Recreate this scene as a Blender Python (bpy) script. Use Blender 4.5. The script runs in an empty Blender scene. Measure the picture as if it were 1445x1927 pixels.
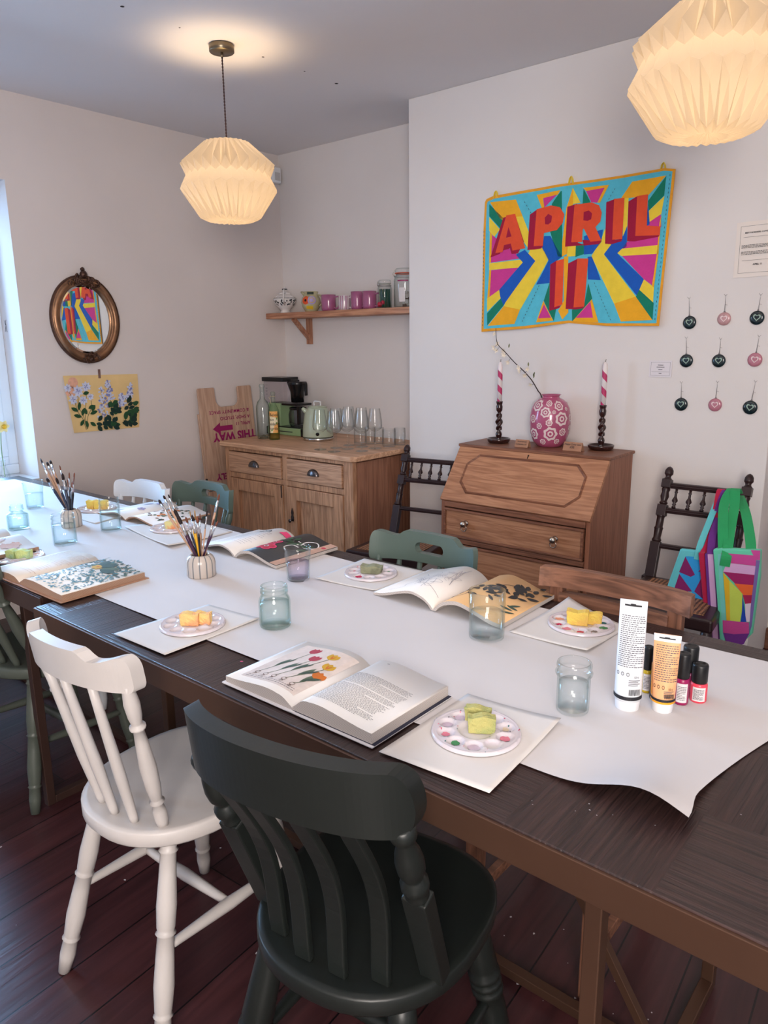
import bpy, bmesh, math, random
from mathutils import Vector, Matrix
PI=math.pi
scene=bpy.context.scene
COL=scene.collection
# ------------------------------------------------------------------ camera model (for measuring positions)
PPX,PPY,FPX=722.5,963.5,1393.0
CAM=Vector((0,0,1.42))
def _vp(x,y): return Vector((x-PPX,-(y-PPY),-FPX)).normalized()
AX=-_vp(-970,661); AZ=-_vp(790,7000); AZ=(AZ-AX*AX.dot(AZ)).normalized(); AY=AZ.cross(AX)
def ray(px,py):
    c=Vector((px-PPX,-(py-PPY),-FPX)); return Vector((AX.dot(c),AY.dot(c),AZ.dot(c)))
def P(px,py,axis,val):
    r=ray(px,py); t=(val-CAM[axis])/r[axis]; return CAM+r*t
def zat(px,py,x,y):                       # height seen at this pixel on the vertical through x,y
    r=ray(px,py); t=math.hypot(x,y)/math.hypot(r.x,r.y); return CAM.z+r.z*t
def mpp(p):                               # metres per photo pixel at a point
    w=Vector(p)-CAM; return -(AX.z*w.x+AY.z*w.y+AZ.z*w.z)/FPX
# ------------------------------------------------------------------ materials
def lin(c):
    o=[]
    for v in c[:3]:
        v=v/255.0; o.append(v/12.92 if v<=0.04045 else ((v+0.055)/1.055)**2.4)
    return (*o,1.0)
MATS={}
def _new(name):
    m=bpy.data.materials.new(name); m.use_nodes=True; nt=m.node_tree
    return m,nt,nt.nodes,nt.links,nt.nodes['Principled BSDF']
def mat(name,col,rough=.5,metal=0.0,var=.12,vs=8.0,bump=0.0,bs=60.0,spec=.5,trans=0.0,ior=1.45,emit=None,es=0,sheen=0,sub=0,coat=0,detail=4):
    if name in MATS: return MATS[name]
    m,nt,N,L,b=_new(name); c=lin(col)
    tc=N.new('ShaderNodeTexCoord'); nz=N.new('ShaderNodeTexNoise'); nz.inputs['Scale'].default_value=vs; nz.inputs['Detail'].default_value=detail
    L.new(tc.outputs['Object'],nz.inputs['Vector'])
    if var>0:
        rp=N.new('ShaderNodeValToRGB'); rp.color_ramp.elements[0].position=.3; rp.color_ramp.elements[1].position=.7
        rp.color_ramp.elements[0].color=(*[x*(1-var) for x in c[:3]],1); rp.color_ramp.elements[1].color=(*[min(1,x*(1+var*.6)) for x in c[:3]],1)
        L.new(nz.outputs['Fac'],rp.inputs['Fac']); L.new(rp.outputs['Color'],b.inputs['Base Color'])
    else: b.inputs['Base Color'].default_value=c
    b.inputs['Roughness'].default_value=rough; b.inputs['Metallic'].default_value=metal
    b.inputs['Specular IOR Level'].default_value=spec; b.inputs['IOR'].default_value=ior
    b.inputs['Transmission Weight'].default_value=trans; b.inputs['Coat Weight'].default_value=coat
    if sheen: b.inputs['Sheen Weight'].default_value=sheen
    if sub:
        b.inputs['Subsurface Weight'].default_value=sub; b.inputs['Subsurface Scale'].default_value=.01
    if emit: b.inputs['Emission Color'].default_value=lin(emit); b.inputs['Emission Strength'].default_value=es
    if bump>0:
        n2=N.new('ShaderNodeTexNoise'); n2.inputs['Scale'].default_value=bs; n2.inputs['Detail'].default_value=5
        L.new(tc.outputs['Object'],n2.inputs['Vector']); bp=N.new('ShaderNodeBump'); bp.inputs['Strength'].default_value=bump; bp.inputs['Distance'].default_value=.004
        L.new(n2.outputs['Fac'],bp.inputs['Height']); L.new(bp.outputs['Normal'],b.inputs['Normal'])
    MATS[name]=m; return m
def wood(name,c1,c2,axis='z',scale=1.0,rough=.5,bump=.15,c3=None,spec=.35):
    if name in MATS: return MATS[name]
    m,nt,N,L,b=_new(name)
    tc=N.new('ShaderNodeTexCoord'); mp=N.new('ShaderNodeMapping')
    s=[9*scale]*3; s['xyz'.index(axis)]=.7*scale; mp.inputs['Scale'].default_value=s
    L.new(tc.outputs['Object'],mp.inputs['Vector'])
    nz=N.new('ShaderNodeTexNoise'); nz.inputs['Scale'].default_value=1.6; nz.inputs['Detail'].default_value=3; nz.inputs['Distortion'].default_value=.6
    L.new(mp.outputs['Vector'],nz.inputs['Vector'])
    mt=N.new('ShaderNodeMath'); mt.operation='MULTIPLY'; mt.inputs[1].default_value=11; L.new(nz.outputs['Fac'],mt.inputs[0])
    fr=N.new('ShaderNodeMath'); fr.operation='PINGPONG'; fr.inputs[1].default_value=1; L.new(mt.outputs[0],fr.inputs[0])
    n2=N.new('ShaderNodeTexNoise'); n2.inputs['Scale'].default_value=14; n2.inputs['Detail'].default_value=6; L.new(mp.outputs['Vector'],n2.inputs['Vector'])
    mx=N.new('ShaderNodeMath'); mx.operation='MULTIPLY_ADD'; mx.inputs[1].default_value=.45; L.new(fr.outputs[0],mx.inputs[0])
    m3=N.new('ShaderNodeMath'); m3.operation='MULTIPLY'; m3.inputs[1].default_value=.55; L.new(n2.outputs['Fac'],m3.inputs[0]); L.new(m3.outputs[0],mx.inputs[2])
    rp=N.new('ShaderNodeValToRGB'); e=rp.color_ramp.elements; e[0].position=.15; e[0].color=lin(c1); e[1].position=.75; e[1].color=lin(c2)
    if c3:
        k=e.new(.05); k.color=lin(c3)
    L.new(mx.outputs[0],rp.inputs['Fac']); L.new(rp.outputs['Color'],b.inputs['Base Color'])
    b.inputs['Roughness'].default_value=rough; b.inputs['Specular IOR Level'].default_value=spec
    bp=N.new('ShaderNodeBump'); bp.inputs['Strength'].default_value=bump; bp.inputs['Distance'].default_value=.003
    L.new(mx.outputs[0],bp.inputs['Height']); L.new(bp.outputs['Normal'],b.inputs['Normal'])
    MATS[name]=m; return m
def glass(name,tint=(235,250,245),edge=(150,185,175),gl=.03,rf=.65):
    """thin clear glass: see-through with bright rim reflections"""
    if name in MATS: return MATS[name]
    m,nt,N,L,b=_new(name); N.remove(b); out=N['Material Output']
    lw=N.new('ShaderNodeLayerWeight'); lw.inputs['Blend'].default_value=.5
    tr=N.new('ShaderNodeBsdfTransparent'); g=N.new('ShaderNodeBsdfGlossy'); g.inputs['Roughness'].default_value=gl
    rp=N.new('ShaderNodeMix'); rp.data_type='RGBA'; rp.inputs[6].default_value=lin(tint); rp.inputs[7].default_value=lin(edge)
    pw=N.new('ShaderNodeMath'); pw.operation='POWER'; pw.inputs[1].default_value=2.2; L.new(lw.outputs['Facing'],pw.inputs[0])
    L.new(pw.outputs[0],rp.inputs[0]); L.new(rp.outputs[2],tr.inputs['Color'])
    mx=N.new('ShaderNodeMixShader'); fm=N.new('ShaderNodeMath'); fm.operation='MULTIPLY_ADD'; fm.inputs[1].default_value=rf; fm.inputs[2].default_value=.035
    p4=N.new('ShaderNodeMath'); p4.operation='POWER'; p4.inputs[1].default_value=4; L.new(lw.outputs['Facing'],p4.inputs[0]); L.new(p4.outputs[0],fm.inputs[0]); L.new(fm.outputs[0],mx.inputs[0])
    L.new(tr.outputs[0],mx.inputs[1]); L.new(g.outputs[0],mx.inputs[2]); L.new(mx.outputs[0],out.inputs['Surface'])
    MATS[name]=m; return m
# ------------------------------------------------------------------ mesh builder
def frame(p0,p1,up=(0,0,1)):
    p0,p1=Vector(p0),Vector(p1); z=(p1-p0).normalized(); u=Vector(up)
    if abs(z.dot(u))>.98: u=Vector((0,1,0))
    x=u.cross(z).normalized(); y=z.cross(x)
    M=Matrix((x,y,z)).transposed().to_4x4(); M.translation=p0; return M
def T(x,y,z): return Matrix.Translation((x,y,z))
def RZ(a): return Matrix.Rotation(a,4,'Z')
def RX(a): return Matrix.Rotation(a,4,'X')
def RY(a): return Matrix.Rotation(a,4,'Y')
class MB:
    def __init__(s): s.v=[];s.f=[];s.m=[];s.s=[]
    def add(s,v,f,mi=0,sm=False,M=None):
        o=len(s.v)
        s.v+= [tuple(M@Vector(p)) for p in v] if M is not None else [tuple(p) for p in v]
        for q in f: s.f.append(tuple(i+o for i in q)); s.m.append(mi); s.s.append(sm)
        return s
    def box(s,c,d,mi=0,M=None):
        x,y,z=c; a,b,h=d[0]/2,d[1]/2,d[2]/2
        v=[(x-a,y-b,z-h),(x+a,y-b,z-h),(x+a,y+b,z-h),(x-a,y+b,z-h),(x-a,y-b,z+h),(x+a,y-b,z+h),(x+a,y+b,z+h),(x-a,y+b,z+h)]
        return s.add(v,[(0,3,2,1),(4,5,6,7),(0,1,5,4),(1,2,6,5),(2,3,7,6),(3,0,4,7)],mi,False,M)
    def bar(s,p0,p1,w,h,mi=0,up=(0,0,1)):
        M=frame(p0,p1,up); l=(Vector(p1)-Vector(p0)).length
        return s.box((0,0,l/2),(w,h,l),mi,M)
    def prism(s,pts,z0,z1,mi=0,M=None,sm=False):
        n=len(pts); v=[(x,y,z0) for x,y in pts]+[(x,y,z1) for x,y in pts]
        f=[tuple(range(n-1,-1,-1)),tuple(range(n,2*n))]
        s.add(v,f,mi,False,M); o=len(s.v)-2*n
        for i in range(n):
            j=(i+1)%n; s.f.append((o+i,o+j,o+n+j,o+n+i)); s.m.append(mi); s.s.append(sm)
        return s
    def lathe(s,prof,seg=24,M=None,mi=0,sm=True,caps=True,mod=None):
        v=[];f=[]
        for k,(r,z) in enumerate(prof):
            for i in range(seg):
                a=2*PI*i/seg; rr=r*(mod(a,z,k) if mod else 1); v.append((rr*math.cos(a),rr*math.sin(a),z))
        for k in range(len(prof)-1):
            for i in range(seg):
                j=(i+1)%seg; f.append((k*seg+i,k*seg+j,(k+1)*seg+j,(k+1)*seg+i))
        s.add(v,f,mi,sm,M)
        if caps:
            o=len(s.v)-len(v)
            if prof[0][0]>1e-6: s.f.append(tuple(o+i for i in range(seg-1,-1,-1))); s.m.append(mi); s.s.append(False)
            if prof[-1][0]>1e-6: s.f.append(tuple(o+(len(prof)-1)*seg+i for i in range(seg))); s.m.append(mi); s.s.append(False)
        return s
    def turn(s,p0,p1,prof,seg=16,mi=0):          # prof: (r, t 0..1) along p0->p1
        l=(Vector(p1)-Vector(p0)).length
        return s.lathe([(r,t*l) for r,t in prof],seg,frame(p0,p1),mi)
    def tube(s,pts,r,seg=8,mi=0,close=False,flat=1.0,up=(0,0,1)):
        pts=[Vector(p) for p in pts]; n=len(pts); v=[];f=[]
        rr=r if isinstance(r,(list,tuple)) else [r]*n
        u=Vector(up)
        for i,p in enumerate(pts):
            a=pts[(i-1)%n] if (i>0 or close) else p; b=pts[(i+1)%n] if (i<n-1 or close) else p
            t=(b-a).normalized(); x=u-t*u.dot(t)
            if x.length<1e-3: x=Vector((1,0,0))-t*t.x
            x.normalize(); y=t.cross(x); u=x
            for k in range(seg):
                g=2*PI*k/seg; v.append(p+x*(math.cos(g)*rr[i])+y*(math.sin(g)*rr[i]*flat))
        m=n if close else n-1
        for i in range(m):
            for k in range(seg):
                k2=(k+1)%seg; j=(i+1)%n; f.append((i*seg+k,i*seg+k2,j*seg+k2,j*seg+k))
        if not close: f+= [tuple(range(seg-1,-1,-1)),tuple((n-1)*seg+k for k in range(seg))]
        return s.add(v,f,mi,True)
    def grid(s,nu,nv,fn,mi=0,sm=True,cu=False,flip=False):
        v=[fn(i/(nu if cu else nu),j/nv) for j in range(nv+1) for i in range(nu+(0 if cu else 1))]
        w=nu+(0 if cu else 1); f=[]
        for j in range(nv):
            for i in range(nu):
                i2=(i+1)%w if cu else i+1
                q=(j*w+i,j*w+i2,(j+1)*w+i2,(j+1)*w+i); f.append(q[::-1] if flip else q)
        return s.add(v,f,mi,sm)
    def ribbon(s,pts,w,t,wdir,mi=0):             # flat strap through pts, width along wdir
        n=len(pts); pts=[Vector(p) for p in pts]; v=[];f=[]
        for i,p in enumerate(pts):
            a=pts[max(i-1,0)]; b=pts[min(i+1,n-1)]; tg=(b-a).normalized()
            wd=Vector(wdir[i] if isinstance(wdir,list) else wdir); wd=(wd-tg*wd.dot(tg)).normalized(); nn=tg.cross(wd)
            for q,k in ((-1,-1),(1,-1),(1,1),(-1,1)): v.append(p+wd*(q*w/2)+nn*(k*t/2))
        for i in range(n-1):
            for k in range(4):
                k2=(k+1)%4; f.append((i*4+k,i*4+k2,(i+1)*4+k2,(i+1)*4+k))
        f+=[(3,2,1,0),tuple((n-1)*4+k for k in range(4))]
        return s.add(v,f,mi,False)
    def build(s,name,mats,parent=None,bevel=0,seg=2,M=None,recalc=True,smooth_angle=None,merge=False,at=None):
        me=bpy.data.meshes.new(name); me.from_pydata(s.v,[],s.f)
        if not isinstance(mats,(list,tuple)): mats=[mats]
        for m in mats: me.materials.append(m)
        me.polygons.foreach_set('material_index',s.m); me.polygons.foreach_set('use_smooth',s.s)
        if recalc or merge:
            bm=bmesh.new(); bm.from_mesh(me)
            if merge: bmesh.ops.remove_doubles(bm,verts=bm.verts,dist=1e-5)
            bmesh.ops.recalc_face_normals(bm,faces=bm.faces); bm.to_mesh(me); bm.free()
        o=bpy.data.objects.new(name,me); COL.objects.link(o)
        if M is not None: o.matrix_world=M
        if at is not None:                       # put the origin at this world point without moving the shape
            d=Vector(at); me.transform(Matrix.Translation(-d)); o.location=d
        if parent: o.parent=parent
        if bevel:
            b=o.modifiers.new('bevel','BEVEL'); b.width=bevel; b.segments=seg; b.limit_method='ANGLE'; b.angle_limit=math.radians(40)
        return o
def tag(o,label,cat,group=None,kind=None):
    if label: o['label']=label
    if cat: o['category']=cat
    if group: o['group']=group
    if kind: o['kind']=kind
    return o
def thing(name,label,cat,loc=(0,0,0),rz=0,group=None):
    o=bpy.data.objects.new(name,None); COL.objects.link(o); o.empty_display_size=.05
    o.location=loc; o.rotation_euler=(0,0,rz); return tag(o,label,cat,group)
def struct(o): o['kind']='structure'; return o
def dup(root,M=None,label=None,group=None):
    r=root.copy(); COL.objects.link(r)
    if M is not None: r.matrix_world=M
    if label: r['label']=label
    if group: r['group']=group
    for ch in [o for o in root.children]:
        c=ch.copy(); COL.objects.link(c); c.parent=r
        for g in ch.children:
            d=g.copy(); COL.objects.link(d); d.parent=c
    return r
def sst(a,b,x):
    t=max(0,min(1,(x-a)/(b-a))) if b!=a else (1 if x>a else 0); return t*t*(3-2*t)
def curve_at(tab,x):
    if x<=tab[0][0]: return tab[0][1]
    for (a,p),(b,q) in zip(tab,tab[1:]):
        if x<=b:
            return p+(q-p)*sst(a,b,x)
    return tab[-1][1]
def catmull(pts,n=6):
    pts=[Vector(p) for p in pts]; out=[]
    for i in range(len(pts)-1):
        p0=pts[max(i-1,0)];p1=pts[i];p2=pts[i+1];p3=pts[min(i+2,len(pts)-1)]
        for k in range(n):
            t=k/n; out.append(.5*((2*p1)+(p2-p0)*t+(2*p0-5*p1+4*p2-p3)*t*t+(3*p1-p0-3*p2+p3)*t**3))
    out.append(pts[-1]); return out
# flat art laid on a surface: polys in (u,v) with material index; fn maps (u,v,lift) to 3D
def decal(name,polys,mats,fn,parent=None,cutu=0,u0=0,u1=1,step=.0004,base=.0006,cutv=0,v0=0,v1=1):
    bm=bmesh.new(); layer=bm.faces.layers.int.new('lay')
    for k,pp in enumerate(polys):
        pts,mi=pp[0],pp[1]
        try: f=bm.faces.new([bm.verts.new((p[0],p[1],0)) for p in pts])
        except ValueError: continue
        f.material_index=mi; f[layer]=k
    if cutu:
        for i in range(1,cutu):
            x=u0+(u1-u0)*i/cutu
            g=bm.verts[:]+bm.edges[:]+bm.faces[:]
            bmesh.ops.bisect_plane(bm,geom=g,plane_co=(x,0,0),plane_no=(1,0,0))
    if cutv:
        for i in range(1,cutv):
            g=bm.verts[:]+bm.edges[:]+bm.faces[:]
            bmesh.ops.bisect_plane(bm,geom=g,plane_co=(0,v0+(v1-v0)*i/cutv,0),plane_no=(0,1,0))
    bmesh.ops.triangulate(bm,faces=[f for f in bm.faces if len(f.verts)>4])
    for f in bm.faces:
        for v in f.verts:
            v.tag=False
    for f in bm.faces:
        for v in f.verts:
            if not v.tag:
                v.co=Vector(fn(v.co.x,v.co.y,base+step*layer_val(f,layer,polys))); v.tag=True
    me=bpy.data.meshes.new(name); bm.to_mesh(me); bm.free()
    for m in mats: me.materials.append(m)
    o=bpy.data.objects.new(name,me); COL.objects.link(o)
    if parent: o.parent=parent
    return o
def layer_val(f,layer,polys):
    p=polys[f[layer]]; return p[2] if len(p)>2 else f.material_index+f[layer]*.02

def knots(fn,a,b,n):
    tab=[fn(a+(b-a)*i/n) for i in range(n+1)]
    def g(x):
        q=(x-a)/(b-a)*n; i=max(0,min(n-1,int(q))); f=q-i; return tab[i]*(1-f)+tab[i+1]*f
    return g
def text_polys(txt,size,bold=0,align='LEFT',spacing=1.0):
    cu=bpy.data.curves.new('t','FONT'); cu.body=txt; cu.size=size; cu.offset=bold; cu.align_x=align; cu.space_character=spacing; cu.resolution_u=3
    o=bpy.data.objects.new('t',cu); COL.objects.link(o); bpy.context.view_layer.update()
    me=o.to_mesh(); out=[[(me.vertices[i].co.x,me.vertices[i].co.y) for i in p.vertices] for p in me.polygons]
    o.to_mesh_clear(); bpy.data.objects.remove(o); bpy.data.curves.remove(cu); return out
def text_lines(x0,x1,y0,y1,n,h,rng,ragged=.15,wmin=.012,wmax=.03):
    """rows of tiny word marks inside a rectangle"""
    out=[]
    for i in range(n):
        y=y1-(y1-y0)*(i+.5)/n; x=x0; end=x1-(x1-x0)*(ragged*rng.random() if i%6!=5 else .5*rng.random())
        while x<end:
            w=min(rng.uniform(wmin,wmax),end-x)
            if w>wmin*.5: out.append([(x,y-h/2),(x+w,y-h/2),(x+w,y+h/2),(x,y+h/2)])
            x+=w+wmin*.45
    return out
# ================================================================== ROOM
XL,YB,YC,ZC=-3.96,3.63,3.287,2.63
XCL,XCR=-2.587,-.735
XR,YF=1.3,-1.9
M_wall=mat('wall_paint',(226,220,217),rough=.85,var=.04,vs=1.5,bump=.05,bs=25)
M_wall2=mat('left_wall_paint',(222,213,209),rough=.85,var=.05,vs=1.5,bump=.05,bs=25)
M_ceil=mat('ceiling_paint',(228,225,226),rough=.9,var=.03,vs=1,bump=.03,bs=20)
M_white=mat('white_gloss_paint',(235,238,242),rough=.35,var=.03)
M_sill=mat('sill_paint',(225,228,232),rough=.4,var=.03)
# floor boards
def floor_mat():
    m,nt,N,L,b=_new('dark_red_floorboards')
    tc=N.new('ShaderNodeTexCoord'); mp=N.new('ShaderNodeMapping'); mp.inputs['Rotation'].default_value=(0,0,math.radians(86)); L.new(tc.outputs['Object'],mp.inputs['Vector'])
    br=N.new('ShaderNodeTexBrick'); br.inputs['Scale'].default_value=1; br.inputs['Brick Width'].default_value=3.1; br.inputs['Row Height'].default_value=.145
    br.inputs['Mortar Size'].default_value=.0022; br.inputs['Mortar Smooth'].default_value=.2; br.offset=.37
    br.inputs['Color1'].default_value=(.25,.25,.25,1); br.inputs['Color2'].default_value=(.75,.75,.75,1); br.inputs['Mortar'].default_value=(0,0,0,1)
    L.new(mp.outputs['Vector'],br.inputs['Vector'])
    m2=N.new('ShaderNodeMapping'); m2.inputs['Scale'].default_value=(1.2,14,1); L.new(mp.outputs['Vector'],m2.inputs['Vector'])
    nz=N.new('ShaderNodeTexNoise'); nz.inputs['Scale'].default_value=2.2; nz.inputs['Detail'].default_value=7; nz.inputs['Distortion'].default_value=.7; L.new(m2.outputs['Vector'],nz.inputs['Vector'])
    n3=N.new('ShaderNodeTexNoise'); n3.inputs['Scale'].default_value=2.3; n3.inputs['Detail'].default_value=5; L.new(tc.outputs['Object'],n3.inputs['Vector'])
    ad=N.new('ShaderNodeMath'); ad.operation='MULTIPLY_ADD'; ad.inputs[1].default_value=.5; L.new(br.outputs['Color'],ad.inputs[0])
    q=N.new('ShaderNodeMath'); q.operation='MULTIPLY'; q.inputs[1].default_value=.6; L.new(nz.outputs['Fac'],q.inputs[0]); L.new(q.outputs[0],ad.inputs[2])
    rp=N.new('ShaderNodeValToRGB'); e=rp.color_ramp.elements; e[0].position=.25; e[0].color=lin((32,17,19)); e[1].position=.8; e[1].color=lin((80,44,46))
    k=e.new(.5); k.color=lin((55,29,32)); L.new(ad.outputs[0],rp.inputs['Fac'])
    # scuffs
    n4=N.new('ShaderNodeTexNoise'); n4.inputs['Scale'].default_value=9; n4.inputs['Detail'].default_value=8; n4.inputs['Roughness'].default_value=.75; L.new(tc.outputs['Object'],n4.inputs['Vector'])
    r4=N.new('ShaderNodeValToRGB'); r4.color_ramp.elements[0].position=.68; r4.color_ramp.elements[1].position=.78; r4.color_ramp.elements[1].color=(.35,.35,.35,1); L.new(n4.outputs['Fac'],r4.inputs['Fac'])
    mx=N.new('ShaderNodeMix'); mx.data_type='RGBA'; mx.inputs[7].default_value=lin((140,110,112)); L.new(r4.outputs['Color'],mx.inputs[0]); L.new(rp.outputs['Color'],mx.inputs[6])
    mm=N.new('ShaderNodeMix'); mm.data_type='RGBA'; mm.blend_type='MIX'; mm.inputs[7].default_value=(.004,.002,.003,1); L.new(br.outputs['Fac'],mm.inputs[0]); L.new(mx.outputs[2],mm.inputs[6])
    L.new(mm.outputs[2],b.inputs['Base Color'])
    rr=N.new('ShaderNodeMapRange'); rr.inputs[3].default_value=.22; rr.inputs[4].default_value=.5; L.new(n3.outputs['Fac'],rr.inputs[0]); L.new(rr.outputs[0],b.inputs['Roughness'])
    bp=N.new('ShaderNodeBump'); bp.inputs['Strength'].default_value=.35; bp.inputs['Distance'].default_value=.004
    s=N.new('ShaderNodeMath'); s.operation='SUBTRACT'; L.new(nz.outputs['Fac'],s.inputs[0]); L.new(br.outputs['Fac'],s.inputs[1]); L.new(s.outputs[0],bp.inputs['Height']); L.new(bp.outputs['Normal'],b.inputs['Normal'])
    return m
M_floor=floor_mat()
mb=MB().box(((XL+XR)/2-.2,(YF+YB)/2,-.05),(XR-XL+.8,YB-YF+.4,.1)); struct(mb.build('floor',M_floor))
mb=MB().box(((XL+XR)/2-.2,(YF+YB)/2,ZC+.05),(XR-XL+.8,YB-YF+.4,.1)); ce=struct(mb.build('ceiling',M_ceil))
M_hole=mat('screw_hole_dark',(40,36,38),rough=.9,var=0)
mb=MB()
for px,py,r in ((495,107,.006),(573,134,.004),(633,157,.009),(230,12,.008),(338,52,.004)):
    p=P(px,py,2,ZC); mb.lathe([(r,-.0006),(r*.6,-.001),(0,-.001)],10,T(p.x,p.y,ZC),0,False)
mb.build('screw_hole',M_hole,ce)
M_fleck=mat('paint_fleck_white',(196,190,192),rough=.6,var=0)
_r=random.Random(4); _f=[]
for cx,cy,n,sp in ((-.42,1.30,22,.10),(-.60,1.10,14,.12),(-.75,1.35,10,.08),(-1.5,1.2,10,.3),(-1.7,.9,8,.3),(-.3,1.05,6,.06)):
    for i in range(n):
        x,y=cx+_r.gauss(0,sp),cy+_r.gauss(0,sp); s_=_r.uniform(.001,.0035); _f.append(([(x+s_*math.cos(a)*_r.uniform(.6,1.4),y+s_*math.sin(a)*_r.uniform(.6,1.4)) for a in (0,1.2,2.4,3.6,4.9)],0,0))
decal('paint_fleck',_f,[M_fleck],lambda x,y,l:(x,y,.0008),bpy.data.objects['floor'])
# left wall with two window openings (y0,y1,z0,z1)
W1=(.86,1.806,.705,2.218); W2=(-1.35,-.35,.705,2.218); TH=.34
def wall_left():
    mb=MB(); x0,x1=XL-TH,XL
    ys=[YF,W2[0],W2[1],W1[0],W1[1],YB]
    for a,b,op in zip(ys,ys[1:],(0,W2,0,W1,0)):
        if not op: mb.box(((x0+x1)/2,(a+b)/2,ZC/2),(TH,b-a,ZC))
        else:
            mb.box(((x0+x1)/2,(a+b)/2,op[2]/2),(TH,b-a,op[2])); mb.box(((x0+x1)/2,(a+b)/2,(op[3]+ZC)/2),(TH,b-a,ZC-op[3]))
    return struct(mb.build('wall_left',M_wall2))
wall_left()
struct(MB().box(((XL+XCL)/2,YB+.06,ZC/2),(XCL-XL,.12,ZC)).build('wall_back',M_wall))
M_breast=mat('breast_paint',(226,220,217),rough=.85,var=.04,vs=1.5,bump=.05,bs=25)
struct(MB().box(((XCL+XCR)/2,(YC+YB+.12)/2,ZC/2),(XCR-XCL,YB+.12-YC,ZC)).build('wall_chimney',M_breast,bevel=.004))
struct(MB().box(((XCR+XR)/2,YB+.06,ZC/2),(XR-XCR,.12,ZC)).build('wall_alcove',M_wall))
struct(MB().box((XR+.06,(YF+YB)/2,ZC/2),(.12,YB-YF+.24,ZC)).build('wall_right',M_wall))
struct(MB().box(((XL+XR)/2,YF-.06,ZC/2),(XR-XL,.12,ZC)).build('wall_front',M_wall))
M_oak=wood('trim_oak',(120,78,58),(165,115,90),'x',1.2,.5)
M_skirt=wood('skirting_wood',(96,62,48),(132,90,70),'x',1.0,.5)
struct(MB().box(((XCR+XR)/2,YB-.012,.05),(XR-XCR,.024,.10)).build('baseboard_alcove',M_skirt,bevel=.004))
# stub of a wooden ledge fixed in the right-hand alcove
a=P(1440,975,1,3.45); c=P(1440,1006,1,3.45)
struct(MB().box((.2,3.54,(a.z+c.z)/2),(1.85,.18,a.z-c.z)).build('trim_1',M_oak,bevel=.004))
# windows
M_pane=glass('window_glass',(225,240,255),(190,215,235))
M_upvc=mat('window_frame_white',(225,235,245),rough=.35,var=.02)
def window(n,W):
    y0,y1,z0,z1=W; xo=XL-.26; root=bpy.data.objects.new('window_%d'%n,None); COL.objects.link(root); root.location=(xo,(y0+y1)/2,z0); root['kind']='structure'
    def fr(y0,y1,z0,z1,w,d,x,nm):
        mb=MB()
        for c,s in (((x,(y0+y1)/2,z0+w/2),(d,y1-y0,w)),((x,(y0+y1)/2,z1-w/2),(d,y1-y0,w)),((x,y0+w/2,(z0+z1)/2),(d,w,z1-z0-2*w)),((x,y1-w/2,(z0+z1)/2),(d,w,z1-z0-2*w))): mb.box(c,s)
        o=mb.build(nm,M_upvc,bevel=.005); o.parent=root; o.matrix_parent_inverse=Matrix.Translation(-root.location); o['kind']='structure'; return o
    fr(y0,y1,z0+.02,z1,.055,.07,xo,'window_frame')
    ym=(y0+y1)/2
    for a,b in ((y0+.055,ym),(ym,y1-.055)):
        fr(a,b,z0+.075,z1-.055,.045,.05,xo+.02,'sash')
        o=MB().box((xo+.02,(a+b)/2,(z0+z1)/2),(.006,b-a-.08,z1-z0-.2)).build('pane',M_pane); o.parent=root; o.matrix_parent_inverse=Matrix.Translation(-root.location); o['kind']='structure'
window(1,W1); window(2,W2)
for i,W in enumerate((W1,W2)):
    struct(MB().box((XL-.12,(W[0]+W[1])/2,W[2]+.008),(.26,W[1]-W[0],.02)).build('trim_%d'%(i+2),M_sill,bevel=.003))
# motion sensor high in the corner
mb=MB().box((-3.935,3.572,2.495),(.05,.075,.10)); se=mb.build('alarm_sensor',M_white,bevel=.012,at=(-3.96,3.572,2.495)); tag(se,'small white alarm sensor box high in the corner behind the pendant lamp','sensor')
MB().box((-3.909,3.572,2.485),(.004,.045,.05)).build('sensor_lens',mat('grey_lens',(200,200,202),rough=.3),bevel=.001).parent=se
bpy.context.view_layer.update(); se.children[0].matrix_parent_inverse=se.matrix_world.inverted()
# ------------------------------------------------------------------ light
w=bpy.data.worlds.new('World'); scene.world=w; w.use_nodes=True
bg=w.node_tree.nodes['Background']; bg.inputs['Color'].default_value=(.62,.82,1.0,1); bg.inputs['Strength'].default_value=.85
def area(name,loc,rot,sx,sy,e,col,spread=180):
    l=bpy.data.lights.new(name,'AREA'); l.shape='RECTANGLE'; l.size=sx; l.size_y=sy; l.energy=e; l.color=col; l.spread=math.radians(spread)
    o=bpy.data.objects.new(name,l); COL.objects.link(o); o.location=loc; o.rotation_euler=rot; return o
area('daylight_window_light',(XL-1.9,1.95,2.15),(0,-PI/2+.30,-.12),2.4,2.2,590,(.56,.80,1.0))
area('daylight_window_light',(XL-1.9,-.9,2.15),(0,-PI/2+.30,0),2.4,2.0,240,(.76,.89,1.0))
# added warm fill lamps: one at right behind the camera, one under the ceiling
area('room_fill_light',(1.1,-1.1,1.6),(math.radians(86),0,math.radians(44)),1.4,1.4,104,(1.0,.91,.845))
area('ceiling_bounce_light',(-1.3,1.2,2.55),(0,0,0),2.6,2.2,9,(1.0,.90,.84))
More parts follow.
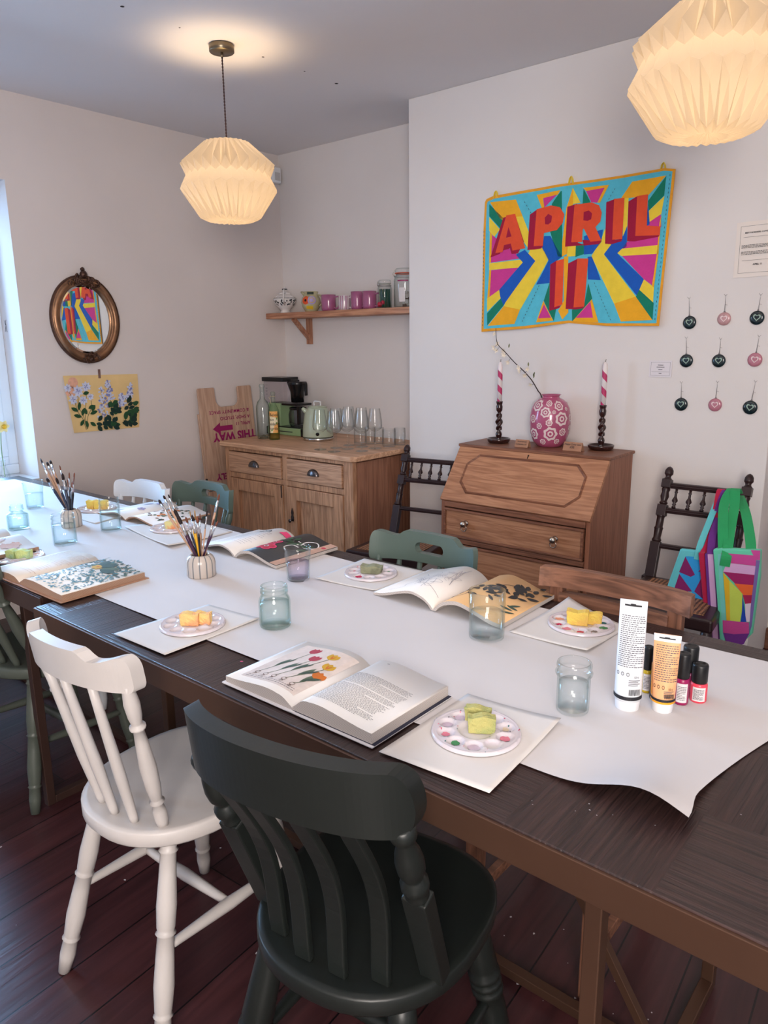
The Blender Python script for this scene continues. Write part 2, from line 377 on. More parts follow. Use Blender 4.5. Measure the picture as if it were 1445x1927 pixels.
# ------------------------------------------------------------------ camera
cd=bpy.data.cameras.new('Camera'); cam=bpy.data.objects.new('Camera',cd); COL.objects.link(cam); scene.camera=cam
cd.sensor_fit='VERTICAL'; cd.sensor_height=36; cd.sensor_width=27; cd.lens=FPX*36/1927
cd.shift_x=0; cd.clip_start=.02
Rm=Matrix((AX,AY,AZ)); cam.matrix_world=Matrix.Translation(CAM)@Rm.to_4x4()
scene.view_settings.view_transform='Standard'; scene.view_settings.look='None'; scene.view_settings.exposure=.45
scene.cycles.max_bounces=10; scene.cycles.transparent_max_bounces=24; scene.cycles.caustics_refractive=False; scene.cycles.caustics_reflective=False
scene.cycles.sample_clamp_indirect=6
# ================================================================== TABLES
M_bronze=mat('bronze_metal',(92,66,52),rough=.42,metal=.55,var=.1,vs=6,bump=.05)
M_bronze_dark=mat('dark_bronze_metal',(70,50,44),rough=.45,metal=.4,var=.1,vs=6)
def parquet():
    m,nt,N,L,b=_new('parquet_table_top')
    tc=N.new('ShaderNodeTexCoord')
    sh=N.new('ShaderNodeMapping'); sh.inputs['Location'].default_value=(.03,.02,0.013); L.new(tc.outputs['Object'],sh.inputs['Vector'])
    ck=N.new('ShaderNodeTexChecker'); ck.inputs['Scale'].default_value=1/.215; L.new(sh.outputs['Vector'],ck.inputs['Vector'])
    def grain(sx,sy):
        mp=N.new('ShaderNodeMapping'); mp.inputs['Scale'].default_value=(sx,sy,1); L.new(sh.outputs['Vector'],mp.inputs['Vector'])
        nz=N.new('ShaderNodeTexNoise'); nz.inputs['Scale'].default_value=3; nz.inputs['Detail'].default_value=7; nz.inputs['Distortion'].default_value=.5; L.new(mp.outputs['Vector'],nz.inputs['Vector']); return nz
    g1,g2=grain(2.5,70),grain(70,2.5)
    mx=N.new('ShaderNodeMix'); L.new(ck.outputs['Fac'],mx.inputs[0]); L.new(g1.outputs['Fac'],mx.inputs[2]); L.new(g2.outputs['Fac'],mx.inputs[3])
    rp=N.new('ShaderNodeValToRGB'); e=rp.color_ramp.elements; e[0].position=.3; e[0].color=lin((34,22,22)); e[1].position=.75; e[1].color=lin((76,52,48)); L.new(mx.outputs[0],rp.inputs['Fac'])
    c2=N.new('ShaderNodeMix'); c2.data_type='RGBA'; c2.blend_type='MULTIPLY'; c2.inputs[0].default_value=.5; L.new(rp.outputs['Color'],c2.inputs[6])
    br=N.new('ShaderNodeTexNoise'); br.inputs['Scale'].default_value=1.1; L.new(sh.outputs['Vector'],br.inputs['Vector']); L.new(br.outputs['Fac'],c2.inputs[7])
    L.new(c2.outputs[2],b.inputs['Base Color']); b.inputs['Roughness'].default_value=.36; b.inputs['Specular IOR Level'].default_value=.55
    bp=N.new('ShaderNodeBump'); bp.inputs['Strength'].default_value=.55; bp.inputs['Distance'].default_value=.003; L.new(mx.outputs[0],bp.inputs['Height']); L.new(bp.outputs['Normal'],b.inputs['Normal'])
    return m
M_top=parquet()
ZT=.76
def table(name_lab,x0,x1,y0,y1,legs_x,label,bm_,beam=None,brace=None,ly=None):
    cx,cy=(x0+x1)/2,(y0+y1)/2; t=thing('dining_table',label,'table',(cx,cy,0))
    o=(-cx,-cy,0); M=T(*o)
    MB().box((cx,cy,ZT-.016),(x1-x0-.008,y1-y0-.008,.032),M=M).build('tabletop',M_top,t,bevel=.002)
    ap=MB(); h=.052
    for c,s in (((cx,y0+.002,ZT-.003-h/2),(x1-x0,.006,h)),((cx,y1-.002,ZT-.003-h/2),(x1-x0,.006,h)),((x0+.002,cy,ZT-.003-h/2),(.006,y1-y0-.008,h)),((x1-.002,cy,ZT-.003-h/2),(.006,y1-y0-.008,h)),((cx,cy,ZT-.045),(x1-x0-.02,y1-y0-.02,.012))): ap.box(c,s,M=M)
    ap.build('apron',bm_,t,bevel=.001)
    ya,yb=(y0+.06,y1-.16)
    for lx in legs_x:
        if ly and lx in ly: ya,yb=ly[lx]
        else: ya,yb=(y0+.06,y1-.16)
        for y in (ya,yb): MB().box((lx,y,(ZT-.05)/2),(.026,.026,ZT-.05),M=M).build('leg',bm_,t,bevel=.002)
        MB().box((lx,(ya+yb)/2,.0135),(.026,yb-ya-.026,.026),M=M).build('foot_rail',bm_,t,bevel=.002)
    if beam:
        MB().box(((legs_x[0]+legs_x[1])/2,1.26,.0135),(abs(legs_x[1]-legs_x[0])-.04,.024,.024),M=M).build('floor_beam',bm_,t,bevel=.002)
        for a,s in ((max(legs_x),-1),(min(legs_x),1)):
            MB().bar(M@Vector((a+s*.03,1.26,.035)),M@Vector((a+s*.46,1.26,ZT-.05)),.018,.018,0,(0,1,0)).build('brace',bm_,t,bevel=.001)
    return t
table('',-1.868,.13,.797,1.675,(-.346,-1.78),'long dark parquet-topped table with bronze frame, nearest the camera',M_bronze,beam=True,ly={-1.78:(1.11,1.515)})
table('',-3.90,-1.925,.842,1.675,(-2.165,-3.66),'second dark table at the window end, set slightly back from the near table',M_bronze_dark,beam=True)
# ================================================================== CHAIRS
def arcboard(mb,hw,sag,zt,zb,y0,lean,th,n=44,hole=None,mi=0,M=None,z0=None):
    """curved chair rail: zt(u),zb(u) outline; hole=(half,zlo,zhi)"""
    z0=z0 if z0 is not None else zb(0); us=[-1+2*i/n for i in range(n+1)]; us=sorted(set(us+[s*(1-k) for s in (-1,1) for k in (.001,.003,.006,.01,.015,.022,.03,.04,.055,.07)]))
    if hole: us=sorted(set(us+[-hole[0],hole[0]]+[hole[0]*c*s for s in (-1,1) for c in (.98,.93,.85,.75)]))
    rows=[]
    for u in us:
        a,b=zb(u),zt(u); mid=(a+b)/2
        if hole:
            hm=(hole[1]+hole[2])/2; k=abs(u)/hole[0]
            if k<1:
                e=max(0,1-((k-.7)/.3)**2)**.5 if k>.7 else 1
                lo,hi=hm-(hm-hole[1])*e,hm+(hole[2]-hm)*e
            else: lo=hi=hm
            lo=min(max(lo,a),b); hi=min(max(hi,a),b)
            rows.append((u,(a,lo,hi,b)))
        else: rows.append((u,(a,mid,mid,b)))
    def pt(u,z,s): return (hw*math.sin(u*1.15)/math.sin(1.15), y0+sag*u*u-lean*(z-z0)+s*th/2, z)
    v=[];f=[]
    for u,zs in rows:
        for s in (-1,1):
            for z in zs: v.append(pt(u,z,s))
    def I(i,s,k): return i*8+s*4+k
    for i in range(len(rows)-1):
        z1,z2=rows[i][1],rows[i+1][1]
        for k in (0,2):
            f.append((I(i,0,k),I(i+1,0,k),I(i+1,0,k+1),I(i,0,k+1))); f.append((I(i,1,k),I(i,1,k+1),I(i+1,1,k+1),I(i+1,1,k)))
        f.append((I(i,0,0),I(i,1,0),I(i+1,1,0),I(i+1,0,0))); f.append((I(i,0,3),I(i+1,0,3),I(i+1,1,3),I(i,1,3)))
        if (z1[2]-z1[1]>1e-6) or (z2[2]-z2[1]>1e-6):
            f.append((I(i,0,1),I(i+1,0,1),I(i+1,1,1),I(i,1,1))); f.append((I(i,0,2),I(i,1,2),I(i+1,1,2),I(i+1,0,2)))
    f.append((I(0,0,0),I(0,0,1),I(0,0,2),I(0,0,3),I(0,1,3),I(0,1,2),I(0,1,1),I(0,1,0))); e=len(rows)-1
    f.append((I(e,0,0),I(e,1,0),I(e,1,1),I(e,1,2),I(e,1,3),I(e,0,3),I(e,0,2),I(e,0,1)))
    mb.add(v,f,mi,False,M); return mb,pt
BAMBOO=[(.013,0),(.015,.03),(.0175,.06),(.0165,.075),(.0205,.085),(.0165,.095),(.018,.2),(.021,.33),(.019,.425),(.017,.44),(.0215,.45),(.017,.46),(.019,.55),(.0215,.68),(.018,.79),(.0165,.80),(.0205,.81),(.0165,.82),(.018,.9),(.0135,1)]
HEAVY=[(.021,0),(.024,.1),(.027,.25),(.029,.38),(.026,.405),(.031,.42),(.031,.44),(.026,.45),(.031,.46),(.031,.48),(.026,.49),(.031,.50),(.031,.52),(.026,.535),(.028,.6),(.027,.75),(.022,.9),(.019,1)]
POST=[(.010,0),(.0115,.04),(.0145,.12),(.013,.2),(.010,.245),(.0095,.255),(.015,.268),(.015,.28),(.0095,.295),(.012,.38),(.016,.55),(.0145,.70),(.011,.785),(.0095,.795),(.015,.81),(.0095,.825),(.013,.88),(.013,.94),(.011,1)]
SPIN=[(.0075,0),(.009,.2),(.0115,.65),(.009,.95),(.008,1)]
STR=[(.009,0),(.010,.1),(.0145,.5),(.010,.9),(.009,1)]
def seat_mb(a,b,H,th=.036,front=1.0,dish=.010):
    mb=MB(); n=48; out=[]
    for i in range(n):
        t=2*PI*i/n; c,s=math.cos(t),math.sin(t); e=.72 if s>0 else .86
        x=a*math.copysign(abs(c)**e,c)*(1+.05*front*s); y=b*math.copysign(abs(s)**e,s); out.append((x,y))
    prof=[(0,H-dish),(.3,H-dish),(.6,H-dish*.85),(.82,H-dish*.35),(.93,H-.001),(.985,H-.001),(1,H-.005),(1,H-th+.006),(.985,H-th+.001),(.9,H-th),(0,H-th)]
    v=[(x*s,y*s,z) for s,z in prof for x,y in out]; f=[]
    for k in range(len(prof)-1):
        for i in range(n):
            j=(i+1)%n; f.append((k*n+i,k*n+j,(k+1)*n+j,(k+1)*n+i))
    mb.add(v,f,0,True); return mb
def ease(x): return x*x*(3-2*x)
def windsor(label,group,M_,loc,rz,H=.455,hw=.20,sag=.055,crest='scoop',zc=.80,ch=.085,hole=False,nsp=4,legs=BAMBOO,a=.205,b=.205,yb=-.235,lean=.16,posts=POST,slat=False,psp=.15,splay=1.0,th=.024,spr=1.0,rsp=.075):
    t=thing('dining_chair',label,'chair',loc,rz,group)
    seat_mb(a,b,H).build('seat',M_,t,merge=True)
    if crest=='scoop':
        def zt(u):
            k=abs(u); z=zc+ch
            z-=.019*ease(min(1,max(0,(k-.36)/.16))); z+=.012*ease(min(1,max(0,(k-.55)/.35)))
            if k>.88: z-=(ch*.42)*(1-math.sqrt(max(0,1-((k-.88)/.12)**2)))
            return z
        def zb(u):
            k=abs(u); z=zc-.008*k*k
            if k>.93: z+=(ch*.25)*(1-math.sqrt(max(0,1-((k-.93)/.07)**2)))
            return z
    else:
        def zt(u):
            k=abs(u); z=zc+ch-.012*k*k
            if k>.80: z-=(ch*.62)*(1-math.sqrt(max(0,1-((k-.80)/.20)**2)))
            return z
        def zb(u):
            k=abs(u); z=zc+.030*ease(min(1,max(0,(1-k)/.3)))*0+.006*math.cos(k*3)
            if k>.86: z+=(ch*.36)*(1-math.sqrt(max(0,1-((k-.86)/.14)**2)))
            return z
    mb,pt=arcboard(MB(),hw,sag,zt,zb,yb,lean,th,hole=(.22,zc+ch*.30,zc+ch*.66) if hole else None)
    mb.build('crest_rail',M_,t,bevel=.004,merge=True)
    mem=[(-1,True)]+[(-1+2*(i+1)/(nsp+1),False) for i in range(nsp)]+[(1,True)]
    for s,post in mem:
        ut=s*(.84 if post else .80); tx,ty,tz=pt(ut,zb(ut)+.012,0)
        bx=s*psp*(1 if slat else 1); by=-b*math.sqrt(max(0,1-(bx/a)**2))*.86+.012
        if slat and not post:
            n=14; pts=[]
            for k in range(n+1):
                q=k/n; x=tx+(bx-tx)*q; y=ty+(by-ty)*q+.034*math.sin(q*PI)**1.3; z=tz+(H-.004-tz)*q
                pts.append((x,y,z))
            MB().ribbon(pts,.032,.013,(1,0,0)).build('slat',M_,t,bevel=.003)
        elif post:
            if slat:
                p0=Vector((tx,ty,tz)); p1=Vector((bx,by,H-.004)); pm=p0.lerp(p1,.42)
                m2=MB().turn(p0,pm,[(.014,0),(.019,.06),(.019,.13),(.013,.18),(.012,.22),(.018,.36),(.021,.5),(.020,.62),(.013,.72),(.021,.79),(.021,.86),(.016,.93),(.019,1)],16)
                m2.bar(pm,p1,.040,.030,0,(0,1,0)); m2.build('back_post',M_,t,bevel=.003)
            else: MB().turn((tx,ty,tz),(bx,by,H-.006),[(r*spr,q) for r,q in posts],14).build('back_post',M_,t)
        else: MB().turn((tx,ty,tz),(bx,by,H-.006),[(r*spr,q) for r,q in SPIN],12).build('spindle',M_,t)
    A=[]
    for sx in (-1,1):
        for sy in (-1,1):
            p0=Vector((sx*a*.62,sy*b*.60,H-.02)); p1=Vector((sx*(a*.62+.062*splay),sy*(b*.60+(rsp if sy<0 else .05)*splay),0)); A.append((p0,p1))
            MB().turn(p0,p1,legs,14).build('leg',M_,t)
    def on(i,q): return A[i][0].lerp(A[i][1],q)
    l,r=(on(0,.52),on(1,.56)),(on(2,.52),on(3,.56))
    for p,q in (l,r): MB().turn(p,q,STR,10).build('stretcher',M_,t)
    MB().turn(l[0].lerp(l[1],.5),r[0].lerp(r[1],.5),STR,10).build('stretcher',M_,t)
    return t
def paint(name,c,wear=None,rough=.38):
    m=mat(name,c,rough=rough,var=.07,vs=7,bump=.08,bs=35,spec=.5)
    if wear:
        nt=m.node_tree;N=nt.nodes;L=nt.links;b=N['Principled BSDF']; src=b.inputs['Base Color'].links[0].from_socket
        tc=N.new('ShaderNodeTexCoord'); n=N.new('ShaderNodeTexNoise'); n.inputs['Scale'].default_value=11; n.inputs['Detail'].default_value=6; n.inputs['Roughness'].default_value=.7; L.new(tc.outputs['Object'],n.inputs['Vector'])
        r=N.new('ShaderNodeValToRGB'); r.color_ramp.elements[0].position=.735; r.color_ramp.elements[1].position=.75; L.new(n.outputs['Fac'],r.inputs['Fac'])
        mx=N.new('ShaderNodeMix'); mx.data_type='RGBA'; mx.inputs[7].default_value=lin(wear); L.new(r.outputs['Color'],mx.inputs[0]); L.new(src,mx.inputs[6]); L.new(mx.outputs[2],b.inputs['Base Color'])
    return m
M_cw=paint('white_chair_paint',(200,194,190)); M_cg=paint('dark_sage_chair_paint',(28,32,30),(112,78,56)); M_cg2=paint('sage_chair_paint',(88,104,96)); M_cwf=paint('far_white_chair_paint',(214,216,220))
M_cg3=paint('olive_grey_chair_paint',(82,88,80))
windsor('white painted spindle-back chair with bamboo-turned legs at the near side of the table',None,M_cw,(-1.338,.855,0),math.radians(3),H=.462,hw=.168,sag=.058,zc=.802,ch=.074,nsp=3,a=.195,b=.215,rsp=.105,yb=-.252,lean=.14,psp=.115,spr=1.06,th=.027)
windsor('dark sage-grey chair with broad curved top rail and bowed slats, nearest the camera',None,M_cg,(-.748,.845,0),math.radians(9.5),H=.455,hw=.198,sag=.074,crest='round',zc=.795,ch=.105,nsp=4,legs=HEAVY,a=.198,b=.205,yb=-.268,lean=.12,slat=True,psp=.165,th=.032,splay=1.1)
windsor('green chair with handgrip slot in its top rail, in front of the drop-front bureau',None,M_cg2,(-1.30,1.52,0),math.radians(180),H=.45,hw=.195,sag=.055,zc=.755,ch=.092,hole=True,nsp=4,yb=-.235,lean=.10,psp=.145)
windsor('green chair with handgrip slot in its top rail, beside the pine cupboard',None,M_cg2,(-2.545,1.64,0),math.radians(180),H=.45,hw=.195,sag=.055,zc=.755,ch=.092,hole=True,nsp=4,yb=-.235,lean=.10,psp=.145)
windsor('white spindle-back chair on the far side of the table below the flower painting',None,M_cwf,(-2.80,1.51,0),math.radians(180),H=.45,hw=.195,sag=.05,zc=.768,ch=.075,nsp=4,yb=-.235,lean=.10,psp=.145)
windsor('olive-grey spindle chair at the left end, half out of the picture behind a table leg',None,M_cg3,(-2.35,1.035,0),math.radians(3),H=.455,hw=.195,sag=.06,zc=.77,ch=.088,nsp=4,a=.205,b=.205,yb=-.275,lean=.12,psp=.15,spr=1.2)
# ---- plain wooden chair
M_oldwood=wood('worn_brown_wood',(86,56,42),(142,98,76),'x',1.3,.5)
M_oldwood_z=wood('worn_brown_wood_upright',(80,52,40),(130,88,68),'z',1.3,.5)
t=thing('dining_chair','plain brown wooden chair with straight rails, right of the bureau and tucked under the table','chair',(-.690,1.49,0),math.radians(180))
for s in (-1,1):
    MB().bar((s*.150,-.175,0),(s*.152,-.205,.80),.036,.028,0,(0,1,0)).build('back_post',M_oldwood_z,t,bevel=.003)
    MB().bar((s*.15,.17,0),(s*.15,.17,.43),.036,.036).build('leg',M_oldwood_z,t,bevel=.003)
    MB().bar((s*.15,-.16,.11),(s*.15,.16,.11),.02,.03).build('stretcher',M_oldwood,t,bevel=.002)
MB().bar((-.14,-.172,.25),(.14,-.172,.25),.02,.03).build('stretcher',M_oldwood,t,bevel=.002)
MB().box((0,0,.44),(.36,.38,.022)).build('seat',M_oldwood,t,bevel=.006)
def zt(u): return .845
def zb(u): return .795
mb,_=arcboard(MB(),.192,.03,zt,zb,-.215,.1,.026,n=20); mb.build('top_rail',M_oldwood,t,bevel=.004,merge=True)
mb,_=arcboard(MB(),.14,.012,lambda u:.79-.006,lambda u:.745,-.203,.1,.02,n=14); mb.build('back_rail',M_oldwood,t,bevel=.003,merge=True)
mb,_=arcboard(MB(),.14,.012,lambda u:.66,lambda u:.61,-.19,.1,.02,n=14); mb.build('back_rail',M_oldwood,t,bevel=.003,merge=True)
# ---- dark turned chairs with cane seats
M_dark=mat('dark_turned_wood',(46,28,28),rough=.35,var=.25,vs=9,spec=.5)
def cane():
    m,nt,N,L,b=_new('woven_cane'); tc=N.new('ShaderNodeTexCoord')
    mp=N.new('ShaderNodeMapping'); mp.inputs['Rotation'].default_value=(0,0,.785); mp.inputs['Scale'].default_value=(1,1,1); L.new(tc.outputs['Object'],mp.inputs['Vector'])
    ck=N.new('ShaderNodeTexChecker'); ck.inputs['Scale'].default_value=90; L.new(mp.outputs['Vector'],ck.inputs['Vector'])
    ck.inputs['Color1'].default_value=lin((170,120,84)); ck.inputs['Color2'].default_value=lin((60,36,26)); L.new(ck.outputs['Color'],b.inputs['Base Color']); b.inputs['Roughness'].default_value=.6
    return m
M_cane=cane()
def dark_chair(label,loc,rz):
    t=thing('side_chair',label,'chair',loc,rz,)
    HS=.45; w=.168; fw=.195
    # seat frame: front wider
    o=[(-w,-.19),(w,-.19),(fw,.20),(-fw,.20)]; MB().prism([(x*1.02,y*1.02) for x,y in o],HS-.05,HS,).build('seat',M_dark,t,bevel=.01,seg=3)
    MB().prism([(x*.8,y*.82) for x,y in o],HS,HS+.003).build('cane_panel',M_cane,t)
    def Y(z): return -.19-.17*max(0,(z-HS))/.45*.9
    for s in (-1,1):
        m=MB(); X=lambda z: s*(w-.012+.0*z)
        m.bar((s*w,-.18,0),(s*w,-.19,HS),.034,.034,0,(0,1,0))
        m.bar((X(0),Y(HS),HS-.02),(X(0),Y(.60),.60),.040,.030,0,(0,1,0))
        m.turn((X(0),Y(.60),.60),(X(0),Y(.72),.72),[(.017,0),(.020,.06),(.015,.15),(.017,.45),(.019,.5),(.015,.56),(.015,.9),(.019,.95),(.017,1)],14)
        m.bar((X(0),Y(.715),.715),(X(0),Y(.765),.765),.038,.034,0,(0,1,0))
        m.turn((X(0),Y(.765),.765),(X(0),Y(.845),.845),[(.013,0),(.018,.1),(.012,.2),(.018,.45),(.014,.7),(.018,.85),(.013,1)],14)
        m.bar((X(0),Y(.84),.84),(X(0),Y(.878),.878),.038,.034,0,(0,1,0))
        m.turn((X(0),Y(.878),.878),(X(0),Y(.935),.935),[(.018,0),(.011,.15),(.012,.28),(.018,.42),(.017,.7),(.010,.92),(.002,1)],14)
        m.build('back_post',M_dark,t,bevel=.002)
        MB().turn((s*(fw-.02),.18,HS-.04),(s*(fw-.02),.18,0),[(.019,0),(.021,.1),(.015,.16),(.021,.24),(.019,.5),(.015,.6),(.02,.66),(.013,.9),(.016,1)],14).build('leg',M_dark,t)
        MB().turn((s*.175,-.17,.2),(s*.175,.17,.2),STR,10).build('stretcher',M_dark,t)
    for z,h in ((.852,.026),(.742,.026),(.585,.022)):
        MB().box((0,Y(z),z),(2*w-.05,.020,h)).box((0,Y(z)-.0,z+.0),(2*w-.052,.026,h*.4)).build('back_rail',M_dark,t,bevel=.003)
    for i in range(5):
        x=(i-2)*.056
        MB().turn((x,Y(.838),.838),(x,Y(.755),.755),[(.006,0),(.005,.12),(.008,.16),(.005,.22),(.0055,.4),(.012,.58),(.012,.64),(.005,.75),(.009,.82),(.005,.88),(.009,.94),(.008,1)],10).build('spindle',M_dark,t)
    MB().turn((-.17,.0,.2),(.17,.0,.2),STR,10).build('stretcher',M_dark,t)
    for ch in t.children:
        if ch.name.split('.')[0] in ('back_post','back_rail','spindle'):
            for v in ch.data.vertices:
                if v.co.z>HS: v.co.z=HS+(v.co.z-HS)*.905
    return t
dark_chair('dark turned-spindle chair with cane seat, holding the bright tote bags against the wall',(-.905,2.80,0),PI+math.radians(2))
dark_chair('dark turned-spindle chair with cane seat, between the pine cupboard and the bureau',(-2.19,2.72,0),PI+math.radians(10))
# ================================================================== PINE CUPBOARD
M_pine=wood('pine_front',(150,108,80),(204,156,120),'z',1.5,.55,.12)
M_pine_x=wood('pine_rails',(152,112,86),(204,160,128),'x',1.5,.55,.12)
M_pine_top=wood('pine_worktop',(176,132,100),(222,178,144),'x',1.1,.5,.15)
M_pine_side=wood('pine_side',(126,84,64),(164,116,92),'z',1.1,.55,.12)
M_iron=mat('dark_iron',(96,92,94),rough=.25,metal=.9,var=.2)
M_gap=mat('shadow_gap_wood',(30,20,16),rough=.9,var=0)
t=thing('cupboard','stripped pine cupboard with two drawers and two panelled doors in the alcove','cupboard',(-3.21,3.26,0)); o=T(3.21,-3.26,0)
X0,X1,F=-3.755,-2.665,2.905
m=MB(); m.box(((X0+X1)/2,3.26,.43),(X1-X0,.66,.70),M=o@T(0,.0,0))
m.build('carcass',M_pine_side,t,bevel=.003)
sl=MB().prism([(-3.79,2.885),(-3.775,2.87),(-2.66,2.87),(-2.635,2.893),(-2.635,3.61),(-3.79,3.61)],.79,.82,M=o); sl.build('worktop',M_pine_top,t,bevel=.006,seg=3)
fr=MB(); D=.03; y=F+D/2
for x0,x1,z0,z1 in ((X0,-3.715,.02,.79),(-2.735,X1,.02,.79),(-3.715,-2.735,.768,.79),(-3.715,-2.735,.60,.632),(-3.225,-3.185,.632,.768),(-3.715,-2.735,.02,.09),(-3.222,-3.190,.09,.60)):
    fr.box(((x0+x1)/2,y-.012,(z0+z1)/2),(x1-x0,D,z1-z0),M=o)
fr.build('face_frame',M_pine,t,bevel=.002)
MB().box((-3.225,F+.03,.42),(.98,.01,.68),M=o).build('dark_recess',M_gap,t)
for x0,x1 in ((-3.711,-3.229),(-3.181,-2.739)):
    d=MB().box(((x0+x1)/2,F-.006,.699),(x1-x0-.006,.03,.126),M=o).build('drawer',M_pine_x,t,bevel=.003)
    cx=(x0+x1)/2; q=MB(); n=14; prof=[(math.cos(a),math.sin(a)) for a in [PI*i/n for i in range(n+1)]]
    v=[];f=[]
    for j in range(6):
        b=j/5*PI/2
        for c,s in prof: v.append((cx+.045*c*math.cos(b)**.8, F-.021-.024*math.sin(b), .686+.038*s*math.cos(b)**.8))
    for j in range(5):
        for i in range(n): f.append((j*(n+1)+i,j*(n+1)+i+1,(j+1)*(n+1)+i+1,(j+1)*(n+1)+i))
    q.add(v,f,0,True,o); q.bar(o@Vector((cx-.046,F-.0215,.6865)),o@Vector((cx+.046,F-.0215,.6865)),.003,.004)
    q.build('cup_handle',M_iron,d,recalc=True)
for x0,x1,kx in ((-3.711,-3.226,-3.235),(-3.186,-2.739,-3.165)):
    z0,z1=.095,.596; d=MB(); w=.075
    for a,b,c,e in ((x0,x0+w,z0,z1),(x1-w,x1,z0,z1),(x0+w,x1-w,z1-w,z1),(x0+w,x1-w,z0,z0+w)): d.box(((a+b)/2,F-.004,(c+e)/2),(b-a,.028,e-c),M=o)
    d.box(((x0+x1)/2,F+.012,(z0+z1)/2),(x1-x0-2*w,.012,z1-z0-2*w),M=o)
    do=d.build('door',M_pine,t,bevel=.0025)
    kh=MB(); 
    if kx>-3.2:
        kh.prism([(-.010,-.035),(.010,-.035),(.012,-.01),(.006,.0),(.010,.015),(.005,.03),(.0,.045),(-.005,.03),(-.010,.015),(-.006,0),(-.012,-.01)],0,.003,M=o@T(kx+.02,F-.021,.43)@RX(PI/2)); kh.lathe([(.004,0),(.004,.018),(.011,.02),(.011,.024),(.0,.025)],10,M=o@T(kx+.02,F-.022,.40)@RX(PI/2)); kh.build('key_plate',M_iron,do)
    else:
        kh.box((kx,F-.02,.56),(.006,.006,.075),M=o); kh.build('latch',M_iron,do,bevel=.001)
# ================================================================== BUREAU
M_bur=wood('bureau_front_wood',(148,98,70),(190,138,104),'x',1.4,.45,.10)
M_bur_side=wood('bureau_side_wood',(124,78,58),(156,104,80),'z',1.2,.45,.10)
M_bur_edge=wood('bureau_moulding_wood',(104,66,50),(146,98,74),'x',1.4,.45,.10)
M_nick=mat('polished_nickel',(200,190,178),rough=.15,metal=1,var=0)
bx0,bx1,by,yf,zl,zt_,yt=-2.055,-1.287,3.275,2.855,.675,.925,3.02
t=thing('bureau','wooden drop-front bureau holding the candlesticks and pink vase','bureau',((bx0+bx1)/2,3.06,0)); o=T(-(bx0+bx1)/2,-3.06,0)
sidep=[(yf,.0),(by,.0),(by,zt_-.012),(yt+.01,zt_-.012),(yf+.006,zl)]
def yz(pts,x0,x1,name,m_,bev=.002,par=None):
    mb=MB().prism(pts,x0,x1,M=o@Matrix(((0,0,1,0),(1,0,0,0),(0,1,0,0),(0,0,0,1)))); return mb.build(name,m_,par or t,bevel=bev)
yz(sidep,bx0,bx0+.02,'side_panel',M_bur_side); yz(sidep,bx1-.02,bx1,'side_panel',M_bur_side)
yz([(yf+.03,.02),(by-.005,.02),(by-.005,zt_-.03),(yt+.03,zt_-.03),(yf+.04,zl-.01)],bx0+.02,bx1-.02,'back_carcass',M_gap,0)
MB().box(((bx0+bx1)/2,(yt+by)/2-.002,zt_-.007),(bx1-bx0+.016,by-yt+.012,.014),M=o).build('top_board',M_bur_edge,t,bevel=.003)
# sloping lid in its own frame
p0=Vector(((bx0+bx1)/2,yf-.006,zl)); p1=Vector(((bx0+bx1)/2,yt-.002,zt_-.012)); L_=(p1-p0).length; dy=(p1-p0).normalized(); nx=Vector((1,0,0)); nn=nx.cross(dy)
ML=Matrix((nx,dy,nn)).transposed().to_4x4(); ML.translation=p0
W_=bx1-bx0; lid=MB().box((0,L_/2,-.008),(W_+.004,L_,.018),M=o@ML).build('drop_lid',M_bur,t,bevel=.003)
def octo(hw,y0,y1,c): return [(-hw+c,y0),(hw-c,y0),(hw,y0+c),(hw,y1-c),(hw-c,y1),(-hw+c,y1),(-hw,y1-c),(-hw,y0+c)]
A_=octo(.312,.045,L_-.035,.055); B_=octo(.300,.057,L_-.047,.050)
m=MB(); n=8; v=[(*p,.001) for p in A_]+[(*p,.007) for p in [(x*.985,(y-L_/2)*.96+L_/2) for x,y in A_]]+[(*p,.001) for p in B_]
f=[(i,(i+1)%n,n+(i+1)%n,n+i) for i in range(n)]+[(n+i,n+(i+1)%n,2*n+(i+1)%n,2*n+i) for i in range(n)]
m.add(v,f,0,False,o@ML); m.build('lid_moulding',M_bur_edge,lid)
MB().lathe([(.004,0),(.004,.0015),(0,.0015)],10,o@ML@T(-.0,L_-.018,.001)).box((0,L_-.026,.0015),(.004,.014,.002),M=o@ML).build('keyhole',M_gap,lid)
rails=MB()
for z0,z1 in ((.640,.667),(.468,.492),(.285,.305),(.055,.075)): rails.box(((bx0+bx1)/2,yf+.010,(z0+z1)/2),(W_-.04,.022,z1-z0),M=o)
rails.build('rail',M_bur_edge,t,bevel=.003)
MB().box(((bx0+bx1)/2,yf+.012,.03),(W_,.03,.06),M=o).build('plinth',M_bur_edge,t,bevel=.004)
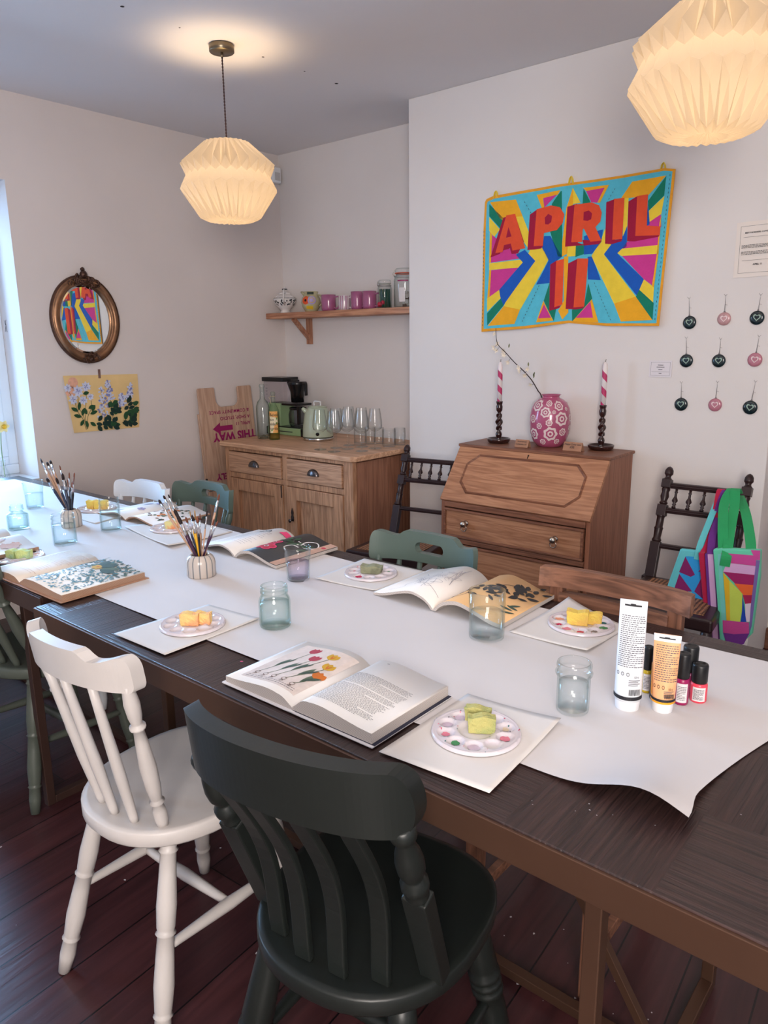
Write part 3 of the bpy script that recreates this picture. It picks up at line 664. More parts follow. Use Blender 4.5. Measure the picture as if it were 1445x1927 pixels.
for z0,z1 in ((.496,.636),(.309,.464),(.079,.281)):
    d=MB().box(((bx0+bx1)/2,yf+.006,(z0+z1)/2),(W_-.066,.02,z1-z0-.02),M=o)
    d=d.build('drawer',M_bur,t,bevel=.003); cx=(bx0+bx1)/2; hw=(W_-.046)/2
    mo=MB(); 
    for c,s in (((cx,yf+.000,z0+.006),(2*hw,.02,.012)),((cx,yf,z1-.006),(2*hw,.02,.012)),((cx-hw+.006,yf,(z0+z1)/2),(.012,.02,z1-z0-.024)),((cx+hw-.006,yf,(z0+z1)/2),(.012,.02,z1-z0-.024))): mo.box(c,s,M=o)
    mo.build('drawer_bead',M_bur_edge,d,bevel=.003)
    for kx in (-1.905,-1.44):
        k=MB(); zc=(z0+z1)/2+.008; k.lathe([(.014,0),(.015,.003),(.008,.005),(.007,.012),(.013,.018),(.016,.026),(.013,.034),(.006,.038),(0,.039)],16,o@T(kx,yf-.004,zc)@RX(PI/2))
        c=Vector((kx,yf-.022,zc-.02)); k.tube([o@(c+Vector((.015*math.sin(a),-.002,-.015*math.cos(a)))) for a in [2*PI*i/16 for i in range(16)]],.0022,6,close=True,up=(0,1,0))
        k.build('ring_pull',M_nick,d)
# ================================================================== ON THE TABLE
ZP=.7618                                        # top of the paper sheet
M_paper=mat('white_paper',(212,207,206),rough=.75,var=.03,vs=5,bump=.12,bs=9)
M_paper2=mat('cartridge_paper',(217,211,206),rough=.8,var=.02)
rng=random.Random(11)
# long paper sheet covering the tables
def long_z(x,y):
    z=ZP
    z+=.0012*math.sin(x*9+y*5)*math.sin(y*11-x*4)+.0012
    # lifted lip along the near edge by the table end, and curling end corner
    k=max(0,1-abs(y-.95)/.22); z+=.036*math.exp(-((x+.325)/.075)**2)*k**2
    return max(z,ZP)
XE=-.262
def sheet(u,v):
    y=.952+(1.607-.952)*v
    xe=XE-.012*sst(0,.12,v)+.10*sst(.10,1,v)
    x=-3.80+(xe+3.80)*u
    if u>.999: pass
    yy=y+.012*math.sin(x*1.3)*(1-v) if v<.5 else y+.012*math.sin(x*1.7)*(v-.5)*2
    return (x,yy,long_z(x,yy))
o=MB().grid(260,40,sheet).build('table_paper',M_paper); tag(o,'long white paper sheet covering both tables, curling up at its near right corner','paper')
_f=[([(x+s_*math.cos(a),y+s_*math.sin(a)*.7) for a in (0,1,2.2,3.5,4.7)],mi,0) for x,y,s_,mi in ((-1.178,.918,.0045,0),(-.385,.905,.0016,1),(-.392,.918,.0013,1),(-.372,.900,.0011,1),(-.40,.89,.001,1),(-.355,.915,.001,1),(-.455,.865,.0012,1),(-.30,.93,.001,1),(-.215,1.03,.0013,1),(-.46,.872,.001,1))]
_tp=[c for c in bpy.data.objects if c.name.startswith('tabletop')][0]; _tr=_tp.parent.location
decal('paint_spot',_f,[mat('pink_paint_spot',(206,90,130),rough=.5,var=0),M_fleck],lambda x,y,l:(x-_tr.x,y-_tr.y,ZT+.0004),_tp)
# ---- plain sheets: corners given anticlockwise on the table
def paper_sheet(c,label,lift=(0,0,0,0),name='paper_sheet',z=ZP+.0035,bow=0):
    c=[Vector((p[0],p[1],0)) for p in c]
    def fn(u,v):
        p=c[0]*(1-u)*(1-v)+c[1]*u*(1-v)+c[2]*u*v+c[3]*(1-u)*v
        w=[((1-u)*(1-v))**3,(u*(1-v))**3,(u*v)**3,((1-u)*v)**3]
        return (p.x,p.y,z+sum(a*b for a,b in zip(w,lift))+bow*math.sin(u*PI))
    o=MB().grid(18,18,fn).build(name,M_paper2); o.modifiers.new('thick','SOLIDIFY').thickness=.0006
    return tag(o,label,'paper')
paper_sheet([(-.716,.826),(-.515,.843),(-.530,1.100),(-.717,1.088)],'white paper sheet under the palette nearest the camera, one corner lifting',(0,0,.008,.0))
paper_sheet([(-1.524,.824),(-1.326,.829),(-1.328,1.097),(-1.512,1.084)],'white paper sheet under the palette with orange sponges',(0,0,.003,0))
paper_sheet([(-.817,1.405),(-.625,1.405),(-.615,1.60),(-.800,1.672)],'white paper sheet under the palette with bright yellow sponges',(0,.006,0,.014))
paper_sheet([(-1.445,1.400),(-1.237,1.425),(-1.240,1.652),(-1.470,1.640)],'white paper sheet under the palette with the grey-green sponge',(.004,.004,0,0))
paper_sheet([(-2.43,1.395),(-2.06,1.335),(-2.06,1.60),(-2.36,1.62)],'white paper sheet under the far palette with orange-topped sponge',(.006,.008,0,0))
paper_sheet([(-2.86,1.36),(-2.57,1.36),(-2.62,1.60),(-2.90,1.60)],'white paper sheet at the far end under the palette with two yellow sponges',(0,0,0,0))
# ---- palettes
def palette_mat():
    m=mat('clear_palette_plastic',(214,205,210),rough=.18,var=.03,spec=.6,sub=.0,coat=.3); return m
M_pal=palette_mat()
WR,WRr=.0525,.0145
def pal_mesh():
    R_=.0765; nr,nt=34,120
    def z(x,y):
        r=math.hypot(x,y); h=.0060
        if r>R_-.004: h-=.0 if r<R_ else .004
        if r>.0735: h+=.0012
        d=math.hypot(x,y)/.0295
        if d<1.12: h-=.0045*(1-sst(.80,1.12,d))
        for k in range(10):
            a=2*PI*k/10; d=math.hypot(x-WR*math.cos(a),y-WR*math.sin(a))/WRr
            if d<1: h-=.0052*math.sqrt(max(0,1-d*d))**.8
            elif d<1.15: h+=.0007*(1-(d-1)/.15)
        return h
    mb=MB(); v=[];f=[]
    rs=[R_*i/nr for i in range(nr+1)]
    for i,r in enumerate(rs):
        for j in range(nt):
            a=2*PI*j/nt; x,y=r*math.cos(a),r*math.sin(a); v.append((x,y,z(x,y)))
    for j in range(nt):
        a=2*PI*j/nt; v.append((R_*1.005*math.cos(a),R_*1.005*math.sin(a),.001))
    for i in range(nr+1):
        for j in range(nt):
            k=(j+1)%nt; f.append((i*nt+j,i*nt+k,(i+1)*nt+k,(i+1)*nt+j))
    mb.add(v,f,0,True); return mb,z
PMB,PZ=pal_mesh()
PAINTS=[mat('paint_'+n,c,rough=.25,var=.15,vs=90) for n,c in (('crimson',(196,30,80)),('leaf_green',(70,140,90)),('pink',(226,130,150)),('peach',(232,160,130)),('wash_lilac',(206,186,202)),('grey',(120,110,118)),('teal',(40,110,110)),('cream',(226,206,176)))]
pal_me=None
def palette(loc,rz,label,blobs,specks=14,seed=1,group=None):
    global pal_me
    t=thing('paint_palette',label,'palette',loc,rz,group)
    if pal_me is None:
        d=PMB.build('palette_disc',M_pal,t,merge=True); pal_me=d.data
    else:
        d=bpy.data.objects.new('palette_disc',pal_me); COL.objects.link(d); d.parent=t
    r=random.Random(seed); polys=[]
    for k,mi,s in blobs:
        a=2*PI*k/10; cx,cy=WR*math.cos(a),WR*math.sin(a); n=14
        polys.append(([(cx+WRr*s*(.7+.3*r.random())*math.cos(2*PI*i/n),cy+WRr*s*(.7+.3*r.random())*math.sin(2*PI*i/n)) for i in range(n)],mi,0))
    for i in range(specks):
        a=r.random()*2*PI; q=r.uniform(.03,.074); cx,cy=q*math.cos(a),q*math.sin(a); s=r.uniform(.0006,.0018)
        polys.append(([(cx+s,cy),(cx,cy+s*1.6),(cx-s,cy),(cx,cy-s)],r.choice((0,0,5,2,6)),0))
    if polys:
        bm_o=decal('paint_stain',polys,PAINTS,lambda x,y,l:(x,y,PZ(x,y)+.0007),t)
    return t
ZS=ZP+.0042
palette((-.625,.975,ZS),.2,'round ten-well white palette nearest the camera, smeared with pink and green paint',[(0,2,.7),(3,4,.8),(4,4,.8),(7,1,.6),(6,2,.6),(8,4,.8),(5,4,.7),(1,7,.5)],34,3)
palette((-1.424,.972,ZS),.5,'clean round ten-well palette holding the orange sponges',[(3,3,.5)],5,4)
palette((-.705,1.545,ZS),.1,'round palette with pink, peach and green wells holding the bright yellow sponges',[(0,1,.8),(1,6,.6),(2,5,.5),(4,4,.8),(5,3,.8),(6,0,.55),(7,2,.8),(8,0,.7),(9,5,.6),(3,2,.5)],26,5)
palette((-1.351,1.535,ZS),.3,'round palette with one crimson well holding the grey-green sponge',[(7,0,.9),(5,0,.4),(1,1,.4),(3,3,.5)],16,6)
palette((-2.345,.975,ZS-.003),.0,'round palette behind the open leaf-pattern book, holding pale green sponges',[(1,4,.9),(2,3,.9),(0,4,.8),(8,7,.8),(7,3,.7),(9,4,.8),(3,4,.6)],8,7)
palette((-2.27,1.49,ZS+.001),.4,'round palette at the far side holding the orange-topped sponge',[(8,2,.4),(6,4,.5)],8,8)
palette((-2.80,1.492,ZS),.1,'round palette at the far end holding two yellow sponges',[(2,4,.5)],4,9)
# ---- sponges
def sponge_mat(n,c,c2,s=40):
    m,nt,N,L,b=_new(n); tc=N.new('ShaderNodeTexCoord'); nz=N.new('ShaderNodeTexNoise'); nz.inputs['Scale'].default_value=s; nz.inputs['Detail'].default_value=2; L.new(tc.outputs['Object'],nz.inputs['Vector'])
    rp=N.new('ShaderNodeValToRGB'); rp.color_ramp.elements[0].position=.45; rp.color_ramp.elements[0].color=lin(c); rp.color_ramp.elements[1].position=.65; rp.color_ramp.elements[1].color=lin(c2); L.new(nz.outputs['Fac'],rp.inputs['Fac']); L.new(rp.outputs['Color'],b.inputs['Base Color']); b.inputs['Roughness'].default_value=.95
    v=N.new('ShaderNodeTexVoronoi'); v.inputs['Scale'].default_value=420; L.new(tc.outputs['Object'],v.inputs['Vector']); bp=N.new('ShaderNodeBump'); bp.inputs['Strength'].default_value=.6; bp.inputs['Distance'].default_value=.0015; L.new(v.outputs['Distance'],bp.inputs['Height']); L.new(bp.outputs['Normal'],b.inputs['Normal']); return m
S_g=sponge_mat('sponge_olive',(186,180,112),(158,164,104)); S_o=sponge_mat('sponge_orange',(240,204,130),(238,164,118)); S_y=sponge_mat('sponge_yellow',(236,204,96),(232,186,96))
S_k=sponge_mat('sponge_grey_green',(146,148,118),(124,126,102)); S_l=sponge_mat('sponge_lime',(216,230,150),(176,208,160)); S_p=sponge_mat('sponge_pale',(226,216,150),(240,150,100),30)
def sponge(x,y,z,sx,sy,sz,rz,m,label,seed,group=None,tilt=0):
    bm=bmesh.new(); bmesh.ops.create_cube(bm,size=1); bmesh.ops.subdivide_edges(bm,edges=bm.edges,cuts=5,use_grid_fill=True)
    r=random.Random(seed)
    for v in bm.verts:
        k=1+.08*v.co.z; v.co.x*=sx*k; v.co.y*=sy*k; v.co.z*=sz
        v.co+=Vector((r.uniform(-1,1),r.uniform(-1,1),r.uniform(-.6,.6) if v.co.z>-sz*.45 else 0))*.0008
        v.co.z+=tilt*v.co.x+(.002*math.sin(v.co.x*160+seed) if v.co.z>0 else 0)
        v.co.z+=sz/2
    me=bpy.data.meshes.new('sponge'); bm.to_mesh(me); bm.free(); me.materials.append(m)
    for p in me.polygons: p.use_smooth=False
    o=bpy.data.objects.new('sponge',me); COL.objects.link(o); o.location=(x,y,z); o.rotation_euler=(0,0,rz)
    b=o.modifiers.new('b','BEVEL'); b.width=.0012; b.segments=2; b.angle_limit=math.radians(50)
    return tag(o,label,'sponge',group)
zs=ZS+.0018
sponge(-.618,.982,zs,.046,.019,.030,math.radians(34),S_g,'front olive-yellow sponge block standing on the palette nearest the camera',1)
sponge(-.640,1.004,zs,.044,.017,.030,math.radians(18),S_g,'rear olive-yellow sponge block, half hidden by the front one on the nearest palette',2)
sponge(-1.424,.966,zs,.045,.022,.030,math.radians(34),S_o,'larger orange and yellow sponge block on the clean palette',3)
sponge(-1.404,.990,zs,.036,.018,.029,math.radians(30),S_o,'smaller orange sponge block pressed behind the larger one on the clean palette',4)
sponge(-.712,1.540,zs,.048,.026,.032,math.radians(22),S_y,'larger bright yellow sponge block on the paint-stained palette at the right',5)
sponge(-.684,1.563,zs,.040,.018,.028,math.radians(20),S_y,'smaller bright yellow sponge behind the larger one on the stained palette at the right',6)
sponge(-1.352,1.540,zs,.060,.032,.022,math.radians(28),S_k,'grey-green sponge block lying on the palette in front of the green handgrip chair',7)
sponge(-2.355,.960,zs-.003,.030,.026,.026,math.radians(25),S_l,'lime green sponge cube at the left edge of the palette by the leaf-pattern book',8)
sponge(-2.320,.982,zs-.003,.046,.022,.027,math.radians(34),S_l,'longer pale green sponge block on the palette by the leaf-pattern book',9)
sponge(-2.255,1.487,zs+.001,.050,.030,.028,math.radians(26),S_p,'pale sponge with an orange top on the far palette',10)
sponge(-2.815,1.480,zs,.030,.028,.034,math.radians(40),S_y,'left yellow sponge block on the palette at the far end',11)
sponge(-2.772,1.500,zs,.052,.026,.036,math.radians(30),S_y,'right yellow sponge block on the palette at the far end',12)
# ---- jars of water
M_glass=glass('clear_jar_glass',(254,255,255),(222,232,230)); M_glassb=glass('green_tinted_jar_glass',(253,255,254),(204,226,220))
def water_mat(n,tint,edge):
    return glass(n,tint,edge,.02,.3)
M_water=water_mat('water',(252,254,254),(226,234,234)); M_water_b=water_mat('blue_tinted_water',(250,254,254),(214,230,232)); M_water_p=water_mat('lilac_rinse_water',(250,242,251),(200,190,206))
def jar(px,py,wpx,hpx_top,shape,label,fill=.6,gm=None,wm=None,facets=0,z=ZP,group=None,cat='jar',name='glass_jar',M_extra=None,base_xy=None):
    p=P(px,py,2,z); k=mpp(p); r=wpx*k/2
    # base centre sits one radius behind the visible bottom edge
    d=Vector((p.x,p.y)).normalized(); c=Vector((p.x,p.y))+d*r*.82 if base_xy is None else Vector(base_xy)
    H=zat(px,hpx_top,c.x,c.y)-z
    t=thing(name,label,cat,(c.x,c.y,z+.0012),rng.uniform(0,.5),group)
    th=.0028
    outer=[(a*r,b*H) for a,b in shape]
    inner=[(max(a*r-th,0),b*H) for a,b in shape if b*H>.006]
    inner=[(shape[2][0]*r-th,.006)]+inner
    prof=[(0,0)]+outer+inner[::-1]+[(0,.006)]
    mod=None
    if facets:
        def mod(a,z_,k_):
            if z_>.72*H or z_<.008: return 1
            q=(a%(2*PI/facets))-PI/facets; return .985*math.cos(PI/facets)/math.cos(q)*1.03
    MB().lathe(prof,60 if facets else 40,None,0,True,False,mod).build('glass_body',gm or M_glass,t)
    # water volume
    fz=fill*H; wp=[(0,.0068)]
    for (a,b),(a2,b2) in zip(shape,shape[1:]):
        z0,z1=b*H,b2*H
        if z0<fz: wp.append((max(a*r-th-.0006,0),max(z0,.0068)))
        if z0<fz<=z1:
            q=(fz-z0)/(z1-z0); wp.append((max((a+(a2-a)*q)*r-th-.0006,0),fz)); break
    wp.append((0,fz))
    MB().lathe(wp,40,None,0,True,False,mod).build('water',wm or M_water,t)
    return t
JAM=[(.86,0),(.96,.02),(1,.06),(1,.62),(.97,.68),(.86,.76),(.82,.80),(.82,.83),(.88,.84),(.88,.875),(.83,.89),(.83,.93),(.87,.94),(.87,.965),(.84,.98),(.84,1)]
STRAIGHT=[(.88,0),(.97,.02),(1,.07),(1,.72),(.98,.77),(.94,.80),(.94,.84),(.99,.85),(.99,.885),(.94,.90),(.94,.97),(.96,.98),(.95,1)]
NEAR=[(.84,0),(.90,.02),(.93,.07),(.94,.66),(.92,.70),(.90,.73),(1.04,.76),(1.06,.80),(1.0,.83),(.97,.86),(1.0,.93),(.99,.97),(.95,1)]
TUMB=[(.90,0),(.97,.015),(.985,.05),(1.0,.5),(1.02,1)]
FACET=[(.78,0),(.83,.02),(.84,.06),(.94,.62),(.95,.70),(.99,.72),(.99,.93),(1.02,.94),(1.02,.98),(.98,1)]
jar(1076,1350,66,1246,NEAR,'glass jar of water with a ridged neck beside the white paint tube',.60)
jar(519,1187,60,1102,JAM,'round-shouldered glass jar nearly full of water in the middle of the near table',.60,M_glassb,M_water_b)
jar(562,1097,51,1029,FACET,'faceted glass of pinkish rinse water beside the black magazine',.55,None,M_water_p,10,name='faceted_glass',cat='glass')
jar(915,1210,68,1111,TUMB,'straight clear tumbler half full of water in front of the sketch book',.55,name='tumbler',cat='glass')
jar(210,1002,38,938,STRAIGHT,'tall straight glass jar of water in front of the far white chair',.62,None,M_water_b)
jar(124,1028,43,967,STRAIGHT,'squat straight glass jar of water in front of the far brush pot',.66,None,M_water_b)
HEX=[(.92,0),(.98,.02),(1,.05),(1,.55),(.97,.62),(.62,.70),(.58,.72),(.58,.76),(.68,.78),(.68,.83),(.62,.85),(.64,.97),(.62,1)]
jar(36,999,38,950,HEX,'small hexagonal glass jar of blue-tinted water at the left end',.60,M_glassb,M_water_b,6)
jar(67,959,37,905,FACET,'faceted glass of water at the window end behind the hexagonal jar',.55,None,M_water_b,10,name='faceted_glass',cat='glass')
# ---- ribbed brush pots
def pot_mat():
    m,nt,N,L,b=_new('speckled_stoneware'); tc=N.new('ShaderNodeTexCoord'); sp=N.new('ShaderNodeSeparateXYZ'); L.new(tc.outputs['Object'],sp.inputs[0])
    at=N.new('ShaderNodeMath'); at.operation='ARCTAN2'; L.new(sp.outputs[1],at.inputs[0]); L.new(sp.outputs[0],at.inputs[1])
    mu=N.new('ShaderNodeMath'); mu.operation='MULTIPLY'; mu.inputs[1].default_value=13; L.new(at.outputs[0],mu.inputs[0])
    co=N.new('ShaderNodeMath'); co.operation='COSINE'; L.new(mu.outputs[0],co.inputs[0])
    rp=N.new('ShaderNodeValToRGB'); e=rp.color_ramp.elements; e[0].position=.0; e[0].color=lin((112,116,120)); e[1].position=.16; e[1].color=lin((196,184,174))
    ma=N.new('ShaderNodeMapRange'); ma.inputs[1].default_value=-1; ma.inputs[2].default_value=1; L.new(co.outputs[0],ma.inputs[0]); L.new(ma.outputs[0],rp.inputs['Fac'])
    L.new(rp.outputs['Color'],b.inputs['Base Color']); b.inputs['Roughness'].default_value=.22; return m
M_pot=pot_mat()
def pot(px,py,wpx,topy,label):
    p=P(px,py,2,ZP); r=wpx*mpp(p)/2; d=Vector((p.x,p.y)).normalized(); c=Vector((p.x,p.y))+d*r*.85; H=zat(px,topy,c.x,c.y)-ZP
    prof=[(0,0),(.95*r,0),(r,.004),(r,.60*H),(.97*r,.75*H),(.86*r,.90*H),(.70*r,.98*H),(.62*r,H),(.56*r,.97*H),(.56*r,.9*H),(.80*r,.7*H),(.86*r,.5*H),(.86*r,.008),(0,.008)]
    o=MB().lathe(prof,104,None,0,True,False,lambda a,z,k:1-.012*max(0,-math.cos(13*a)) if 2<=k<=5 else 1).build('brush_pot',M_pot); o.location=(c.x,c.y,ZP+.001)
    tag(o,label,'pot'); return c,r,H
B_={k:mat('brush_'+k,c,rough=.3,var=.05) for k,c in (('natural',(196,156,128)),('black',(30,28,34)),('navy',(44,52,74)),('yellow',(226,170,30)),('plum',(66,36,62)),('magenta',(160,24,84)),('white',(220,216,214)))}
M_ferr=mat('brush_ferrule_steel',(205,203,205),rough=.2,metal=.9,var=0)
H_={'dark':mat('dark_bristle',(38,24,24),rough=.8,var=.3,vs=60),'brown':mat('brown_bristle',(118,66,46),rough=.8,var=.3,vs=60),'tan':mat('tan_bristle',(176,130,70),rough=.8,var=.3,vs=60)}
def brush(c,H,tip,label,col='natural',hair='dark',w=.004,flat=False,L=None,group=None,ferr=.035,hl=.022,pr=.02):
    d=Vector((tip.x-c.x,tip.y-c.y)); k=Vector((c.x,c.y,ZP+.014)); dn=d.normalized() if d.length>1e-4 else Vector((1,0))
    # pass through the pot mouth, foot against the opposite inner wall
    mouth=Vector((c.x+dn.x*min(d.length*.25,pr*.35),c.y+dn.y*min(d.length*.25,pr*.35),ZP+H)); ax=(tip-mouth).normalized()
    tt=(mouth.z-(ZP+.014))/ax.z; foot=mouth-ax*tt
    off=Vector((foot.x-c.x,foot.y-c.y)); lim=pr*.62
    if off.length>lim:
        foot=Vector((c.x+off.x/off.length*lim,c.y+off.y/off.length*lim,foot.z)); ax=(tip-foot).normalized()
    t=thing('paint_brush',label,'brush',foot,0,group); l=(tip-foot).length; M=frame((0,0,0),ax,(.3,.5,0)); 
    a=l-ferr-hl
    MB().lathe([(0,0),(w*.35,.001),(w*.55,a*.3),(w*.9,a*.75),(w*1.0,a*.9),(w*.8,a)],10,M).build('handle',B_[col],t)
    fx=1.9 if flat else 1
    F=M@Matrix.Diagonal((fx,.45 if flat else 1,1,1))
    MB().lathe([(w*.80,a-.002),(w*.85,a+ferr*.4),(w*.82,a+ferr)],12,F).build('ferrule',M_ferr,t)
    pr_=[(w*.80,a+ferr),(w*1.0,a+ferr+hl*.35),(w*.9,a+ferr+hl*.7),(w*.05,l)] if not flat else [(w*.80,a+ferr),(w*.95,a+ferr+hl*.6),(w*.85,l)]
    MB().lathe(pr_,12,F).build('bristles',H_[hair],t)
    return t
cN,rN,HN=pot(380,1090,55,1043,'ribbed stoneware brush pot in the middle of the near table')
def tipN(px,py,dy): return P(px,py,1,cN.y+dy)
near=[ (298,940,.03,'natural','dark',.0042,0,'natural wood brush leaning furthest left in the middle pot, tip highest on that side'),
 (307,932,.05,'natural','dark',.0038,0,'natural wood brush just right of the leftmost one in the middle pot'),
 (316,930,.07,'natural','dark',.0026,0,'thin natural wood brush third from the left in the middle pot'),
 (327,957,-.02,'black','dark',.0052,0,'thick black-handled mop brush leaning left in the middle pot'),
 (333,968,-.04,'plum','dark',.0058,0,'fat round brush with a plum ferrule end leaning left in the middle pot'),
 (349,972,.01,'navy','brown',.0035,0,'navy brush with a ginger tip near the centre of the middle pot'),
 (357,963,.03,'yellow','tan',.0042,1,'yellow-handled flat brush, the left of two yellow ones in the middle pot'),
 (361,968,.0,'yellow','dark',.0040,0,'yellow-handled round brush, the right of two yellow ones in the middle pot'),
 (366,962,.04,'natural','tan',.0052,1,'broad flat tan-bristled brush standing upright in the middle pot'),
 (376,967,.03,'natural','brown',.0046,1,'flat brush with orange-brown bristles upright in the middle pot'),
 (390,959,.04,'natural','dark',.0026,0,'slim brush with a fine dark point leaning slightly right in the middle pot'),
 (413,929,.05,'natural','brown',.0034,0,'long natural brush leaning furthest and highest to the right in the middle pot'),
 (403,976,.02,'plum','brown',.0026,0,'short thin plum brush leaning right in the middle pot'),
 (410,980,.0,'plum','brown',.0030,0,'plum-handled detail brush leaning outermost right in the middle pot'),
 (371,972,-.02,'black','brown',.0036,0,'black-handled brush with a ginger tip at the front of the middle pot')]
for px,py,dy,c,h,w_,fl,lab in near: brush(cN,HN,tipN(px,py,dy),lab,c,h,w_,bool(fl),pr=rN,group='brushes in the middle pot',hl=.03 if w_>.005 else .02)
cF,rF,HF=pot(136,994,38,958,'ribbed stoneware brush pot at the window end of the table')
def tipF(px,py,dy): return P(px,py,1,cF.y+dy)
far=[ (77,866,.04,'natural','dark',.0065,1,'broad flat white-ferruled brush leaning furthest left in the far pot'),
 (88,869,.05,'natural','dark',.0048,0,'round brush second from the left in the far pot'),
 (94,866,.07,'natural','dark',.0048,0,'round brush third from the left in the far pot'),
 (87,899,.0,'navy','dark',.0055,0,'dark mop brush leaning low to the left in the far pot'),
 (105,898,-.01,'navy','dark',.0050,0,'navy round brush leaning left at the front of the far pot'),
 (112,875,.05,'black','brown',.0024,0,'thin black-handled brush with the highest tip at the centre of the far pot'),
 (117,890,.0,'navy','dark',.0055,0,'navy brush with a fat dark tip at the centre of the far pot'),
 (122,903,.02,'black','dark',.0035,0,'black brush with small dark tip just right of centre in the far pot'),
 (127,903,.0,'black','brown',.0042,1,'flat brush with a pinkish-brown tip in the far pot'),
 (130,888,.04,'black','brown',.0026,0,'slim dark brush right of centre in the far pot'),
 (136,905,.03,'plum','brown',.0030,0,'short plum brush near the right of the far pot'),
 (140,888,.05,'magenta','brown',.0030,0,'magenta-banded brush standing furthest right in the far pot'),
 (139,898,.0,'black','brown',.0048,1,'thick black brush with maroon tip at the right of the far pot')]
for px,py,dy,c,h,w_,fl,lab in far: brush(cF,HF,tipF(px,py,dy),lab,c,h,w_,bool(fl),pr=rF,group='brushes in the far pot',hl=.026)
# ---- paint tubes and bottles
M_tw=mat('white_tube_plastic',(228,232,236),rough=.3,var=.02); M_tp=mat('peach_tube_plastic',(240,178,128),rough=.3,var=.02); M_cap=mat('white_cap',(224,224,226),rough=.35,var=.02)
M_blk=mat('black_plastic',(24,24,26),rough=.35,var=.05); M_ink=mat('printed_text_grey',(90,88,96),rough=.6,var=0); M_inkb=mat('printed_black',(28,28,34),rough=.6,var=0); M_orange=mat('label_orange',(240,160,30),rough=.4,var=0)
def tube_thing(px,py,pyt,wb,wt,label,body,band,orange,rz,capn=.10):
    p=P(px,py,2,ZP); c=Vector((p.x,p.y))+Vector((p.x,p.y)).normalized()*.012; H=zat(px+12,pyt,c.x,c.y)-ZP; k=mpp(Vector((c.x,c.y,ZP+H*.5)))
    rb=wb*k/2; rt=wt*k/2; zc=H*capn
    t=thing('paint_tube',label,'paint tube',(c.x,c.y,ZP+.001),rz)
    def hw(z): q=(z-zc)/(H-zc); return rb+(rt-rb)*q
    def dp(z): q=(z-zc)/(H-zc); return rb*(1-q**1.1)+.0012
    MB().lathe([(0,0),(rb*.86,0),(rb*.88,.002),(rb*.93,zc-.002),(rb*.9,zc)],32).build('cap',M_cap,t)
    mb=MB()
    mb.grid(32,30,lambda u,v:(hw(zc+(H-zc)*v)*math.cos(2*PI*u),dp(zc+(H-zc)*v)*math.sin(2*PI*u),zc+(H-zc)*v),cu=True)
    n=len(mb.v); mb.f.append(tuple(range(n-32,n))); mb.m.append(0); mb.s.append(False)
    mb.f.append(tuple(range(31,-1,-1))); mb.m.append(0); mb.s.append(False)
    mb.build('tube_body',body,t)
    W=rb*1.0
    def wrap(u,v,l):    # u in -1..1 across the front face, v=height
        a=-PI/2+u*PI/2*.92; return ((hw(v)+l)*math.cos(a),(dp(v)+l)*math.sin(a)*1.0,v)
    polys=[]; r=random.Random(5)
    bz=zc+.004+band*0
    polys.append(([(-1,bz),(1,bz),(1,bz+H*.032),(-1,bz+H*.032)],1))
    if orange: polys.append(([(-1,bz+H*.045),(-.72,bz+H*.045),(-.9,H*.62),(-1,H*.62)],2)); polys.append(([(-1,zc+.0005),(1,zc+.0005),(1,bz),(-1,bz)],2))
    rows=26 if not orange else 17
    y0,y1=H*.40,H*.86
    for i in range(rows):
        y=y1-(y1-y0)*i/rows; x=-.58; e=.80-(.5 if i%5==4 else .12*r.random())
        while x<e:
            w_=r.uniform(.05,.16); polys.append(([(x,y),(min(x+w_,e),y),(min(x+w_,e),y+.0013),(x,y+.0013)],0)); x+=w_+.035
    for i in range(3):
        cx=-.5+i*.25; cy=H*.355; q=[(cx+.07*math.cos(a),cy+.0035*math.sin(a)) for a in [2*PI*j/10 for j in range(10)]]; q2=[(cx+.05*math.cos(a),cy+.0025*math.sin(a)) for a in [2*PI*j/10 for j in range(10)]]
        for j in range(10): polys.append(([q[j],q[(j+1)%10],q2[(j+1)%10],q2[j]],1))
    for i in range(4): polys.append(([(.05,H*.30-i*.003),(.6-.1*(i%2),H*.30-i*.003),(.6-.1*(i%2),H*.30-i*.003+.0011),(.05,H*.30-i*.003+.0011)],0))
    for i in range(14): polys.append(([(.1+i*.04,bz+H*.05),(.1+i*.04+r.uniform(.012,.028),bz+H*.05),(.1+i*.04+.02,bz+H*.105),(.1+i*.04,bz+H*.105)],1))
    for q in text_polys('150 ml' if not orange else '100 ml',.006): polys.append(([(.25+x*16,H*.325+y) for x,y in q],1))
    # hang slot
    polys.append(([(-.38,H*.952),(.38,H*.952),(.38,H*.966),(.12,H*.966),(.10,H*.974),(-.10,H*.974),(-.12,H*.966),(-.38,H*.966)],1))
    decal('label_print',polys,[M_ink,M_inkb,M_orange],wrap,t,cutu=16,u0=-1,u1=1)
    if orange:   # pale crimped end
        mb=MB().grid(32,2,lambda u,v:((hw(H*(.91+.09*v))+.0003)*math.cos(2*PI*u),(dp(H*(.91+.09*v))+.0003)*math.sin(2*PI*u),H*(.91+.09*v)),cu=True); mb.build('crimp',M_tw,t)
    return t
tube_thing(1179,1337,1130,50,49,'tall white paint tube standing on its cap beside the water jar',M_tw,1,False,math.radians(16))
tube_thing(1245,1342,1195,42,48,'shorter peach-coloured paint tube standing on its cap',M_tp,1,True,math.radians(16),.14)
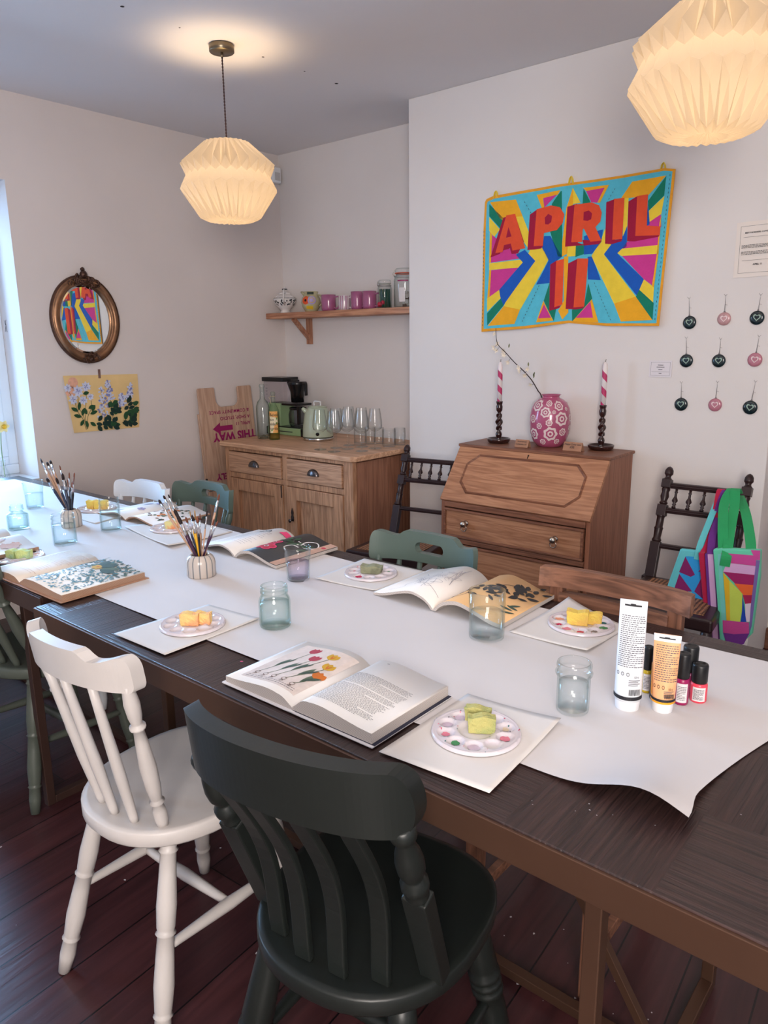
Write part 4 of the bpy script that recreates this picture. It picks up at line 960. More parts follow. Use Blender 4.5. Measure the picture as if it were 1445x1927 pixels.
def bottle(px,py,wpx,pyt,label,col,capf,labelc=None,sq=True,dx=0):
    p=P(px,py,2,ZP); r=wpx*mpp(p)/2; c=Vector((p.x,p.y))+Vector((p.x,p.y)).normalized()*r*.8; H=zat(px,pyt,c.x,c.y)-ZP
    t=thing('paint_bottle',label,'paint bottle',(c.x,c.y,ZP+.001),.3); bh=H*(1-capf)
    mc=mat('bottle_'+'%d_%d_%d'%col,col,rough=.3,var=.04)
    MB().lathe([(0,0),(r*.9,0),(r,.003),(r,bh*.86),(r*.95,bh*.95),(r*.8,bh),(0,bh)],32).build('bottle_body',mc,t)
    MB().lathe([(r*.86,bh*.985),(r*.92,bh+.002),(r*.92,H-.004),(r*.86,H-.001),(r*.5,H),(r*.48,H-.001),(0,H-.001)],32,mod=lambda a,z,k:1+.012*math.cos(30*a)).build('cap',M_blk,t)
    if labelc:
        ps=[([(-.75,bh*.12),(.75,bh*.12),(.75,bh*.84),(-.75,bh*.84)],0)]
        for q in text_lines(-.6,.6,bh*.2,bh*.75,9,.0011,random.Random(3),wmin=.08,wmax=.25): ps.append((q,1))
        decal('bottle_label',ps,[labelc,M_ink],lambda u,v,l:((r+l)*math.sin(u+.05),-(r+l)*math.cos(u+.05),v),t,cutu=10,u0=-.8,u1=.8)
    return t
M_lw=mat('white_label',(220,214,214),rough=.5,var=0)
bottle(1280,1328,26,1228,'tall magenta paint bottle with black cap right behind the peach tube',(150,24,84),.48,M_lw)
bottle(1293,1312,30,1214,'taller paint bottle mostly hidden behind the magenta one, black cap',(120,30,80),.5)
bottle(1312,1324,31,1248,'small squat coral-red paint bottle with black cap at the right of the group',(232,70,90),.49,M_lw)
bottle(1215,1305,18,1215,'small yellow paint bottle with black cap showing right behind the white tube',(200,170,40),.5,M_lw)
bottle(1226,1292,14,1228,'slim dark-capped bottle behind the gap between the two tubes',(90,90,100),.55)
bottle(1231,1318,20,1246,'short black bottle with white label peeping out left of the peach tube',(26,26,30),.45,M_lw)
# ================================================================== BOOKS
def edge_mat(n,c1,c2):
    m,nt,N,L,b=_new(n); tc=N.new('ShaderNodeTexCoord'); wv=N.new('ShaderNodeTexWave'); wv.bands_direction='Z'; wv.inputs['Scale'].default_value=150; wv.inputs['Distortion'].default_value=.2; L.new(tc.outputs['Object'],wv.inputs['Vector'])
    rp=N.new('ShaderNodeValToRGB'); rp.color_ramp.elements[0].color=lin(c1); rp.color_ramp.elements[1].color=lin(c2); L.new(wv.outputs['Fac'],rp.inputs['Fac']); L.new(rp.outputs['Color'],b.inputs['Base Color']); b.inputs['Roughness'].default_value=.8; return m
M_page=mat('book_page',(240,234,228),rough=.55,var=.02); M_edge=edge_mat('page_edges',(150,140,134),(224,214,206)); M_edge2=edge_mat('old_page_edges',(130,96,76),(196,160,134))
M_cov=mat('white_book_cover',(226,222,222),rough=.35,var=.02); M_navy=mat('navy_endpaper',(36,38,60),rough=.5,var=.05)
INKS={k:mat('ink_'+k,c,rough=.6,var=.1,vs=60) for k,c in (('text',(84,80,86)),('plate',(222,208,200)),('leaf',(92,108,86)),('red',(176,62,78)),('yellow',(206,162,50)),('orange',(204,112,40)),('brown',(104,74,60)),('dleaf',(64,84,74)),('teal',(88,128,132)),('lime',(150,176,120)),('black',(40,40,42)),('pink',(226,70,120)),('white',(238,232,230)),('kraft',(216,170,116)),('dkpage',(52,50,50)),('lilac',(176,170,206)),('dull',(150,146,156)),('deepgreen',(50,78,52)),('rose',(196,60,80)),('tan',(200,160,140)))}
IK=list(INKS); IM=[INKS[k] for k in IK]
def ik(n): return IK.index(n)
def leaf(x,y,l,w,a,n=5):
    pts=[]
    for i in range(n+1):
        t=i/n; pts.append((l*t,w*math.sin(PI*t)**.8))
    for i in range(n-1,0,-1):
        t=i/n; pts.append((l*t,-w*math.sin(PI*t)**.8))
    c,s=math.cos(a),math.sin(a); return [(x+c*p-s*q,y+s*p+c*q) for p,q in pts]
def stroke(pts,w):
    pts=[Vector((p[0],p[1],0)) for p in pts]; out=[]
    for a,b in zip(pts,pts[1:]):
        d=(b-a); 
        if d.length<1e-6: continue
        n=Vector((-d.y,d.x,0)).normalized()*w/2; e=d.normalized()*w*.25
        out.append([(p.x,p.y) for p in (a+n-e,b+n+e,b-n+e,a-n-e)])
    return out
def curvy(pts,w,n=5): return stroke([(p.x,p.y) for p in catmull([(a,b,0) for a,b in pts],n)],w)
def disc(x,y,r,n=12,sx=1,a=0): return [(x+r*sx*math.cos(2*PI*i/n+a),y+r*math.sin(2*PI*i/n+a)) for i in range(n)]
def flower(x,y,r,n,mi,mc,out):
    for i in range(n):
        a=2*PI*i/n; out.append((leaf(x,y,r,r*.36,a),mi))
    out.append((disc(x,y,r*.25,8),mc))
def open_book(label,loc,rz,w,h,tl,tr,left_art,right_art,left_mat=None,right_mat=None,arch=.010,cov=None,edge=None,name='open_book',over=.006,hard=True,fan=0,cat='book',lift_l=0,lift_r=0,endpaper=None,wl=None):
    t=thing(name,label,cat,loc,rz); cv=cov or M_cov; eg=edge or M_edge; ct=.003 if hard else .0008
    wl=wl or w
    def zs(s,u):           # u: 0 spine ..1 fore edge
        tt=tl if s<0 else tr; lf=lift_l if s<0 else lift_r
        a=arch*math.sin(min(1,u/.42)*PI/2)**.7*(1-sst(.30,1.0,u))*1.0
        base=tt*(.35+.65*sst(0,.16,u))
        return ct+base+a*(1 if u>0 else 0)+lf*u*u*u
    zL=knots(lambda u:zs(-1,u),0,1,26); zR=knots(lambda u:zs(1,u),0,1,26)
    # boards
    if hard:
        MB().box((-wl/2-over/2,h/2,ct/2),(wl+over,h+2*over,ct)).build('cover',cv,t,bevel=.0008)
        MB().box((w/2+over/2,h/2,ct/2),(w+over,h+2*over,ct)).build('cover',cv,t,bevel=.0008)
        MB().box((0,h/2,ct*.6),(.014,h+2*over,ct*1.2)).build('spine',cv,t,bevel=.0008)
    if endpaper: MB().box((w/2+.004,h/2,ct+.0004),(w+.006,h+.002,.0008)).build('endpaper',endpaper,t)
    for s in (-1,1):
        ww=wl if s<0 else w; n=26; m=MB(); top=[(s*ww*i/n,zs(s,i/n)) for i in range(n+1)]
        lo=[(s*ww*i/n,ct if hard else max(ct,zs(s,i/n)-(tl if s<0 else tr)*(1.0 if i>1 else 3))) for i in range(n+1)]
        v=[]; 
        for y in (0,h):
            v+= [(x,y,z) for x,z in top]; v+=[(x,y,z) for x,z in lo]
        k=n+1; f=[];mi=[]
        for i in range(n):
            m_=[(i,i+1,2*k+i+1,2*k+i),(k+i,3*k+i,3*k+i+1,k+i+1),(i,k+i,k+i+1,i+1),(2*k+i,2*k+i+1,3*k+i+1,3*k+i)]
            for q,mm in zip(m_,(0,1,1,1)): f.append(q); mi.append(mm)
        f.append((n,k+n,3*k+n,2*k+n)); mi.append(1); f.append((0,2*k,3*k,k)); mi.append(1)
        o_=len(m.v); m.v+=v
        for q,mm in zip(f,mi): m.f.append(q); m.m.append(mm); m.s.append(mm==0)
        pm=(left_mat if s<0 else right_mat) or M_page
        pg=m.build('page_block',[pm,eg],t)
        if s<0 and left_art: art=left_art
        elif s>0 and right_art: art=right_art
        else: continue
        def fn(x,y,l,s=s,ww=ww): return (x*ww if s>0 else (x-1)*ww, y*h, (zR(x) if s>0 else zL(1-x))+l)
        decal('printed_art',art,IM,fn,pg,cutu=26,step=.00008,base=.0004)
    return t
r=random.Random(21)
# art uses page coords (0..1,0..1), x to the right, y away from the reader; aspect handled roughly
def sc(poly,w,h): return [(x/w,y/h) for x,y in poly]
def A(polys,w,h): return [(sc(p[0],w,h),p[1]) for p in polys]
# --- tulip book: plate left, text right (page .19 x .215)
W_,H_=.190,.222
L=[([(.022,.02),(.172,.02),(.172,.205),(.022,.205)],ik('plate'))]
def tulip(bx,by,tx,ty,col,kind):
    for q in curvy([(bx,by),(bx+(tx-bx)*.35+.004,by+(ty-by)*.4),(tx-.003,ty-.012),(tx,ty)],.0021): L.append((q,ik('leaf')))
    L.append((disc(bx,by-.003,.0052,10,1.1),ik('plate'))); 
    for q in stroke(disc(bx,by-.003,.0052,12)+[(bx+.0052,by-.003)],.0012): L.append((q,ik('brown')))
    for i in range(5):
        a=-PI/2+(i-2)*.45
        for q in stroke([(bx,by-.007),(bx+.007*math.cos(a),by-.008+.007*math.sin(a))],.0007): L.append((q,ik('brown')))
    L.append((leaf(bx+(tx-bx)*.3,by+(ty-by)*.25,.048,.0055,math.atan2(ty-by,tx-bx)+.16),ik('leaf'))); L.append((leaf(bx+(tx-bx)*.25,by+(ty-by)*.35,.042,.0042,math.atan2(ty-by,tx-bx)-.22),ik('dleaf')))
    for a in (-.5,0,.5): L.append((leaf(tx-.001,ty-.004,.028,.0080,PI/2+a*.8),ik(col)))
    if kind:
        for a in (-.25,.3): L.append((leaf(tx,ty,.017,.0018,PI/2+a),ik('orange' if col=='yellow' else 'plate')))
tulip(.040,.052,.070,.172,'red',0); tulip(.066,.050,.100,.140,'red',1); tulip(.090,.050,.128,.165,'yellow',1); tulip(.118,.050,.150,.128,'yellow',1); tulip(.145,.046,.160,.09,'orange',0)
for q in text_lines(.03,.165,.024,.036,2,.0012,r,wmin=.004,wmax=.01): L.append((q,ik('text')))
Rr=[]
for q in text_lines(.022,.165,.105,.152,13,.0008,r,ragged=.05,wmin=.003,wmax=.009): Rr.append((q,ik('text')))
for q in text_lines(.022,.165,.022,.102,24,.0008,r,ragged=.08,wmin=.003,wmax=.009): Rr.append((q,ik('text')))
for q in text_polys('66',.006): Rr.append(([(x+.055,y+.205) for x,y in q],ik('text')))
open_book('large open hardback with tulip illustrations on its left page, at the near table edge',(-.928,.832,ZT+.003),math.radians(.5),W_,H_,.012,.020,A(L,W_,H_),A(Rr,W_,H_),arch=.012,over=.006,endpaper=M_navy)
# --- sketch book: line drawing left, kraft page with dark leaves right
W_,H_=.195,.265
L=[];Rr=[]
for k in range(9):
    x,y=r.uniform(.05,.15),r.uniform(.06,.21)
    for q in curvy([(x,y)]+[(x+r.uniform(-.045,.045),y+r.uniform(-.05,.05)) for _ in range(4)],.0009,4): L.append((q,ik('dull')))
for q in curvy([(.03,.03),(.06,.05),(.05,.09),(.09,.12),(.10,.17),(.14,.20),(.15,.245)],.0012): L.append((q,ik('dull')))
for k in range(12): 
    for q in stroke(leaf(r.uniform(.05,.15),r.uniform(.08,.22),.026,.006,r.uniform(0,PI),4)+[],.0007): L.append((q,ik('dull')))
for q in curvy([(.02,.02),(.05,.07),(.04,.12),(.08,.16),(.10,.20),(.15,.23)],.0022): Rr.append((q,ik('brown')))
for k in range(42):
    u=r.random(); x=.05+.11*u+r.uniform(-.03,.03); y=.10+.12*u+r.uniform(-.045,.04)
    Rr.append((leaf(x,y,r.uniform(.020,.034),r.uniform(.0045,.008),r.uniform(-.8,2.6)),ik('black')))
for k in range(4): Rr.append((leaf(r.uniform(.1,.17),r.uniform(.04,.11),.035,.005,r.uniform(-.4,1.0)),ik('dleaf')))
for k in range(3): Rr.append((leaf(.02+.012*k,.05+.03*k,.022,.006,1.2+k),ik('black')))
Rr=[(p,m_) for p,m_ in Rr]
open_book('open softback with a pencil drawing left and dark leaves on a tan page right',(-1.033,1.405,ZT+.0045),math.radians(.5),W_,H_,.007,.010,A(L,W_,H_),A(Rr,W_,H_),right_mat=mat('tan_page',(226,180,126),rough=.5,var=.04),arch=.030,hard=False,fan=.0,lift_r=-.000,name='open_magazine')
# --- black magazine with pink flower
L=[];Rr=[]
for q in text_lines(.02,.17,.05,.20,12,.0012,r,ragged=.2,wmin=.004,wmax=.01): L.append((q,ik('dull')))
for q in text_polys('March',.028,.0006): L.append(([(x+.055,y+.205) for x,y in q],ik('black')))
L.append(([(.15,.225),(.185,.225),(.185,.25),(.16,.25)],ik('pink')))
for cx,cy,rr in ((.066,.075,.030),(.050,.125,.024)):
    for i in range(5):
        a=2*PI*i/5+.4; Rr.append((disc(cx+rr*.62*math.cos(a),cy+rr*.62*math.sin(a),rr*.52,12),ik('pink')))
    for i in range(5):
        a=2*PI*i/5+.4; Rr.append((disc(cx+rr*.60*math.cos(a),cy+rr*.60*math.sin(a),rr*.36,10),ik('rose')))
    Rr.append((disc(cx,cy,rr*.30,10),ik('white')))
    Rr.append((disc(cx,cy,rr*.16,8),ik('dkpage')))
for k in range(12): Rr.append((leaf(.05+.009*k,.13+.008*(k%5)*1.4,.032,.007,r.uniform(0,2.5)),ik('deepgreen')))
for q in curvy([(.125,.10),(.105,.115),(.11,.145),(.13,.15)],.0042): Rr.append((q,ik('white')))
for q in curvy([(.125,.165),(.118,.20),(.14,.225),(.165,.20),(.150,.165),(.128,.165)],.0042): Rr.append((q,ik('white')))
for q in curvy([(.10,.18),(.165,.178)],.0035): Rr.append((q,ik('white')))
for i in range(3): Rr.append(([(.168+.006*i,.0),(.171+.006*i,.0),(.171+.006*i,.24),(.168+.006*i,.24)],ik('brown')))
Rr.insert(0,([(.164,.0),(.195,.0),(.195,.262),(.164,.262)],ik('tan')))
Rr.append((disc(.178,.215,.008,10),ik('rose')))
open_book('open magazine with a black page of pink flower artwork and curly white lettering',(-1.80,1.400,ZT+.0045),math.radians(-.5),.195,.262,.006,.009,A(L,.195,.262),A(Rr,.195,.262),right_mat=mat('black_page',(58,55,54),rough=.4,var=.05),arch=.024,hard=False,name='open_magazine')
# --- leaf-pattern book
W_,H_=.235,.248; L=[];Rr=[]
for q in text_lines(.02,.175,.04,.225,20,.0012,r,ragged=.1,wmin=.004,wmax=.01): L.append((q,ik('tan')))
for k in range(520):
    x,y=r.uniform(.018,.222),r.uniform(.012,.250)
    if (x-.13)**2+(y-.19)**2<.0010: continue
    big=y>.17; s=r.uniform(.006,.012)*(1.3 if big else 1)
    Rr.append((leaf(x,y,s,s*.30,r.uniform(0,2*PI),3),ik('teal') if not big else ik(r.choice(('dleaf','leaf','teal')))))
for k in range(6): Rr.append((leaf(.12+.01*math.cos(k),.17+.005*k,.055,.014,.3+k*.5),ik('leaf' if k%2 else 'dleaf')))
flower(.105,.180,.020,7,ik('yellow'),ik('orange'),Rr)
open_book('old open hardback with blue-green leaf patterns, overhanging the gap between the tables',(-2.065,.852,ZT+.0035),math.radians(1),W_,H_,.010,.016,A(L,.19,H_),A(Rr,W_,H_),wl=.185,left_mat=mat('aged_page',(236,222,206),rough=.6,var=.04),right_mat=mat('aged_page_b',(238,230,218),rough=.6,var=.04),edge=M_edge2,cov=mat('tan_book_cover',(170,130,104),rough=.6,var=.08),arch=.009,over=.008)
# --- book at left end with lilac flowers
L=[];Rr=[]
for k in range(9): flower(r.uniform(.05,.15),r.uniform(.04,.21),.020,6,ik(r.choice(('lilac','tan','dull'))),ik('white'),Rr)
c_=P(80,1031,2,.775)
open_book('open book with pale lilac flowers behind the palette at the left edge of the picture',(c_.x-.20,c_.y-.262,ZP+.0035),math.radians(0),.19,.255,.012,.010,None,A(Rr,.19,.255),left_mat=M_page,arch=.022,cov=mat('dark_book_cover',(80,66,58),rough=.6,var=.05),edge=M_edge2)
# --- far booklet with orange flowers
L=[];Rr=[]
for k in range(60): 
    x=r.uniform(.03,.17); y=r.uniform(.05,.20); Rr.append((leaf(x,y,.016,.0045,r.uniform(0,6)),ik(r.choice(('dleaf','leaf','brown')))))
for k in range(12): Rr.append((disc(r.uniform(.04,.12),r.uniform(.06,.19),.007,8),ik('orange')))
for k in range(5): flower(r.uniform(.04,.15),r.uniform(.05,.2),.018,5,ik('lilac'),ik('dull'),L)
a_=P(240,974,2,.775)
open_book('open booklet of small orange flowers and leaves in front of the far white chair',(a_.x,a_.y-.01,ZP+.0035),math.radians(2),.19,.25,.005,.006,A(L,.19,.25),A(Rr,.19,.25),arch=.018,hard=False,name='open_booklet',edge=M_edge2)
# ================================================================== BANNER
CL={k:mat('felt_'+k,c,rough=.9,var=.06,vs=30,bump=.25,bs=120,sheen=.2) for k,c in (('border',(232,160,40)),('turq',(86,190,212)),('gold',(240,172,30)),('yellow',(240,208,60)),('green',(0,124,98)),('magenta',(206,56,142)),('blue',(14,88,184)),('orange',(228,80,44)),('crimson',(160,8,56)),('thread',(60,70,80)),('deepblue',(20,60,150)))}
CK=list(CL); CM=[CL[k] for k in CK]
def bc(pts,f=1): 
    out=[]
    for x,y in pts:
        q=P(890+x/3.6125,300+y/3.6125,1,3.268); out.append((q.x,q.z))
    return out
BP=[('border',0,[(85,268),(130,248),(660,155),(1000,108),(1300,60),(1378,66),(1340,420),(1300,780),(1265,1132),(900,1132),(640,1112),(350,1150),(50,1172),(58,800),(64,480),(74,288)]),
('turq',1,[(95,285),(140,266),(660,172),(1000,126),(1300,78),(1358,82),(1322,420),(1284,780),(1248,1114),(900,1114),(640,1094),(350,1132),(66,1152),(74,800),(80,480),(88,300)]),
('gold',2,[(110,290),(290,272),(335,385),(180,400)]),('yellow',2,[(180,398),(335,385),(372,480),(400,560),(465,598),(385,622),(300,500)]),
('green',2,[(105,302),(205,400),(185,472),(105,385)]),('yellow',2,[(105,390),(180,475),(140,525),(105,485)]),
('magenta',2,[(125,512),(330,672),(112,702)]),('yellow',3,[(105,706),(330,680),(337,700),(308,735),(105,752)]),('magenta',2,[(112,754),(308,732),(176,886),(106,935)]),
('gold',3,[(106,752),(120,752),(108,936),(92,944)]),('gold',3,[(110,490),(126,510),(118,700),(104,704)]),
('blue',4,[(290,648),(350,614),(420,690),(205,992),(182,930),(176,886),(337,700)]),('yellow',2,[(90,946),(176,886),(187,942),(90,1036)]),('green',3,[(90,1046),(187,944),(206,992),(92,1128)]),
('yellow',3,[(385,616),(465,596),(512,680),(318,1022),(206,1000)]),('gold',3,[(206,998),(318,1020),(280,1118),(95,1132)]),
('blue',3,[(480,520),(525,520),(600,660),(530,722),(520,840),(425,850),(512,688),(465,600)]),
('green',3,[(597,212),(535,302),(520,480),(575,660),(602,660),(600,215)]),('green',3,[(742,195),(792,292),(735,300)]),
('gold',4,[(430,240),(592,208),(575,240),(472,264),(482,326),(464,330)]),('magenta',5,[(475,262),(572,240),(482,326)]),
('gold',4,[(740,190),(918,170),(855,292),(838,292),(885,192),(760,212)]),('magenta',5,[(760,212),(888,190),(836,292),(795,288)]),
('yellow',4,[(670,190),(722,292),(672,300)]),('gold',4,[(670,190),(672,300),(650,400),(632,640),(600,660),(602,560),(628,330)]),
('yellow',4,[(632,590),(690,585),(688,655),(630,660)]),('green',4,[(690,582),(745,570),(745,642),(686,662)]),
('blue',3,[(745,520),(850,480),(876,475),(866,560),(800,640),(745,645)]),('blue',3,[(770,660),(800,658),(862,820),(772,815)]),
('green',3,[(522,830),(478,960),(548,1100),(565,1000),(545,830)]),('green',3,[(775,840),(802,945),(665,1102),(663,1020),(745,1000)]),
('gold',4,[(475,960),(545,1096),(425,1108)]),('magenta',5,[(480,985),(530,1076),(440,1080)]),('gold',4,[(800,950),(846,1108),(665,1102)]),('magenta',5,[(790,966),(808,1076),(690,1077)]),
('gold',4,[(612,658),(640,658),(635,900),(640,1040),(600,1088),(575,1030),(610,960)]),
('gold',3,[(1080,150),(1316,110),(1186,250),(1000,266)]),('yellow',3,[(1020,262),(1055,262),(1045,470),(1015,520)]),('green',4,[(1316,114),(1302,246),(1195,348),(1190,282)]),
('yellow',3,[(1195,350),(1304,250),(1282,372),(1200,425)]),('magenta',3,[(1278,374),(1282,460),(1180,472),(1200,425)]),('blue',3,[(1190,300),(1202,440),(1175,462)]),
('yellow',3,[(890,470),(862,552),(796,656),(955,982),(1105,932),(884,646),(936,575)]),('gold',4,[(955,980),(1105,932),(1222,1092),(1002,1102)]),
('blue',4,[(1045,450),(1042,590),(978,640),(1162,815),(1112,926),(884,642),(936,575),(1018,520)]),
('magenta',4,[(1010,606),(1045,560),(1266,510),(1262,584)]),('yellow',5,[(978,636),(1010,606),(1268,582),(1264,642),(1005,656)]),('magenta',4,[(1008,654),(1262,642),(1228,862),(1162,815)]),
('gold',5,[(1270,430),(1284,372),(1262,642),(1232,870),(1218,860),(1252,640)]),('yellow',4,[(1162,815),(1232,870),(1226,972),(1130,886)]),('green',5,[(1130,886),(1230,976),(1222,1092),(1106,934)]),
('crimson',6,[(115,666),(205,396),(285,372),(345,560),(305,640),(262,642),(250,605),(190,622),(180,642)]),('orange',7,[(150,636),(226,380),(286,370),(354,604),(268,620),(257,572),(211,582),(200,630)]),('crimson',8,[(224,532),(241,460),(262,524)]),
('crimson',6,[(368,616),(385,375),(432,340),(440,580),(474,586),(460,605),(415,612)]),('orange',7,[(410,590),(430,338),(530,312),(590,325),(616,372),(606,430),(570,480),(480,500),(472,586)]),('crimson',8,[(488,440),(486,395),(510,370),(538,385),(532,425),(512,442)]),
('crimson',6,[(620,592),(635,320),(700,298),(705,565),(750,580)]),('crimson',6,[(735,545),(866,552),(850,574),(745,584)]),('orange',7,[(660,562),(682,305),(800,290),(850,310),(869,360),(860,420),(825,458),(866,550),(790,558),(746,470),(738,470),(732,560)]),('crimson',8,[(742,412),(745,355),(780,345),(802,365),(796,405),(770,416)]),
('crimson',6,[(892,572),(900,290),(962,266),(962,545),(1012,540),(1005,556),(935,576)]),('orange',7,[(942,545),(955,267),(1027,260),(1012,540)]),
('crimson',6,[(1045,556),(1055,285),(1118,248),(1118,518),(1272,512),(1265,526),(1100,557)]),('orange',7,[(1102,520),(1115,249),(1190,237),(1182,450),(1278,456),(1273,516)]),
('crimson',6,[(518,1030),(525,715),(572,684),(566,1000),(595,990),(580,1012)]),('orange',7,[(552,1006),(565,690),(613,674),(602,985)]),
('crimson',6,[(622,1016),(640,705),(708,671),(700,1000),(748,1000),(738,1012),(690,1019)]),('orange',7,[(675,1006),(700,672),(776,672),(748,1000)])]
polys=[(bc(p),CK.index(c),l) for c,l,p in BP]
def dashes(a,b,n,w=3.2):
    for i in range(n):
        t0,t1=(i+.25)/n,(i+.7)/n
        p=Vector((a[0]+(b[0]-a[0])*t0,a[1]+(b[1]-a[1])*t0,0)); q=Vector((a[0]+(b[0]-a[0])*t1,a[1]+(b[1]-a[1])*t1,0)); nn=Vector((-(q-p).y,(q-p).x,0)).normalized()*w/2
        polys.append((bc([(p+nn)[:2],(q+nn)[:2],(q-nn)[:2],(p-nn)[:2]]),CK.index('thread'),9))
dashes((70,480),(60,1140),26); dashes((1345,95),(1238,1100),34); dashes((345,280),(425,420),6); dashes((450,850),(330,1110),12); dashes((815,830),(935,1100),12); dashes((965,190),(900,300),5)
bw_=knots(lambda x:.010+.006*math.sin((x+2.1)*9.5)+.010*math.exp(-((x+1.72)/.045)**2)+.008*math.exp(-((x+1.19)/.08)**2),-2.12,-1.16,44)
def bwave(x,z): return bw_(x)
bt=thing('quilted_banner','colourful patchwork banner reading APRIL 11 above the bureau','banner',(-1.65,YC-.002,1.46))
BO=Vector((1.65,-(YC-.002),-1.46))
bn=decal('banner_cloth',polys,CM,lambda x,y,l:Vector((x,YC-bwave(x,y)-l,y))+BO,bt,cutu=44,u0=-2.12,u1=-1.16,step=.00045,base=.0)
decal('backing',[(polys[0][0],0,0)],[CL['border']],lambda x,y,l:Vector((x,YC-bwave(x,y)+.003,y))+BO,bt,cutu=44,u0=-2.12,u1=-1.16)
for cx,cy in ((150,238),(662,140),(1290,48)):
    q=P(890+cx/3.6125,300+cy/3.6125,1,3.268); mb=MB()
    mb.ribbon([Vector((q.x-.010,YC-.012,q.z-.015))+BO,Vector((q.x-.006,YC-.012,q.z+.008))+BO,Vector((q.x,YC-.010,q.z+.018))+BO,Vector((q.x+.006,YC-.012,q.z+.006))+BO,Vector((q.x+.010,YC-.012,q.z-.015))+BO],.012,.0015,(0.25,1,0)); mb.build('hanging_tab',CL['yellow'],bt)
# ================================================================== WALL PAPERS + HEARTS
M_card=mat('white_card',(226,220,224),rough=.7,var=.01); M_poster=mat('poster_paper',(232,222,214),rough=.7,var=.01)
def wallcard(name,label,cat,x0,x1,z0,z1,m_,tilt,art,th=.002):
    t=thing(name,label,cat,((x0+x1)/2,YC-.001,(z0+z1)/2)); t.rotation_euler=(0,tilt,0)
    w,h=x1-x0,z1-z0; MB().box((0,-th/2,0),(w,th,h)).build('sheet',m_,t)
    decal('printed_text',[(p,0) for p in art(w,h)],[M_inkb],lambda x,y,l:(x,-th-l,y),t,base=.0004); return t
def border(w,h,i,t=.0014):
    a,b=w/2-i,h/2-i
    return [[(-a,-b),(a,-b),(a,-b+t),(-a,-b+t)],[(-a,b-t),(a,b-t),(a,b),(-a,b)],[(-a,-b),(-a+t,-b),(-a+t,b),(-a,b)],[(a-t,-b),(a,-b),(a,b),(a-t,b)]]
def art_poster(w,h):
    o=border(w,h,.016,.0009); 
    def tx(s,size,x,y,b=0): return [[(a+x,c+y) for a,c in q] for q in text_polys(s,size,b,'CENTER')]
    o+=tx('MEET THE MAKERS: COFFEE MORNING',.0068,.0,h*.29,.0002); o+=tx('APRIL 11',.009,-.005,-h*.29,.0003)
    for y in (h*.22,-h*.20): o.append([(-w*.34,y),(w*.34,y),(w*.34,y+.0008),(-w*.34,y+.0008)])
    rr=random.Random(4); o+=text_lines(-w*.37,w*.37,h*.02,h*.09,3,.0018,rr,.2,.004,.012); o+=text_lines(-w*.37,w*.37,-h*.10,-h*.03,3,.0018,rr,.3,.004,.012)
    return o
wallcard('poster','large white printed notice ending APRIL 11 at the right edge of the chimney breast','poster',-.930,-.745,1.653,1.862,M_poster,math.radians(-.8),art_poster)
def art_card(w,h):
    o=border(w,h,.007,.0007); rr=random.Random(6)
    for y,a in ((.015,.012),(.006,.017),(-.004,.009),(-.020,.006)): o.append([(-a,y),(a,y),(a,y+.0022),(-a,y+.0022)])
    o.append([(-.038,-.013),(.038,-.013),(.038,-.0122),(-.038,-.0122)]); return o
wallcard('price_card','small white bordered card between the bureau corner and the heart ornaments','card',-1.243,-1.145,1.254,1.325,M_card,0,art_card)
M_hd=mat('dark_green_glaze',(22,38,44),rough=.15,var=.1,coat=.5); M_hp=mat('pink_glaze',(186,120,136),rough=.15,var=.1,coat=.5); M_hpp=mat('pale_pink_glaze',(198,152,154),rough=.15,var=.2,vs=60,coat=.5)
M_hl=mat('heart_line_mint',(150,172,158),rough=.5,var=.02); M_hl2=mat('heart_line_pink',(226,204,204),rough=.5,var=.02); M_str=mat('string_grey',(120,108,108),rough=.9,var=0)
def heart_pts(s,n=40):
    o=[]
    for i in range(n):
        a=2*PI*i/n; o.append((s*16*math.sin(a)**3/16*.95,s*(13*math.cos(a)-5*math.cos(2*a)-2*math.cos(3*a)-math.cos(4*a))/16+s*.12))
    return o
rowsn=('top','middle','bottom'); coln=('left','centre','right')
